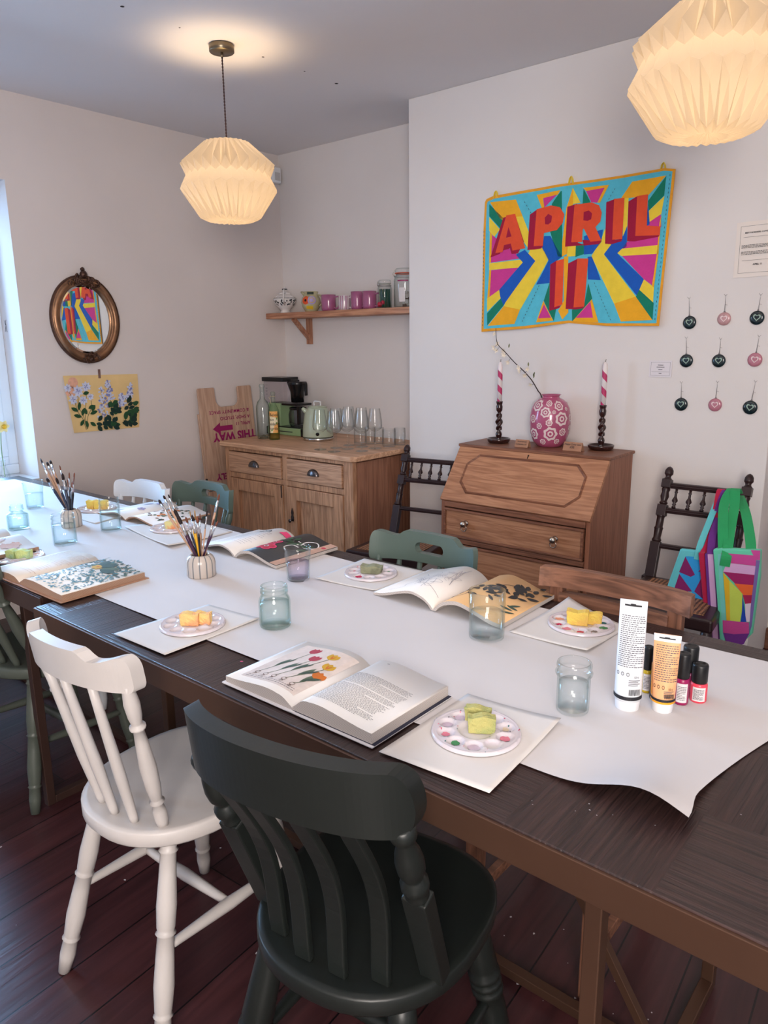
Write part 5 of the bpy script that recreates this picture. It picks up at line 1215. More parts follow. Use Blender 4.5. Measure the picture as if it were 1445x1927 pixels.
for i,(px,py,kind,pyt) in enumerate([(1297,607,'d',562),(1362,600,'pp',557),(1424,598,'d',556),(1291,679,'d',637),(1352,679,'d',639),(1420,677,'p',634),(1281,761,'d',721),(1345,762,'p',720),(1411,767,'d',719)]):
    c=P(px,py,1,YC-.006); rr=(12.2+.8*(px>1400))*mpp(c); top=P(px+3,pyt,1,YC-.004)
    cn={'d':'dark green','p':'pink','pp':'pale marbled pink'}[kind]
    t=thing('heart_ornament','%s round heart ornament hanging at the %s of the %s row'%(cn,coln[i%3],rowsn[i//3]),'ornament',(c.x,YC,c.z),0,'heart ornaments on the chimney breast'); t.rotation_euler=(0,(i*37%11-5)*.02,0)
    MB().lathe([(0,.0),(rr*.94,.0),(rr,.0025),(rr*.98,.006),(rr*.6,.0078),(0,.008)],36,RX(PI/2)).build('ceramic_disc',{'d':M_hd,'p':M_hp,'pp':M_hpp}[kind],t)
    A1=heart_pts(rr*.56); A2=heart_pts(rr*.36); ps=[([A1[k],A1[(k+1)%40],A2[(k+1)%40],A2[k]],0) for k in range(40)]
    decal('heart_outline',ps,[M_hl if kind=='d' else M_hl2],lambda x,y,l:(x,-.0078-l,y),t,base=.0006)
    lz=top.z-c.z; mb=MB(); mb.tube([(-.0012,-.004,rr*.98),(.0005,-.003,lz),(.0015,-.004,rr*.98)],.0006,5); mb.tube([(0,-.003,lz),(-.006,-.004,lz+.008)],.0005,4); mb.tube([(0,-.003,lz),(.006,-.004,lz+.007)],.0005,4); mb.tube([(0,-.003,lz*.62),(.009,-.003,lz*.60)],.0004,4)
    mb.build('string',M_str,t); MB().tube([(.003*math.cos(a),-.004,rr+.001+.003*math.sin(a)) for a in [2*PI*k/10 for k in range(10)]],.0007,5,close=True).build('wire_loop',M_iron,t)
# ================================================================== MIRROR (on left wall; local: x=world Y, y=up)
def wallL(y,z,x=XL): return Matrix(((0,0,1,x),(1,0,0,y),(0,1,0,z),(0,0,0,1)))
M_gilt=mat('aged_gilt',(150,112,84),rough=.35,metal=.75,var=.3,vs=20,bump=.2,bs=60); M_giltd=mat('dark_gilt',(88,62,50),rough=.4,metal=.6,var=.3,vs=30,bump=.2,bs=80)
M_mir=mat('mirror_silver',(236,238,236),rough=.0,metal=1,var=0); M_bev=mat('mirror_bevel',(228,232,230),rough=.03,metal=1,var=0)
c=(2.155,1.553); t=thing('oval_mirror','oval gilt-framed mirror reflecting the bright banner','mirror',(XL,c[0],c[1]))
t.rotation_euler=(0,math.radians(-.6),0)
LM=Matrix(((0,0,1,0),(1,0,0,0),(0,1,0,0),(0,0,0,1)))
def oval_ring(prof,ax,ay,m_,name,n=72,par=None):
    mb=MB(); v=[];f=[]
    for o,h in prof:
        for i in range(n):
            a=2*PI*i/n; v.append(((ax+o)*math.cos(a),(ay+o)*math.sin(a),h))
    for k in range(len(prof)-1):
        for i in range(n):
            j=(i+1)%n; f.append((k*n+i,k*n+j,(k+1)*n+j,(k+1)*n+i))
    mb.add(v,f,0,True,LM); return mb.build(name,m_,par or t)
oval_ring([(.047,.002),(.047,.016),(.043,.022),(.039,.020),(.036,.024),(.025,.034),(.014,.030),(.008,.024),(.005,.026),(.0,.022),(-.004,.016),(-.004,.004)],.151,.186,M_gilt,'gilt_frame')
oval_ring([(.049,.002),(.049,.014),(.044,.0232),(.041,.0225)],.151,.186,M_giltd,'outer_bead')
mb=MB(); n=72; v=[(.137*math.cos(2*PI*i/n),.172*math.sin(2*PI*i/n),.010) for i in range(n)]; mb.add(v,[tuple(range(n))],0,False,LM); mb.build('mirror_glass',M_mir,t)
oval_ring([(-.0149,.0101),(-.001,.0078)],.151,.186,M_bev,'bevelled_edge')
mb=MB(); rr=random.Random(2)
def scroll(cx,cy,s,n):
    for i in range(n):
        a=rr.uniform(0,2*PI); q=rr.random()**.5; x,y=cx+s*q*1.0*math.cos(a),cy+s*.55*q*math.sin(a)
        mb.tube([Vector((x+.010*k*math.cos(a+k*.9),y+.010*k*math.sin(a+k*.9),.030+.006*math.sin(k*1.1))) @ Matrix.Identity(3) for k in (0,.5,1,1.5,2)],[.004,.005,.0045,.003,.0015],6)
scroll(0,.212,.052,46); scroll(-.06,.19,.03,14); scroll(.06,.19,.03,14); scroll(0,-.205,.045,22)
mb.lathe([(.018,0),(.022,.012),(.012,.022),(0,.026)],14,T(0,.235,.024)); mb.lathe([(.010,0),(.012,.01),(0,.016)],10,T(0,.262,.02)); mb.lathe([(.012,0),(.014,.01),(0,.018)],12,T(0,-.212,.026))
mb.v=[tuple(LM@Vector(p)) for p in mb.v]; mb.build('carved_crest',M_giltd,t)
# ================================================================== FLOWER PAINTING
M_ocre=mat('ochre_wash_paper',(232,200,140),rough=.8,var=.14,vs=5,detail=3); AR={k:mat('gouache_'+k,c_,rough=.8,var=.15,vs=60) for k,c_ in (('petal',(206,212,236)),('violet',(130,136,190)),('leaf',(34,78,46)),('leaf2',(20,50,44)),('stem',(60,74,50)),('tape',(122,92,84)),('centre',(200,170,90)),('blush',(232,176,150)))}
AKs=list(AR); AMs=[AR[k] for k in AKs]
t=thing('flower_painting','unframed painting of blue and white flowers on ochre paper taped below the mirror','painting',(XL,0,0))
def pc(x,y): q=P(80+x/5.84,500+y/5.84,0,XL+.006); return (q.y,q.z)
oq=[pc(215,1210),pc(630,1200),pc(1045,1190),pc(1068,1500),pc(1065,1775),pc(700,1808),pc(340,1838),pc(275,1520)]
PW=[(p,AKs.index('petal')) for p in []]
pk_=knots(lambda x:.003+.012*math.exp(-((x-1.99)/.07)**2),1.98,2.46,14)
def pfn(x,y,l): return (pk_(x)+l,x,y)
o=decal('paper',[(oq,0,0)],[M_ocre],pfn,t,cutu=14,u0=1.98,u1=2.46)
rr=random.Random(9); ps=[]
S_=1/5.84*mpp(Vector((XL,2.2,1.1)))*1.35
def L2(x,y,l,w,a,k): cx,cy=pc(x,y); ps.append((leaf(cx,cy,l*S_,w*S_,a),AKs.index(k),2+len(ps)*.08))
def stem2(pts,w=4): 
    for q in curvy([pc(*p) for p in pts],w*S_,4): ps.append((q,AKs.index('stem'),1))
for pts in ([(480,1800),(440,1680),(380,1600),(350,1500),(270,1370)],[(490,1800),(450,1650),(400,1560),(385,1400)],[(495,1790),(470,1640),(480,1500),(480,1350)],[(500,1790),(500,1660),(540,1560),(530,1440)],[(685,1790),(680,1600),(650,1380)],[(780,1700),(760,1550),(720,1280)],[(980,1760),(1000,1600),(930,1480),(880,1430)],[(1010,1700),(980,1500),(960,1320)]): stem2(pts)
for cx,cy,R_ in ((265,1345,34),(385,1380,48),(478,1330,42),(330,1470,42),(447,1480,38),(527,1440,30)):
    for i in range(8): L2(cx,cy,R_*1.05,R_*.26,2*PI*i/8+rr.random()*.3,'petal')
    for i in range(6): L2(cx,cy,R_*.55,R_*.06,2*PI*i/6+rr.random(),'violet')
for x0,y0,x1,y1,w0 in ((650,1350,680,1690,70),(715,1270,740,1480,45),(860,1420,880,1540,45),(960,1300,940,1480,48)):
    for i in range(60):
        q=rr.random(); x=x0+(x1-x0)*q+rr.uniform(-1,1)*w0*(.2+.8*q)*.9; y=y0+(y1-y0)*q; L2(x,y,24,8,rr.uniform(0,2*PI),'petal' if rr.random()<.66 else 'violet')
for x,y,a,l in ((300,1560,-.5,70),(390,1590,1.3,70),(330,1640,-.3,75),(430,1650,1.2,65),(500,1570,.4,60),(540,1600,1.0,60),(520,1630,.3,70),(440,1410,.2,55),(450,1560,-1.2,60),(410,1760,.9,60),(520,1720,-.6,60),(470,1700,-1.3,60)): L2(x,y,l,15,a,'leaf')
for x0,y0,x1,y1,n in ((580,1690,860,1780,20),(700,1500,860,1660,16),(870,1560,1050,1760,24),(930,1490,1050,1600,8)):
    for i in range(n): L2(rr.uniform(x0,x1-45),rr.uniform(y0,y1-15),rr.uniform(45,66),rr.uniform(14,20),rr.uniform(-1.2,1.4),rr.choice(('leaf','leaf2','leaf2')))
for cx,cy in ((330,1290),(300,1380)): ps.insert(0,(disc(*pc(cx,cy),45*S_,12),AKs.index('blush'),0))
tp=[pc(608,1138),pc(636,1138),pc(643,1237),pc(616,1238)]; ps.append((tp,AKs.index('tape'),3))
decal('painted_flowers',ps,AMs,pfn,t,cutu=14,u0=1.98,u1=2.46,base=.0010,step=.00015)
# ================================================================== SIGN BOARD (leaning against left wall)
M_ply=wood('sign_plywood',(176,140,118),(206,172,148),'y',1.0,.6,.05); M_mag=mat('sign_magenta',(150,24,92),rough=.5,var=.02)
xt,xb,zt0=XL+.030,XL+.125,1.138; Ls=math.hypot(xb-xt,zt0); up=Vector((xt-xb,0,zt0)).normalized(); yy=Vector((0,1,0)); nn=yy.cross(up)
MS=Matrix((yy,up,nn)).transposed().to_4x4(); MS.translation=Vector((xb,2.832,.004))
t=thing('folding_sign','wooden sign board stood upside down beside the cupboard, reading THIS WAY in magenta','sign'); t.matrix_world=MS
w=.425; Hs=Ls; zz=.492
def rr2(cx,cy,r,a0,a1,n=6): return [(cx+r*math.cos(a0+(a1-a0)*i/n),cy+r*math.sin(a0+(a1-a0)*i/n)) for i in range(n+1)]
nl,nr,nd=.125,.315,.125
out=[(0,zz),(w,zz)]+rr2(w-.012,Hs-.012,.012,0,PI/2)+[(nr+.012,Hs)]+rr2(nr+.012,Hs-.012,.012,PI/2,PI)[1:]+rr2(nr-.05,Hs-nd+.05,.05,0,-PI/2)+rr2(nl+.05,Hs-nd+.05,.05,-PI/2,-PI)+rr2(nl-.012,Hs-.012,.012,0,PI/2)+rr2(.012,Hs-.012,.012,PI/2,PI)
MB().prism(out,0,.018).build('upper_panel',M_ply,t,bevel=.002)
MB().box((w/2,zz/2-.002,.009),(w,zz-.010,.018)).build('lower_panel',M_ply,t,bevel=.002)
MB().prism([(0,.52),(w,.52),(w,Hs-.16),(0,Hs-.16)],-.022,-.006).build('rear_panel',M_ply,t,bevel=.002)
ps=[]
def stx(s,size,sr,zb,b,sp=1.0):
    for q in text_polys(s,size,b,'LEFT',sp): ps.append(([(sr-x,zb-y) for x,y in q],0))
iv=MS.inverted()
def sl(px,py): q=P(px,py,0,XL+.055+.0); r_=iv@q; return r_.x,r_.y
stx('& COMMUNITY SPACE',.030,.385,Hs-.148,.0006,1.08); stx('A SHOP, STUDIO',.030,.385,Hs-.190,.0006,1.08); stx('APRIL 11',.030,.385,Hs-.232,.0006,1.08)
ay=Hs-.262; ps.append(([(.075,ay),(.135,ay+.038),(.135,ay+.016),(.235,ay+.016),(.235,ay-.016),(.135,ay-.016),(.135,ay-.038)],0))
stx('THIS WAY',.074,.418,Hs-.292,.0028,1.0); stx('LOVELY',.056,.27,Hs-.552,.0022,1.05); stx('A',.062,.262,Hs-.455,.002,1.0)
decal('magenta_lettering',ps,[M_mag],lambda x,y,l:(x,y,.018+l),t,base=.0008)
MB().box((-.004,zz+.055,.006),(.008,.05,.012)).build('hinge',M_iron,t)
# ================================================================== WINDOW BITS
M_daf=mat('daffodil_yellow',(250,222,90),rough=.6,var=.1,vs=40); M_dafc=mat('daffodil_cream',(250,244,190),rough=.6,var=.05); M_stem=mat('stem_green',(110,150,90),rough=.6)
q=P(1,802,0,XL-.06); t=thing('daffodil','yellow daffodil in a bud vase on the window sill at the left edge','flower',(q.x,q.y-.01,.723))
hz=q.z-.723; MB().tube(catmull([(0,0,.02),(0,.0,hz*.6),(0.01,.006,hz*.95),(.02,.01,hz)],5),.0022,6).build('stem',M_stem,t)
mb=MB(); 
for i in range(6):
    a=2*PI*i/6; u=Vector((0,math.cos(a),math.sin(a))); s_=Vector((1,0,0)).cross(u); c0=Vector((.02,.01,hz))
    mb.grid(6,4,lambda p,w_:c0+u*(.034*p)+s_*((w_-.5)*.024*math.sin(PI*min(1,p*.9+.08)))+Vector((.010*math.sin(p*2)+.004*abs(w_-.5),0,0)))
mb.build('petals',M_dafc,t); MB().lathe([(.004,0),(.007,.006),(.009,.015),(.013,.022)],16,Matrix.Translation((.022,.01,hz))@RY(PI/2),caps=False).build('trumpet',M_daf,t)
MB().lathe([(0,0),(.022,0),(.026,.03),(.012,.07),(.010,.10),(.013,.11),(.010,.11),(.009,.07),(.02,.03),(0,.005)],24).build('bud_vase',M_glass,t)
q=P(12,613,1,1.806); t=MB(); s_=.02
for a in ((-.6,1.4),(.5,1.5),(-.7,-1.5),(.4,-1.6)): t.tube(catmull([(q.x,1.803,q.z),(q.x+a[0]*s_*.3,1.802,q.z+a[1]*s_*.5),(q.x+a[0]*s_,1.803,q.z+a[1]*s_)],4),.001,5)
t.tube([(q.x-.005,1.803,q.z+.006),(q.x+.006,1.803,q.z+.005)],.001,5); t.tube([(q.x-.006,1.803,q.z-.006),(q.x+.005,1.803,q.z-.007)],.001,5)
tag(t.build('wire_hook',M_iron,at=(q.x,1.803,q.z)),'tiny twisted wire ornament fixed to the bright window reveal','hook')
# ================================================================== PENDANT LAMPS
def paper_mat():
    m,nt,N,L,b=_new('translucent_shade_paper'); N.remove(b); out=N['Material Output']
    tr=N.new('ShaderNodeBsdfTranslucent'); tr.inputs['Color'].default_value=lin((80,75,70)); df=N.new('ShaderNodeBsdfDiffuse'); df.inputs['Color'].default_value=lin((205,198,188))
    mx=N.new('ShaderNodeMixShader'); mx.inputs[0].default_value=.30; L.new(tr.outputs[0],mx.inputs[1]); L.new(df.outputs[0],mx.inputs[2])
    em=N.new('ShaderNodeEmission'); em.inputs['Color'].default_value=lin((255,205,150)); em.inputs['Strength'].default_value=.20
    ad=N.new('ShaderNodeAddShader'); L.new(mx.outputs[0],ad.inputs[0]); L.new(em.outputs[0],ad.inputs[1]); L.new(ad.outputs[0],out.inputs['Surface']); return m
M_shade=paper_mat(); M_brz=mat('brushed_bronze',(120,108,90),rough=.3,metal=.9,var=.1,vs=3); M_flex=mat('dark_braided_flex',(62,42,44),rough=.8,var=.2,vs=200); M_bulb=mat('bulb_glass',(255,240,210),rough=.3,emit=(255,205,130),es=8)
def pendant(x,y,zc,label,en,rot=0):
    t=thing('pendant_lamp',label,'pendant lamp',(x,y,ZC),rot); dz=zc-ZC
    MB().lathe([(0,0),(.050,0),(.052,-.003),(.052,-.026),(.049,-.029),(0,-.030)],40).build('ceiling_rose',M_brz,t)
    MB().lathe([(.006,-.029),(.006,-.044),(.004,-.046)],12).build('cord_grip',M_brz,t)
    n=110; L_=-(dz+.10); 
    fl=MB()
    for ph in (0,PI): fl.tube([(.0018*math.cos(i*.95+ph),.0018*math.sin(i*.95+ph),-.044-(L_-.044)*i/n) for i in range(n+1)],.0021,5)
    fl.build('flex',M_flex,t)
    N_=26; rings=[(.168,.098,.088,.0),(.062,.201,.174,.018),(.010,.201,.178,.018),(-.040,.207,.180,.018),(-.140,.132,.100,.007),(-.150,.060,.050,.0),(-.128,.006,.004,0)]
    v=[];f=[]
    for k,(z,ro,ri,dzg) in enumerate(rings):
        for i in range(2*N_):
            a=PI*i/N_; e=(i%2==0); fo=e if k in (0,1,4,5,6) else (not e)
            if k==2: fo=not e
            if k==3: fo=e
            v.append(((ro if fo else ri)*math.cos(a),(ro if fo else ri)*math.sin(a),dz+z+(dzg if e else -dzg)))
    for k in range(len(rings)-1):
        for i in range(2*N_):
            j=(i+1)%(2*N_); f.append((k*2*N_+i,k*2*N_+j,(k+1)*2*N_+j,(k+1)*2*N_+i))
    MB().add(v,f,0,False).build('pleated_shade',M_shade,t)
    MB().lathe([(.016,dz+.11),(.018,dz+.06),(.016,dz+.045)],20).build('bulb_holder',M_brz,t)
    l=bpy.data.lights.new('bulb_light','POINT'); l.energy=en; l.color=(1,.72,.42); l.shadow_soft_size=.06; o=bpy.data.objects.new('bulb_light',l); COL.objects.link(o); o.parent=t; o.location=(0,0,dz+.0)
    return t
pendant(-2.725,2.205,2.085,'complete white pleated paper pendant lamp hanging left of centre',11)
pendant(-.712,2.17,2.080,'larger-looking pleated paper pendant lamp cut off by the top right corner',11,.06)
# ================================================================== SHELF
ZSH=1.611
M_shelf=wood('shelf_redwood',(150,96,72),(204,152,120),'x',1.3,.5,.1); M_shelfz=wood('bracket_redwood',(140,90,68),(190,140,112),'z',1.3,.5,.1)
t=thing('wall_shelf','redwood plank shelf on two brackets in the alcove','shelf',(-3.27,YB,ZSH)); o=T(3.27,-YB,-ZSH)
MB().box((-3.268,3.538,ZSH-.0185),(1.355,.182,.037),M=o).build('plank',M_shelf,t,bevel=.004)
for bx in (-3.705,-2.70):
    b=MB(); b.bar(o@Vector((bx,YB-.012,ZSH-.037)),o@Vector((bx,YB-.012,ZSH-.205)),.040,.024,0,(0,1,0)); b.bar(o@Vector((bx,YB-.018,ZSH-.165)),o@Vector((bx,3.475,ZSH-.040)),.030,.022,0,(0,1,0)); b.build('bracket',M_shelfz,t,bevel=.002)
YS=3.525
def onshelf(px,pyt,z=ZSH,Y=YS):
    c=P(px,560,1,Y); return c.x,zat(px,pyt,c.x,Y)-z
M_china=mat('white_china',(226,222,220),rough=.15,var=.02,coat=.5); M_print=mat('black_transfer_print',(42,46,52),rough=.25,var=.2,vs=80)
def arcdecal(name,polys,mats,rfun,parent,a0=0):          # polys in (angle,z) on a surface of revolution
    return decal(name,polys,mats,lambda a,z,l:((rfun(z)+l)*math.cos(a+a0),(rfun(z)+l)*math.sin(a+a0),z),parent,base=.0008,step=.0003,cutu=48,u0=-3.3,u1=3.3,cutv=24,v0=0,v1=.2)
def prof_r(prof):
    def f(z):
        for (r0,z0),(r1,z1) in zip(prof,prof[1:]):
            if z1>z0 and z0<=z<=z1: return r0+(r1-r0)*(z-z0)/(z1-z0)
        return prof[-1][0]
    return f
# teapot
x,h=onshelf(536,539); t=thing('teapot','white teapot with black printed scenes at the left end of the shelf','teapot',(x,YS,ZSH),.2); k=h/.17
TP=[(.034,0),(.036,.004),(.028,.014),(.034,.024),(.058,.048),(.074,.078),(.076,.092),(.068,.100),(.052,.108),(.040,.120)]; TP=[(a*k,b*k) for a,b in TP]
MB().lathe([(0,0)]+TP+[(0,.120*k)],40).build('body',M_china,t)
MB().lathe([(.040*k,.119*k),(.036*k,.128*k),(.018*k,.134*k),(.012*k,.140*k),(.018*k,.148*k),(.016*k,.155*k),(.006*k,.160*k),(.010*k,.166*k),(0,.170*k)],28).build('lid',M_china,t)
MB().tube(catmull([(-.040*k,.040*k,.05*k),(-.060*k,.055*k,.065*k),(-.072*k,.066*k,.10*k),(-.083*k,.076*k,.118*k)],5),[.014*k]*6+[.010*k]*5+[.007*k]*5,12).build('spout',M_china,t)
MB().tube(catmull([(.035*k,-.055*k,.055*k),(.055*k,-.09*k,.075*k),(.058*k,-.095*k,.115*k),(.045*k,-.07*k,.142*k),(.025*k,-.035*k,.125*k)],5),.006,10).build('handle',M_china,t)
ps=[];rr=random.Random(3)
for a0 in (-1.9,-1.2,-.55,.15):
    for i in range(12): ps.append((disc(a0+rr.uniform(-.28,.28),(.066+rr.uniform(-.016,.016))*k,.0055*k,7,11),0))
for i in range(10): a=-2.6+i*.35; ps.append(([(a,.0925*k),(a+.33,.0925*k),(a+.33,.0955*k),(a,.0955*k)],0))
arcdecal('printed_pattern',ps,[M_print],prof_r(TP),t)
MB().lathe([(.0185*k,.1475*k),(.0168*k,.1545*k),(.0065*k,.1595*k)],20,caps=False).build('lid_band',M_print,t)
# floral jug
x,h=onshelf(585,549); t=thing('jug','round flowered jug with an orange bloom, second from left on the shelf','jug',(x,YS,ZSH),.1); k=h/.125
JP=[(.036,0),(.040,.006),(.056,.030),(.062,.058),(.058,.085),(.047,.102),(.044,.112),(.048,.125)]; JP=[(a*k,b*k) for a,b in JP]
M_jug=mat('olive_painted_china',(186,178,140),rough=.2,var=.3,vs=18,coat=.4); JM=[mat('glaze_'+n,c,rough=.2,var=.1,vs=60) for n,c in (('orange',(224,84,36)),('lilac',(176,160,206)),('yellow',(226,190,50)),('dark',(50,66,56)),('ink',(40,30,34)))]
MB().lathe([(0,0)]+JP+[(.044*k,.125*k),(.040*k,.110*k),(.05*k,.06*k),(0,.01)],40).build('body',M_jug,t)
ps=[(disc(-1.50,.070*k,.026*k,18,17),0),(disc(-1.50,.070*k,.008*k,10,17),4),(disc(-.80,.070*k,.026*k,18,17),1),(disc(-.80,.070*k,.017*k,14,17),2),(disc(-.80,.070*k,.013*k,14,17),1)]
ps+=[([(-1.5,.018*k),(-.6,.014*k),(-.7,.034*k),(-1.4,.036*k)],2),([(-1.4,.106*k),(-.5,.106*k),(-.5,.121*k),(-1.4,.121*k)],3)]
ps=[(p[0],p[1],i) for i,p in enumerate(ps)]
arcdecal('painted_bloom',ps,JM,prof_r(JP),t); MB().tube(catmull([(.046*k,.01,.104*k),(.078*k,.015,.095*k),(.082*k,.015,.06*k),(.060*k,.01,.035*k)],5),.0055,10).build('handle',M_jug,t)
MB().tube([(-.044*k,-.01,.108*k),(-.058*k,-.014,.121*k),(-.068*k,-.016,.125*k)],[.012*k,.009*k,.005*k],10).build('spout',M_jug,t)
# mugs
M_mauve=mat('mauve_glaze',(166,92,132),rough=.2,var=.06,coat=.6); M_mstripe=mat('mug_white',(220,208,212),rough=.2,var=.03,coat=.5)
def mug(px,pyt,wpx,label,m_,stripes=False,grp='pink mugs on the shelf'):
    c=P(px,560,1,YS-.0); r=wpx*mpp(c)/2; x,h=onshelf(px,pyt); t=thing('mug',label,'mug',(x,YS-.01,ZSH),.85,grp)
    MP=[(r*.80,0),(r*.9,.004),(r*.96,h*.2),(r*.98,h*.6),(r,h)]
    MB().lathe([(0,0)]+MP+[(r*.93,h),(r*.88,h*.5),(r*.8,.006),(0,.006)],36,mod=lambda a,z,k:1+(.012*math.sin(z*420) if z>h*.15 else 0)).build('cup',m_,t)
    MB().tube(catmull([(r*.72,-r*.60,h*.82),(r*1.25,-r*.95,h*.86),(r*1.45,-r*1.05,h*.5),(r*1.1,-r*.85,h*.16),(r*.68,-r*.58,h*.2)],5),.0048,8).build('handle',m_,t)
    if stripes:
        ps=[([(a,h*.06),(a+.10,h*.05),(a+.22,h*.95),(a+.10,h*.96)],0) for a in (-2.5,-2.15,-1.65,-1.4,-.9,-.4)]; arcdecal('painted_stripe',ps,[M_mauve],prof_r(MP),t)
mug(620,555,28,'squat mauve mug beside the flowered jug on the shelf',M_mauve)
mug(650,556,23,'white mug with mauve vertical stripes on the shelf',M_mstripe,True)
mug(674,549,24,'narrow mauve mug between the striped mug and the rightmost mug',M_mauve)
mug(697,548,27,'rightmost mauve mug beside the clip-top jar of green straws',M_mauve)
M_wire=mat('clip_wire',(170,168,165),rough=.25,metal=1,var=0); M_rub=mat('orange_rubber_seal',(206,96,70),rough=.6,var=0)
def cliptop(px,pyt,wpx,label,seal,fillcol,nm,kind):
    c=P(px,560,1,YS); r=wpx*mpp(c)/2; x,h=onshelf(px,pyt); t=thing('clip_top_jar',label,'jar',(x,YS,ZSH),.3); th=.003
    pr=[(r*.9,0),(r,.006),(r,h*.70),(r*.92,h*.78),(r*.80,h*.82),(r*.80,h*.86)]
    MB().lathe([(0,0)]+pr+[(a-th,max(b,.005)) for a,b in pr[::-1]]+[(0,.005)],40).build('glass_body',M_glass,t)
    MB().lathe([(0,h*.885),(r*.86,h*.885),(r*.90,h*.90),(r*.88,h*.96),(r*.78,h),(0,h)],36).build('glass_lid',M_glass,t)
    MB().lathe([(r*.80,h*.86),(r*.90,h*.862),(r*.90,h*.884),(r*.80,h*.885)],36,caps=False).build('rubber_seal',seal,t)
    mb=MB(); mb.tube([(r*.93*math.cos(a),r*.93*math.sin(a),h*.80) for a in [2*PI*i/24 for i in range(24)]],.0013,5,close=True)
    mb.tube([(-r*.95,-.006,h*.78),(-r*1.12,-.004,h*.86),(-r*1.02,0,h*.96),(-r*.9,0,h*.93)],.0014,5); mb.tube([(-r*.95,.006,h*.78),(-r*1.12,.004,h*.86),(-r*1.02,0,h*.96)],.0014,5); mb.build('wire_clip',M_wire,t)
    f=MB(); rr=random.Random(5)
    if kind=='straw':
        for i in range(46):
            a=rr.uniform(0,2*PI); q=rr.random()**.5*r*.78; b=a+rr.uniform(-.5,.5); f.tube([(q*math.cos(a),q*math.sin(a),.008),(q*1.02*math.cos(b),q*1.02*math.sin(b),h*.68)],.0028,5,mi=rr.choice((0,0,0,1)))
        f.build('contents',fillcol,t); g=MB(); g.lathe([(0,.01),(.012,.012),(.016,.03),(.006,.04),(0,.04)],12,T(-.02,-r*.5,0)@RX(.3)); g.lathe([(0,0),(.010,.004),(.012,.02),(0,.03)],10,T(.0,-r*.68,.02)); g.build('contents_red',mat('red_contents',(180,30,60),rough=.4,var=.3,vs=80),t)
    else:
        for i in range(26):
            a=rr.uniform(0,2*PI); q=rr.random()*r*.6; z=rr.uniform(.012,h*.38); f.box((q*math.cos(a),q*math.sin(a),z),(.020,.006,.022),rr.choice((0,1)),M=T(0,0,0)@RZ(rr.uniform(-.4,.4)))
        f.build('contents',fillcol,t)
        ps=[([(-1.75,h*.14),(-1.2,h*.14),(-1.2,h*.50),(-1.75,h*.50)],0,0),([(-1.9,h*.66),(-.9,h*.66),(-.9,h*.69),(-1.9,h*.69)],1,0)]
        arcdecal('jar_label',ps,[M_lw,M_mag],prof_r(pr),t)
cliptop(724,527,27,'smaller clip-top jar full of dark green straws and red bits on the shelf',mat('clear_seal',(190,188,180),rough=.5,var=0),[mat('straw_green',(24,82,72),rough=.5,var=.2),mat('straw_light',(110,130,90),rough=.5,var=.2)],'straws','straw')
cliptop(762,505,42,'tall clip-top jar with orange seal, partly hidden by the chimney breast edge',M_rub,[mat('jar_brown',(110,90,78),rough=.6,var=.3),mat('jar_grey',(190,184,176),rough=.5,var=.2)],'tins','mix')
# ================================================================== ON THE CUPBOARD
ZK=.8205
def onk(px,py,pyt,z=ZK,back=0):
    p=P(px,py,2,z); d=Vector((p.x,p.y)).normalized(); c=Vector((p.x,p.y))+d*back; return c,zat(px,pyt,c.x,c.y)-z
c,h=onk(497,826,723,back=.038); t=thing('glass_bottle','tall clear empty bottle behind the labelled cordial bottle','bottle',(c.x,c.y,ZK)); r=12*mpp((c.x,c.y,ZK))
BO_=[(r*.9,0),(r,.005),(r*1.05,h*.5),(r*1.02,h*.60),(r*.8,h*.68),(r*.42,h*.73),(r*.36,h*.80),(r*.34,h*.94),(r*.42,h*.95),(r*.42,h*.985),(r*.36,h)]
M_bott=glass('bottle_glass',(253,255,255),(176,200,192))
MB().lathe([(0,.02),(r*.5,.012),(r*.8,0)]+BO_+[(a-.003,b) for a,b in BO_[::-1] if b>.01]+[(r*.9,.012),(r*.5,.016),(0,.024)],36).build('glass_body',M_bott,t)
c,h=onk(517,828,737,back=.030); t=thing('cordial_bottle','half-empty cordial bottle with orange and cream label and a string at its neck','bottle',(c.x,c.y,ZK)); r=10.2*mpp((c.x,c.y,ZK))
BP_=[(r*.94,0),(r,.004),(r,h*.56),(r*.9,h*.63),(r*.55,h*.72),(r*.38,h*.78),(r*.34,h*.93),(r*.42,h*.94),(r*.42,h*.99),(r*.3,h)]
MB().lathe([(0,0)]+BP_+[(0,h)],36).build('glass_body',glass('greenish_bottle_glass',(246,252,246),(150,180,150)),t)
MB().lathe([(0,.004)]+[(a-.003,max(b,.004)) for a,b in BP_[:3]]+[(r*.88-.003,h*.57),(0,h*.57)],30).build('cordial',glass('pale_cordial',(244,236,190),(210,196,130)),t)
LMs=[mat('label_cream',(238,226,190),rough=.5,var=.02),mat('label_peach',(240,178,100),rough=.5,var=.1,vs=80),M_inkb,mat('label_leaf',(110,150,50),rough=.5,var=.1)]
ps=[([(-2.35,h*.15),(-.80,h*.15),(-.80,h*.60),(-2.35,h*.60)],0,0),([(-2.35,h*.50),(-.80,h*.46),(-.80,h*.60),(-2.35,h*.60)],1,1),([(-1.8,h*.15),(-.80,h*.15),(-.80,h*.36),(-1.5,h*.30)],1,1)]
for i,w_ in enumerate(('Belvoir','farm','elderflower','cordial')):
    for q in text_polys(w_,h*.085 if i!=1 else h*.06,.0003): ps.append(([(-2.25+x*22,h*(.50-.095*i)+y) for x,y in q],2,2))
for a,z,an in ((-2.1,.19,.6),(-.95,.33,2.2),(-1.0,.42,1.6)): ps.append(([(a+(u-a)*1,v) for u,v in [(a+22*dx,h*z+dy) for dx,dy in leaf(0,0,.018,.005,an)]],3,2))
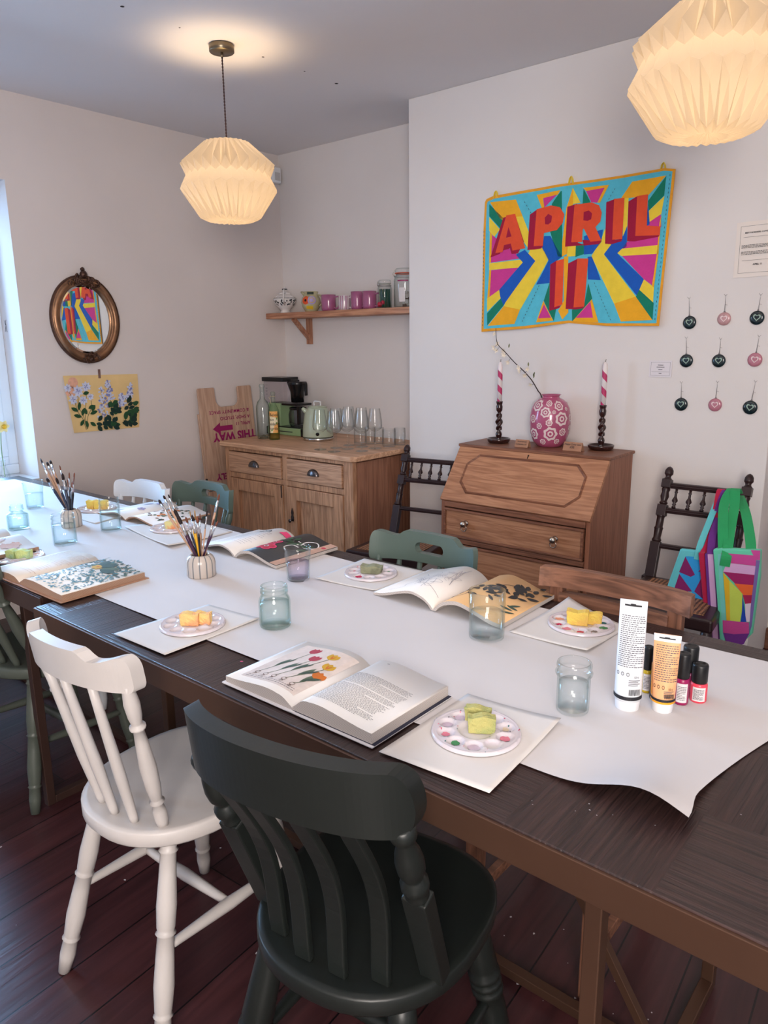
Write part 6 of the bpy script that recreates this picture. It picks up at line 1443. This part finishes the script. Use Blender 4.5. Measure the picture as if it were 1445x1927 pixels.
decal('label',ps,LMs,lambda a,z,l:((r+l)*math.cos(a+.8),(r+l)*math.sin(a+.8),z),t,cutu=14,u0=-2.4,u1=-.7,base=.0006,step=.0002)
MB().tube([(r*.45*math.cos(a),r*.45*math.sin(a),h*.90) for a in [2*PI*i/14 for i in range(14)]],.0012,5,close=True).tube([(-.012,-r*.4,h*.90),(-.02,-r*.5,h*.88),(-.004,-r*.6,h*.85),(0.004,-r*.6,h*.75)],.0012,5).build('neck_string',mat('string_cream',(214,196,160),rough=.9,var=0),t)
# coffee maker
M_sage=mat('sage_enamel',(146,176,130),rough=.25,var=.03,coat=.6); M_tank=glass('smoky_tank_plastic',(250,249,252),(205,204,210)); M_bk=mat('gloss_black_plastic',(20,20,23),rough=.2,var=.1); M_coffee=glass('carafe_glass',(236,238,240),(120,120,126))
YCM=3.40
def CX(px): return P(px,780,1,YCM).x
def CZ(px,py): return zat(px,py,CX(px),YCM)
def CYf(px,py,z=ZK): return P(px,py,2,z).y
t=thing('coffee_maker','sage green and black filter coffee maker with glass carafe on the cupboard','coffee maker',(CX(548),YCM,ZK)); o=T(-CX(548),-YCM,-ZK)
x0,x1=CX(519),CX(586); zb_=CZ(550,826)
z1=ZK; hb=.050
MB().box(((x0+x1)/2,YCM-.01,z1+hb/2),(x1-x0,.15,hb),M=o).build('base',M_sage,t,bevel=.006,seg=3)
MB().box((x0+.004,YCM-.01,z1+hb/2),(.012,.154,hb+.002),M=o).box((x1-.008,YCM-.01,z1+hb/2),(.022,.154,hb+.002),M=o).box(((x0+x1)/2+.02,YCM-.01,z1+hb+.003),((x1-x0)*.66,.135,.008),M=o).build('base_trim',M_bk,t,bevel=.004)
MB().box(((x0+x1)/2,YCM-.0862,z1+hb*.5),((x1-x0)*.45,.002,.006),M=o).build('maker_lettering',M_inkb,t)
xa,xb=CX(519),CX(541); zg=CZ(530,757); zt1=CZ(530,717); zt2=CZ(530,709)
MB().box(((xa+xb)/2,YCM,(z1+hb+zg)/2),(xb-xa,.125,zg-z1-hb),M=o).build('tower',M_sage,t,bevel=.005)
xl,xr=CX(512),CX(548)
MB().prism([(xl,YCM-.065),(xr,YCM-.065),(xr,YCM+.065),(xl,YCM+.065)],zg,zt1,M=o).build('water_tank',M_tank,t,bevel=.006)
MB().box(((xl+xr)/2-.002,YCM,(zt1+zt2)/2),(xr-xl+.014,.145,zt2-zt1),M=o).build('tank_lid',M_bk,t,bevel=.004)
mk=MB(); 
for i in range(4): mk.box((xl+.03,YCM-.0655,zt1-.025-.02*i),(.018,.001,.002),M=o)
mk.build('level_marks',M_ink,t)
cxb=CX(561); zb1,zb2=CZ(561,757),CZ(561,718)
MB().lathe([(0,zb1),(.042,zb1),(.046,zb1+(zb2-zb1)*.5),(.062,zb1+(zb2-zb1)*.85),(.066,zb2-.004),(.06,zb2),(0,zb2)],32,o@T(cxb,YCM,0)).build('filter_basket',M_bk,t)
MB().box((cxb+.075,YCM-.01,zb2-.012),(.045,.022,.014),M=o).box((cxb+.093,YCM-.01,zb2-.05),(.012,.022,.075),M=o).build('basket_handle',M_bk,t,bevel=.004)
MB().box(((xb+cxb)/2-.01,YCM,zb2+.004),(cxb-xb+.02,.05,.014),M=o).build('water_arm',M_bk,t,bevel=.004)
zc1,zc2=z1+hb+.008,CZ(561,765)
MB().box((cxb-.012,YCM,CZ(555,760)),(.155,.13,.014),M=o).build('hot_shelf',M_bk,t,bevel=.003)
MB().lathe([(0,zc1),(.052,zc1),(.062,zc1+.02),(.064,zc1+(zc2-zc1)*.6),(.055,zc2-.02),(.052,zc2-.016),(.05,zc2-.02),(.060,zc1+(zc2-zc1)*.6),(.058,zc1+.02),(0,zc1+.004)],36,o@T(cxb,YCM,0)).build('carafe',M_coffee,t)
MB().lathe([(0,zc2-.02),(.056,zc2-.02),(.058,zc2-.006),(.04,zc2),(0,zc2)],32,o@T(cxb,YCM,0)).box((cxb+.055,YCM-.045,(zc1+zc2)/2+.01),(.022,.020,zc2-zc1-.01),M=o).build('carafe_lid',M_bk,t,bevel=.003)
# kettle
c,h=onk(599,830,766,back=.075); t=thing('kettle','pale green electric kettle with upright loop on its lid','kettle',(c.x,c.y,ZK),.2); r=29*mpp((c.x,c.y,ZK+.1))
M_ket=mat('kettle_green_enamel',(176,188,166),rough=.2,var=.02,coat=.7); M_chr=mat('chrome',(214,214,212),rough=.12,metal=1,var=0)
KP=[(r*.98,.014),(r,.022),(r*.97,h*.45),(r*.84,h*.80),(r*.66,h*.96),(r*.60,h)]
MB().lathe([(0,.014)]+KP+[(0,h)],48).build('body',M_ket,t); MB().lathe([(0,0),(r*.98,0),(r,.004),(r,.014),(r*.99,.016),(0,.016)],48).build('base_ring',M_chr,t)
MB().lathe([(r*1.003,.018),(r*1.003,.023)],48,caps=False).build('base_band',M_bk,t)
MB().lathe([(r*.62,h-.001),(r*.60,h+.006),(r*.2,h+.010),(0,h+.010)],40).build('lid',M_ket,t)
MB().tube(catmull([(-.024,0,h+.008),(-.024,0,h+.028),(-.018,0,h+.034),(.018,0,h+.034),(.024,0,h+.028),(.024,0,h+.008)],4),.0045,8).build('lid_loop',M_cap,t)
MB().lathe([(.008,0),(.011,.004),(0,.006)],16,RZ(.55)@T(.0,-r*.985,h*.22)@RX(PI/2)).build('switch',M_bk,t)
MB().tube(catmull([(-r*.35,r*.70,h*.88),(-r*.7,r*1.25,h*.9),(-r*.8,r*1.4,h*.6),(-r*.7,r*1.2,h*.25),(-r*.45,r*.85,h*.2)],5),.010,10).build('handle',M_bk,t)
MB().tube([(-r*.62,-.02,h*.82),(-r*.88,-.03,h*.93),(-r*.95,-.034,h*.97)],[.020,.013,.009],10).build('spout',M_ket,t)
# wine glasses
M_wine=glass('wine_glass',(254,255,255),(222,226,228))
wine=[(603,846,'at the left, in front of the kettle'),(629,850,'second from left in the front row'),(633,843,'behind the second front one'),(654,845,'tallest-looking in the middle'),(657,838,'at the back behind the middle one'),(681,849,'fourth along the front row'),(681,841,'at the back behind the fourth one'),(706,844,'rightmost of the wine glasses')]
w0=None
for i,(px,py,lab) in enumerate(wine):
    c,h=onk(px,py,py-81,back=.0)
    h=.228; lb='clear stemmed wine glass on the cupboard, '+lab
    if w0 is None:
        w0=thing('wine_glass',lb,'wine glass',(c.x,c.y,ZK),0,'wine glasses on the cupboard'); r=.040
        pr=[(0,.004),(.034,.0),(.036,.001),(.034,.003),(.008,.006),(.0038,.014),(.0034,.092),(.006,.098),(.022,.104),(.038,.116),(.0415,.130),(.039,.165),(.030,.226),(.030,.228)]
        MB().lathe(pr+[(a-.0012,b) for a,b in pr[::-1] if b>.104]+[(0,.106)],40).build('stemmed_bowl',M_wine,w0)
    else: dup(w0,T(c.x,c.y,ZK),lb)
tum=[(678,838,24,806,'leftmost short tumbler seen through the wine glasses'),(697,836,20,803,'second short tumbler seen through the wine glasses'),(713,836,19,804,'third short tumbler just right of the last wine glass'),(732,841,26,807,'front tumbler of the pair at the right end'),(752,838,22,804,'rearmost tumbler at the right end of the cupboard')]
for px,py,wp,pyt,lab in tum:
    c,h=onk(px,py,pyt,back=.03); r=wp*mpp((c.x,c.y,ZK))/2; h=min(h,.10)
    t=thing('tumbler',lab,'glass',(c.x,c.y,ZK),0,'tumblers on the cupboard')
    MB().lathe([(0,0),(r*.9,0),(r*.98,.006),(r,h*.5),(r*1.0,h*.85),(r*.96,h),(r*.96-.0015,h),(r-.002,h*.5),(r*.94,.012),(0,.010)],36).build('tumbler_glass',M_wine,t)
# ================================================================== ON THE BUREAU
ZB=.9255
M_mahog=mat('dark_barley_wood',(52,28,26),rough=.22,var=.3,vs=30,coat=.5); M_cw_=mat('candle_white',(236,226,226),rough=.4,var=.01,sub=.2); M_cp=mat('candle_magenta',(186,24,92),rough=.4,var=.02); M_wick=mat('wick',(60,40,44),rough=.9,var=0)
def candlestick(px,py,wpx,pyc,pyt,lab,lab2):
    p=P(px,py,2,ZB); r=wpx*mpp(p)/2; d=Vector((p.x,p.y)).normalized(); c=Vector((p.x,p.y))+d*r*.9; H=zat(px,pyc,c.x,c.y)-ZB; HC=zat(px,pyt,c.x,c.y)-ZB
    t=thing('candlestick',lab,'candlestick',(c.x,c.y,ZB))
    MB().lathe([(0,0),(r*.80,0),(r*.92,.006),(r,.016),(r*1.0,.022),(r*.92,.023),(r*.85,.012),(r*.4,.010),(0,.010)],36).build('drip_base',M_mahog,t)
    m=MB(); m.lathe([(.010,.010),(.012,.016),(.008,.020),(.014,.032),(.016,.042),(.012,.054),(.007,.058),(.010,.062)],24)
    z0,z1=.062,H-.062; n=60
    m.lathe([(.0145*(.72+.28*math.sin(PI*i/n)),z0+(z1-z0)*i/n) for i in range(n+1)],36,mod=None,caps=False)
    # twist the barley section
    nv=36; start=len(m.v)-(n+1)*nv
    for i in range(n+1):
        z=z0+(z1-z0)*i/n; 
        for j in range(nv):
            a=2*PI*j/nv; x,y,_=m.v[start+i*nv+j]; ph=2*PI*1.15*i/n; f=1+.30*math.cos(2*(a-ph/1.0)); m.v[start+i*nv+j]=(x*f,y*f,z)
    m.lathe([(.010,z1),(.008,z1+.004),(.008,z1+.008),(.015,z1+.018),(.016,z1+.036),(.013,z1+.046),(.015,z1+.052),(.0165,H-.003),(.016,H),(.010,H),(.010,H-.012),(0,H-.012)],24)
    m.build('barley_twist_stem',M_mahog,t)
    t2=thing('candle',lab2,'candle',(c.x,c.y,ZB+H-.010)); rc=.0115; L=HC-H+.006
    MB().lathe([(0,0),(rc,0),(rc,L-.026),(rc*.8,L-.012),(rc*.35,L-.004),(0,L-.003)],28).build('wax',M_cw_,t2)
    m=MB(); n=80
    for s_ in range(1):
        v=[];f=[]; turns=2.6
        for i in range(n+1):
            z=.004+(L-.024)*i/n; a0=-PI/2-turns*2*PI*i/n*1.0
            for k in range(9):
                a=a0+(k-4)/4*1.45; rr_=rc*1.012*(1 if z<L-.028 else .95-.25*(z-(L-.028))/.02); v.append((rr_*math.cos(a),rr_*math.sin(a),z))
        for i in range(n):
            for k in range(8): f.append((i*9+k,i*9+k+1,(i+1)*9+k+1,(i+1)*9+k))
        m.add(v,f,0,True)
    m.build('magenta_stripe',M_cp,t2); MB().tube([(0,0,L-.006),(.001,0,L+.003),(.0025,0,L+.008)],.0012,6).build('wick',M_wick,t2)
candlestick(938,835.5,44,755,678,'left dark barley-twist candlestick on the bureau','left pink and white striped candle with its top worn to pink')
candlestick(1130,849,49,762,678,'right dark barley-twist candlestick on the bureau','right pink and white striped candle with a bent wick')
# vase
p=P(1033,842,2,ZB); r=38*mpp(p); d=Vector((p.x,p.y)).normalized(); c=Vector((p.x,p.y))+d*r*.55; H=zat(1033,742,c.x,c.y)-ZB; r=38*mpp((c.x,c.y,ZB+.1))
t=thing('vase','rounded pink vase with white flower rings holding a blossom twig','vase',(c.x,c.y,ZB)); M_vase=mat('pink_vase_glaze',(176,84,118),rough=.18,var=.1,vs=14,coat=.6); M_vw=mat('vase_white_slip',(226,208,206),rough=.3,var=.04)
VP=[(.55,0),(.62,.02),(.80,.10),(.95,.26),(1.0,.45),(.99,.60),(.92,.74),(.78,.85),(.58,.91),(.43,.935),(.40,.955),(.42,.975),(.50,1.0)]; VP=[(a*r,b*H) for a,b in VP]
sm=[]
for (a0,b0),(a1,b1) in zip(VP,VP[1:]):
    for k in range(3): sm.append((a0+(a1-a0)*k/3,b0+(b1-b0)*k/3))
sm.append(VP[-1]); MB().lathe([(0,0)]+VP+[(.46*r,H),(.37*r,.955*H),(.5*r,.88*H),(.9*r,.5*H),(.5*r,.01),(0,.01)],56).build('body',M_vase,t)
vr=prof_r(VP); ps=[]
def ring(a,z,s):
    n=28; f=lambda R,w: [(a+R*s*(1+w*math.cos(7*2*PI*i/n))*math.cos(2*PI*i/n)/max(vr(z),.02),z+R*s*(1+w*math.cos(7*2*PI*i/n))*math.sin(2*PI*i/n)) for i in range(n)]
    A1,A2=f(1,.10),f(.66,.07); 
    for i in range(n): ps.append(([A1[i],A1[(i+1)%n],A2[(i+1)%n],A2[i]],0))
    B1,B2=f(.42,.05),f(.20,.0)
    for i in range(n): ps.append(([B1[i],B1[(i+1)%n],B2[(i+1)%n],B2[i]],0))
fa=lambda px: -PI/2+.49+math.asin(max(-.98,min(.98,(px-735)/188)))   # face direction toward the camera
for px,py,s in ((600,735,48),(717,713,26),(820,735,40),(885,765,16),(687,793,44),(768,790,16),(580,858,36),(838,853,60),(725,887,30),(637,920,26),(585,998,50),(740,990,60),(852,975,34),(662,1068,26),(812,1063,24),(912,850,30),(912,940,24)):
    z=H*(1125-py)/(1125-640)*1.0; ring(fa(px),z,s*mpp((c.x,c.y,ZB+.1))/4.817*1.0)
for a,z,s in ((1.2,.6,.03),(2.2,.4,.03),(3.0,.65,.028),(.4,.35,.026),(1.6,.25,.024)): ring(a,H*z,s)
decal('flower_rings',[(q[0],0,0) for q in ps],[M_vw],lambda a,z,l:((vr(min(max(z,0),H))+l)*math.cos(a),(vr(min(max(z,0),H))+l)*math.sin(a),z),t,base=.0006)
# twig
M_twig=mat('dark_twig',(58,44,44),rough=.8,var=.3,vs=80); M_bl=mat('blossom_petal',(240,226,206),rough=.7,var=.1,vs=80); M_by=mat('blossom_centre',(222,196,90),rough=.7,var=.1); M_lf=mat('young_leaf',(110,112,70),rough=.6,var=.2)
yT=c.y; TPX=[(1020,750),(1012,735),(1000,715),(985,698),(968,682),(950,662),(938,650),(934,638),(933,618)]
pts=[P(a,b,1,yT-.004*i) for i,(a,b) in enumerate(TPX)]; base_=Vector((c.x+.01,c.y+.015,ZB+H*.15)); root=base_
t=thing('blossom_twig','blossoming twig leaning left out of the pink vase','twig',root); pts=[base_]+pts; loc=[q-root for q in catmull(pts,5)]
MB().tube(loc,[.0032-.0020*i/len(loc) for i in range(len(loc))],7).build('branch',M_twig,t)
rr=random.Random(8); k=mpp((c.x,c.y,1.2))
for px,py in ((931,628),(936,648),(929,654),(934,660),(947,660),(948,668),(956,682),(976,693),(978,700),(988,706),(993,695),(999,724)):
    q=P(px,py,1,yT-.02+rr.uniform(-.012,.012))-root; b=MB(); rot=Matrix.Rotation(rr.uniform(0,6),4,'Y')@Matrix.Rotation(rr.uniform(-.6,.6),4,'X')
    for i in range(5):
        for a in leaf(0,0,1,1,0)[:0]: pass
        lp=leaf(0,0,rr.uniform(.012,.017),.0042,2*PI*i/5+rr.random()*.4); b.add([(x,-.003*math.hypot(x,y)/.01,y) for x,y in lp],[tuple(range(len(lp)))],0,False,Matrix.Translation(q)@rot)
    b.lathe([(0,-.002),(.0022,0),(0,.002)],8,Matrix.Translation(q),1)
    near_=min(loc,key=lambda v:(v-q).length); b.tube([near_,q],.0008,4,mi=2)
    b.build('blossom',[M_bl,M_by,M_twig],t)
for px,py,a in ((957,655,1.4),(1003,708,1.2),(994,690,1.6),(1004,712,1.5)):
    q=P(px,py,1,yT-.02)-root; lp=leaf(0,0,.022,.004,a); MB().add([(x,0,y) for x,y in lp],[tuple(range(len(lp)))],0,False,Matrix.Translation(q)).build('leaf',M_lf,t)
# tent cards
M_kraft=mat('kraft_card',(168,124,98),rough=.8,var=.06,vs=30)
def tent(px0,px1,py0,pyt,lines,label):
    a,b=P(px0,py0,2,ZB),P(px1,py0+1.5,2,ZB); w=b.x-a.x; h=zat((px0+px1)/2,pyt,(a.x+b.x)/2,(a.y+b.y)/2)-ZB; h=max(h,.03)
    t=thing('tent_card',label,'card',((a.x+b.x)/2,(a.y+b.y)/2,ZB)); th=.0012
    m=MB(); m.bar((0,0,0),(0,.016,h),w,th,0,(0,1,0)); m.bar((0,.034,0),(0,.017,h),w,th,0,(0,1,0)); m.build('folded_card',M_kraft,t)
    ps=[]
    for i,(s,sz) in enumerate(lines):
        for q in text_polys(s,sz,.0001,'CENTER'): ps.append(([(x,h*.68-i*h*.34+y) for x,y in q],0))
    decal('handwriting',ps,[M_inkb],lambda x,y,l:(x,.016*y/h-th*.5-l-.0003,y),t)
tent(966,994,841,828,(('Hand-turned',.009),('candlesticks £15',.0085)),'left brown tent card with handwriting, between candlestick and vase')
tent(1055,1096,848,833,(('Happy Daisy vase',.011),('£50',.014)),'right brown tent card with handwritten price, in front of the vase')
# ================================================================== TOTE BAGS
def cl(n,c): return mat('canvas_'+n,c,rough=.85,var=.05,vs=12,bump=.15,bs=200,sheen=.1)
C_={n:cl(n,c) for n,c in (('turq',(96,190,196)),('blue',(40,150,214)),('plum',(124,22,92)),('red',(176,18,62)),('purple',(104,40,130)),('lav',(206,160,200)),('mint',(96,196,160)),('green',(34,150,88)),('pink',(190,66,140)),('magenta',(150,22,90)),('orange',(226,96,40)),('crimson',(160,20,70)),('yellow',(232,196,40)),('gold',(214,170,30)),('lime',(190,206,80)),('navy',(20,60,160)),('slate',(112,92,150)),('aqua',(110,192,180)),('offw',(214,196,206)))}
CKs=list(C_); CMs=[C_[k] for k in CKs]
def bp(pts,Y): return [(lambda q:(q.x,q.z))(P(1145+x/4.817,860+y/4.817,1,Y)) for x,y in pts]
def bag(label,outline,Y,thk,base,patches,straps,scol,sw=.024,rot=0):
    o2=bp(outline,Y); cx=sum(p[0] for p in o2)/len(o2); zt=max(p[1] for p in o2)
    t=thing('tote_bag',label,'bag',(cx,Y,zt)); of=Vector((-cx,-Y,-zt))
    mb=MB().prism(o2,-thk/2,thk/2,M=T(*of)@Matrix(((1,0,0,0),(0,0,1,Y),(0,1,0,0),(0,0,0,1)))); mb.build('bag_body',C_[base],t,bevel=.006,seg=3)
    if patches: decal('patchwork',[(bp(p,Y),CKs.index(k),i) for i,(k,p) in enumerate(patches)],CMs,lambda x,y,l:Vector((x,Y-thk/2-l,y))+of,t,base=.0008,step=.00025)
    for pl in straps:
        pts=[P(1145+x/4.817,860+y/4.817,1,yy_)+of for x,y,yy_ in pl]; MB().ribbon(catmull(pts,5),sw,.0025,(1,.25,.0)).build('strap',C_[scol],t)
    return t
YP=2.985
bag('turquoise tote with blue and plum shapes resting against the dark chair back',[(655,828),(870,852),(905,1420),(640,1372),(500,1340),(525,1200)],2.815,.02,'turq',
 [('blue',[(735,895),(850,905),(890,1370),(760,1345),(765,1215),(650,1050),(705,895)]),('plum',[(705,897),(792,1062),(752,1080),(648,1036)]),('plum',[(650,1052),(765,1212),(596,1212)]),('plum',[(852,1085),(892,1305),(786,1212)]),('plum',[(870,990),(820,1030),(860,1035)]),('plum',[(785,1305),(893,1320),(893,1335)])],
 [[(800,930,2.80),(830,800,2.81),(900,620,2.87),(980,420,2.95),(1040,318,YP-.02)],[(830,830,2.83),(900,690,2.88),(960,480,2.95),(1050,318,YP-.01)]],'turq',.022)
bag('crimson-edged tote hanging second, only its narrow side showing',[(822,858),(885,862),(940,1645),(893,1610)],2.79,.03,'red',[],[[(860,870,2.79),(915,760,2.83),(975,480,2.93),(1015,300,YP-.02),(1080,330,YP+.03)]],'red',.024)
bag('purple and lavender tote seen edge-on in the middle of the bunch',[(880,866),(965,872),(1010,1655),(925,1640)],2.775,.03,'purple',[('lav',[(910,870),(962,874),(1008,1650),(958,1645)])],[[(940,880,2.77),(965,760,2.82),(985,520,2.92),(1060,310,YP-.02),(1120,340,YP+.03)],[(925,880,2.76),(945,700,2.83),(1000,560,2.90)]],'purple',.026)
bag('striped patchwork tote with yellow-green panel and emerald straps at the front of the bunch',[(955,830),(1025,822),(1385,838),(1378,1080),(1305,1600),(1200,1695),(1015,1650),(990,1250)],2.745,.03,'mint',
 [('aqua',[(1000,870),(1035,870),(1080,1500),(1060,1655),(1045,1650),(1025,1300)]),('pink',[(1035,860),(1345,885),(1350,980),(1090,950),(1040,960)]),('pink',[(1300,835),(1386,838),(1384,925),(1345,925)]),('lav',[(1085,950),(1352,982),(1348,1060),(1050,1032)]),('magenta',[(1050,1030),(1346,1060),(1340,1152),(1160,1138),(1070,1050)]),('orange',[(1150,1136),(1340,1152),(1330,1240),(1235,1242)]),('crimson',[(1228,1240),(1328,1240),(1312,1312),(1250,1320)]),('offw',[(1250,1320),(1312,1312),(1290,1480),(1255,1480)]),
  ('gold',[(1052,1036),(1108,1110),(1118,1470),(1082,1470),(1072,1300)]),('lime',[(1108,1108),(1225,1225),(1222,1380),(1205,1482),(1115,1470)]),('navy',[(1228,1250),(1262,1480),(1210,1484),(1224,1380)]),('slate',[(1352,925),(1384,930),(1310,1520),(1285,1600),(1300,1350)]),('pink',[(1048,1466),(1286,1486),(1285,1590),(1150,1592),(1052,1578)]),('purple',[(1052,1578),(1150,1592),(1290,1585),(1240,1680),(1190,1696),(1080,1668)])],
 [[(1052,990,2.725),(1075,870,2.73),(1100,680,2.80),(1140,450,2.90),(1150,290,YP-.02),(1175,330,YP+.03)],[(1040,850,2.74),(1035,640,2.80),(1050,420,2.90),(1120,295,YP-.02),(1165,310,YP+.02)],[(1275,890,2.74),(1290,800,2.76),(1250,540,2.88),(1205,400,YP-.02),(1185,350,YP+.03)]],'green',.034)
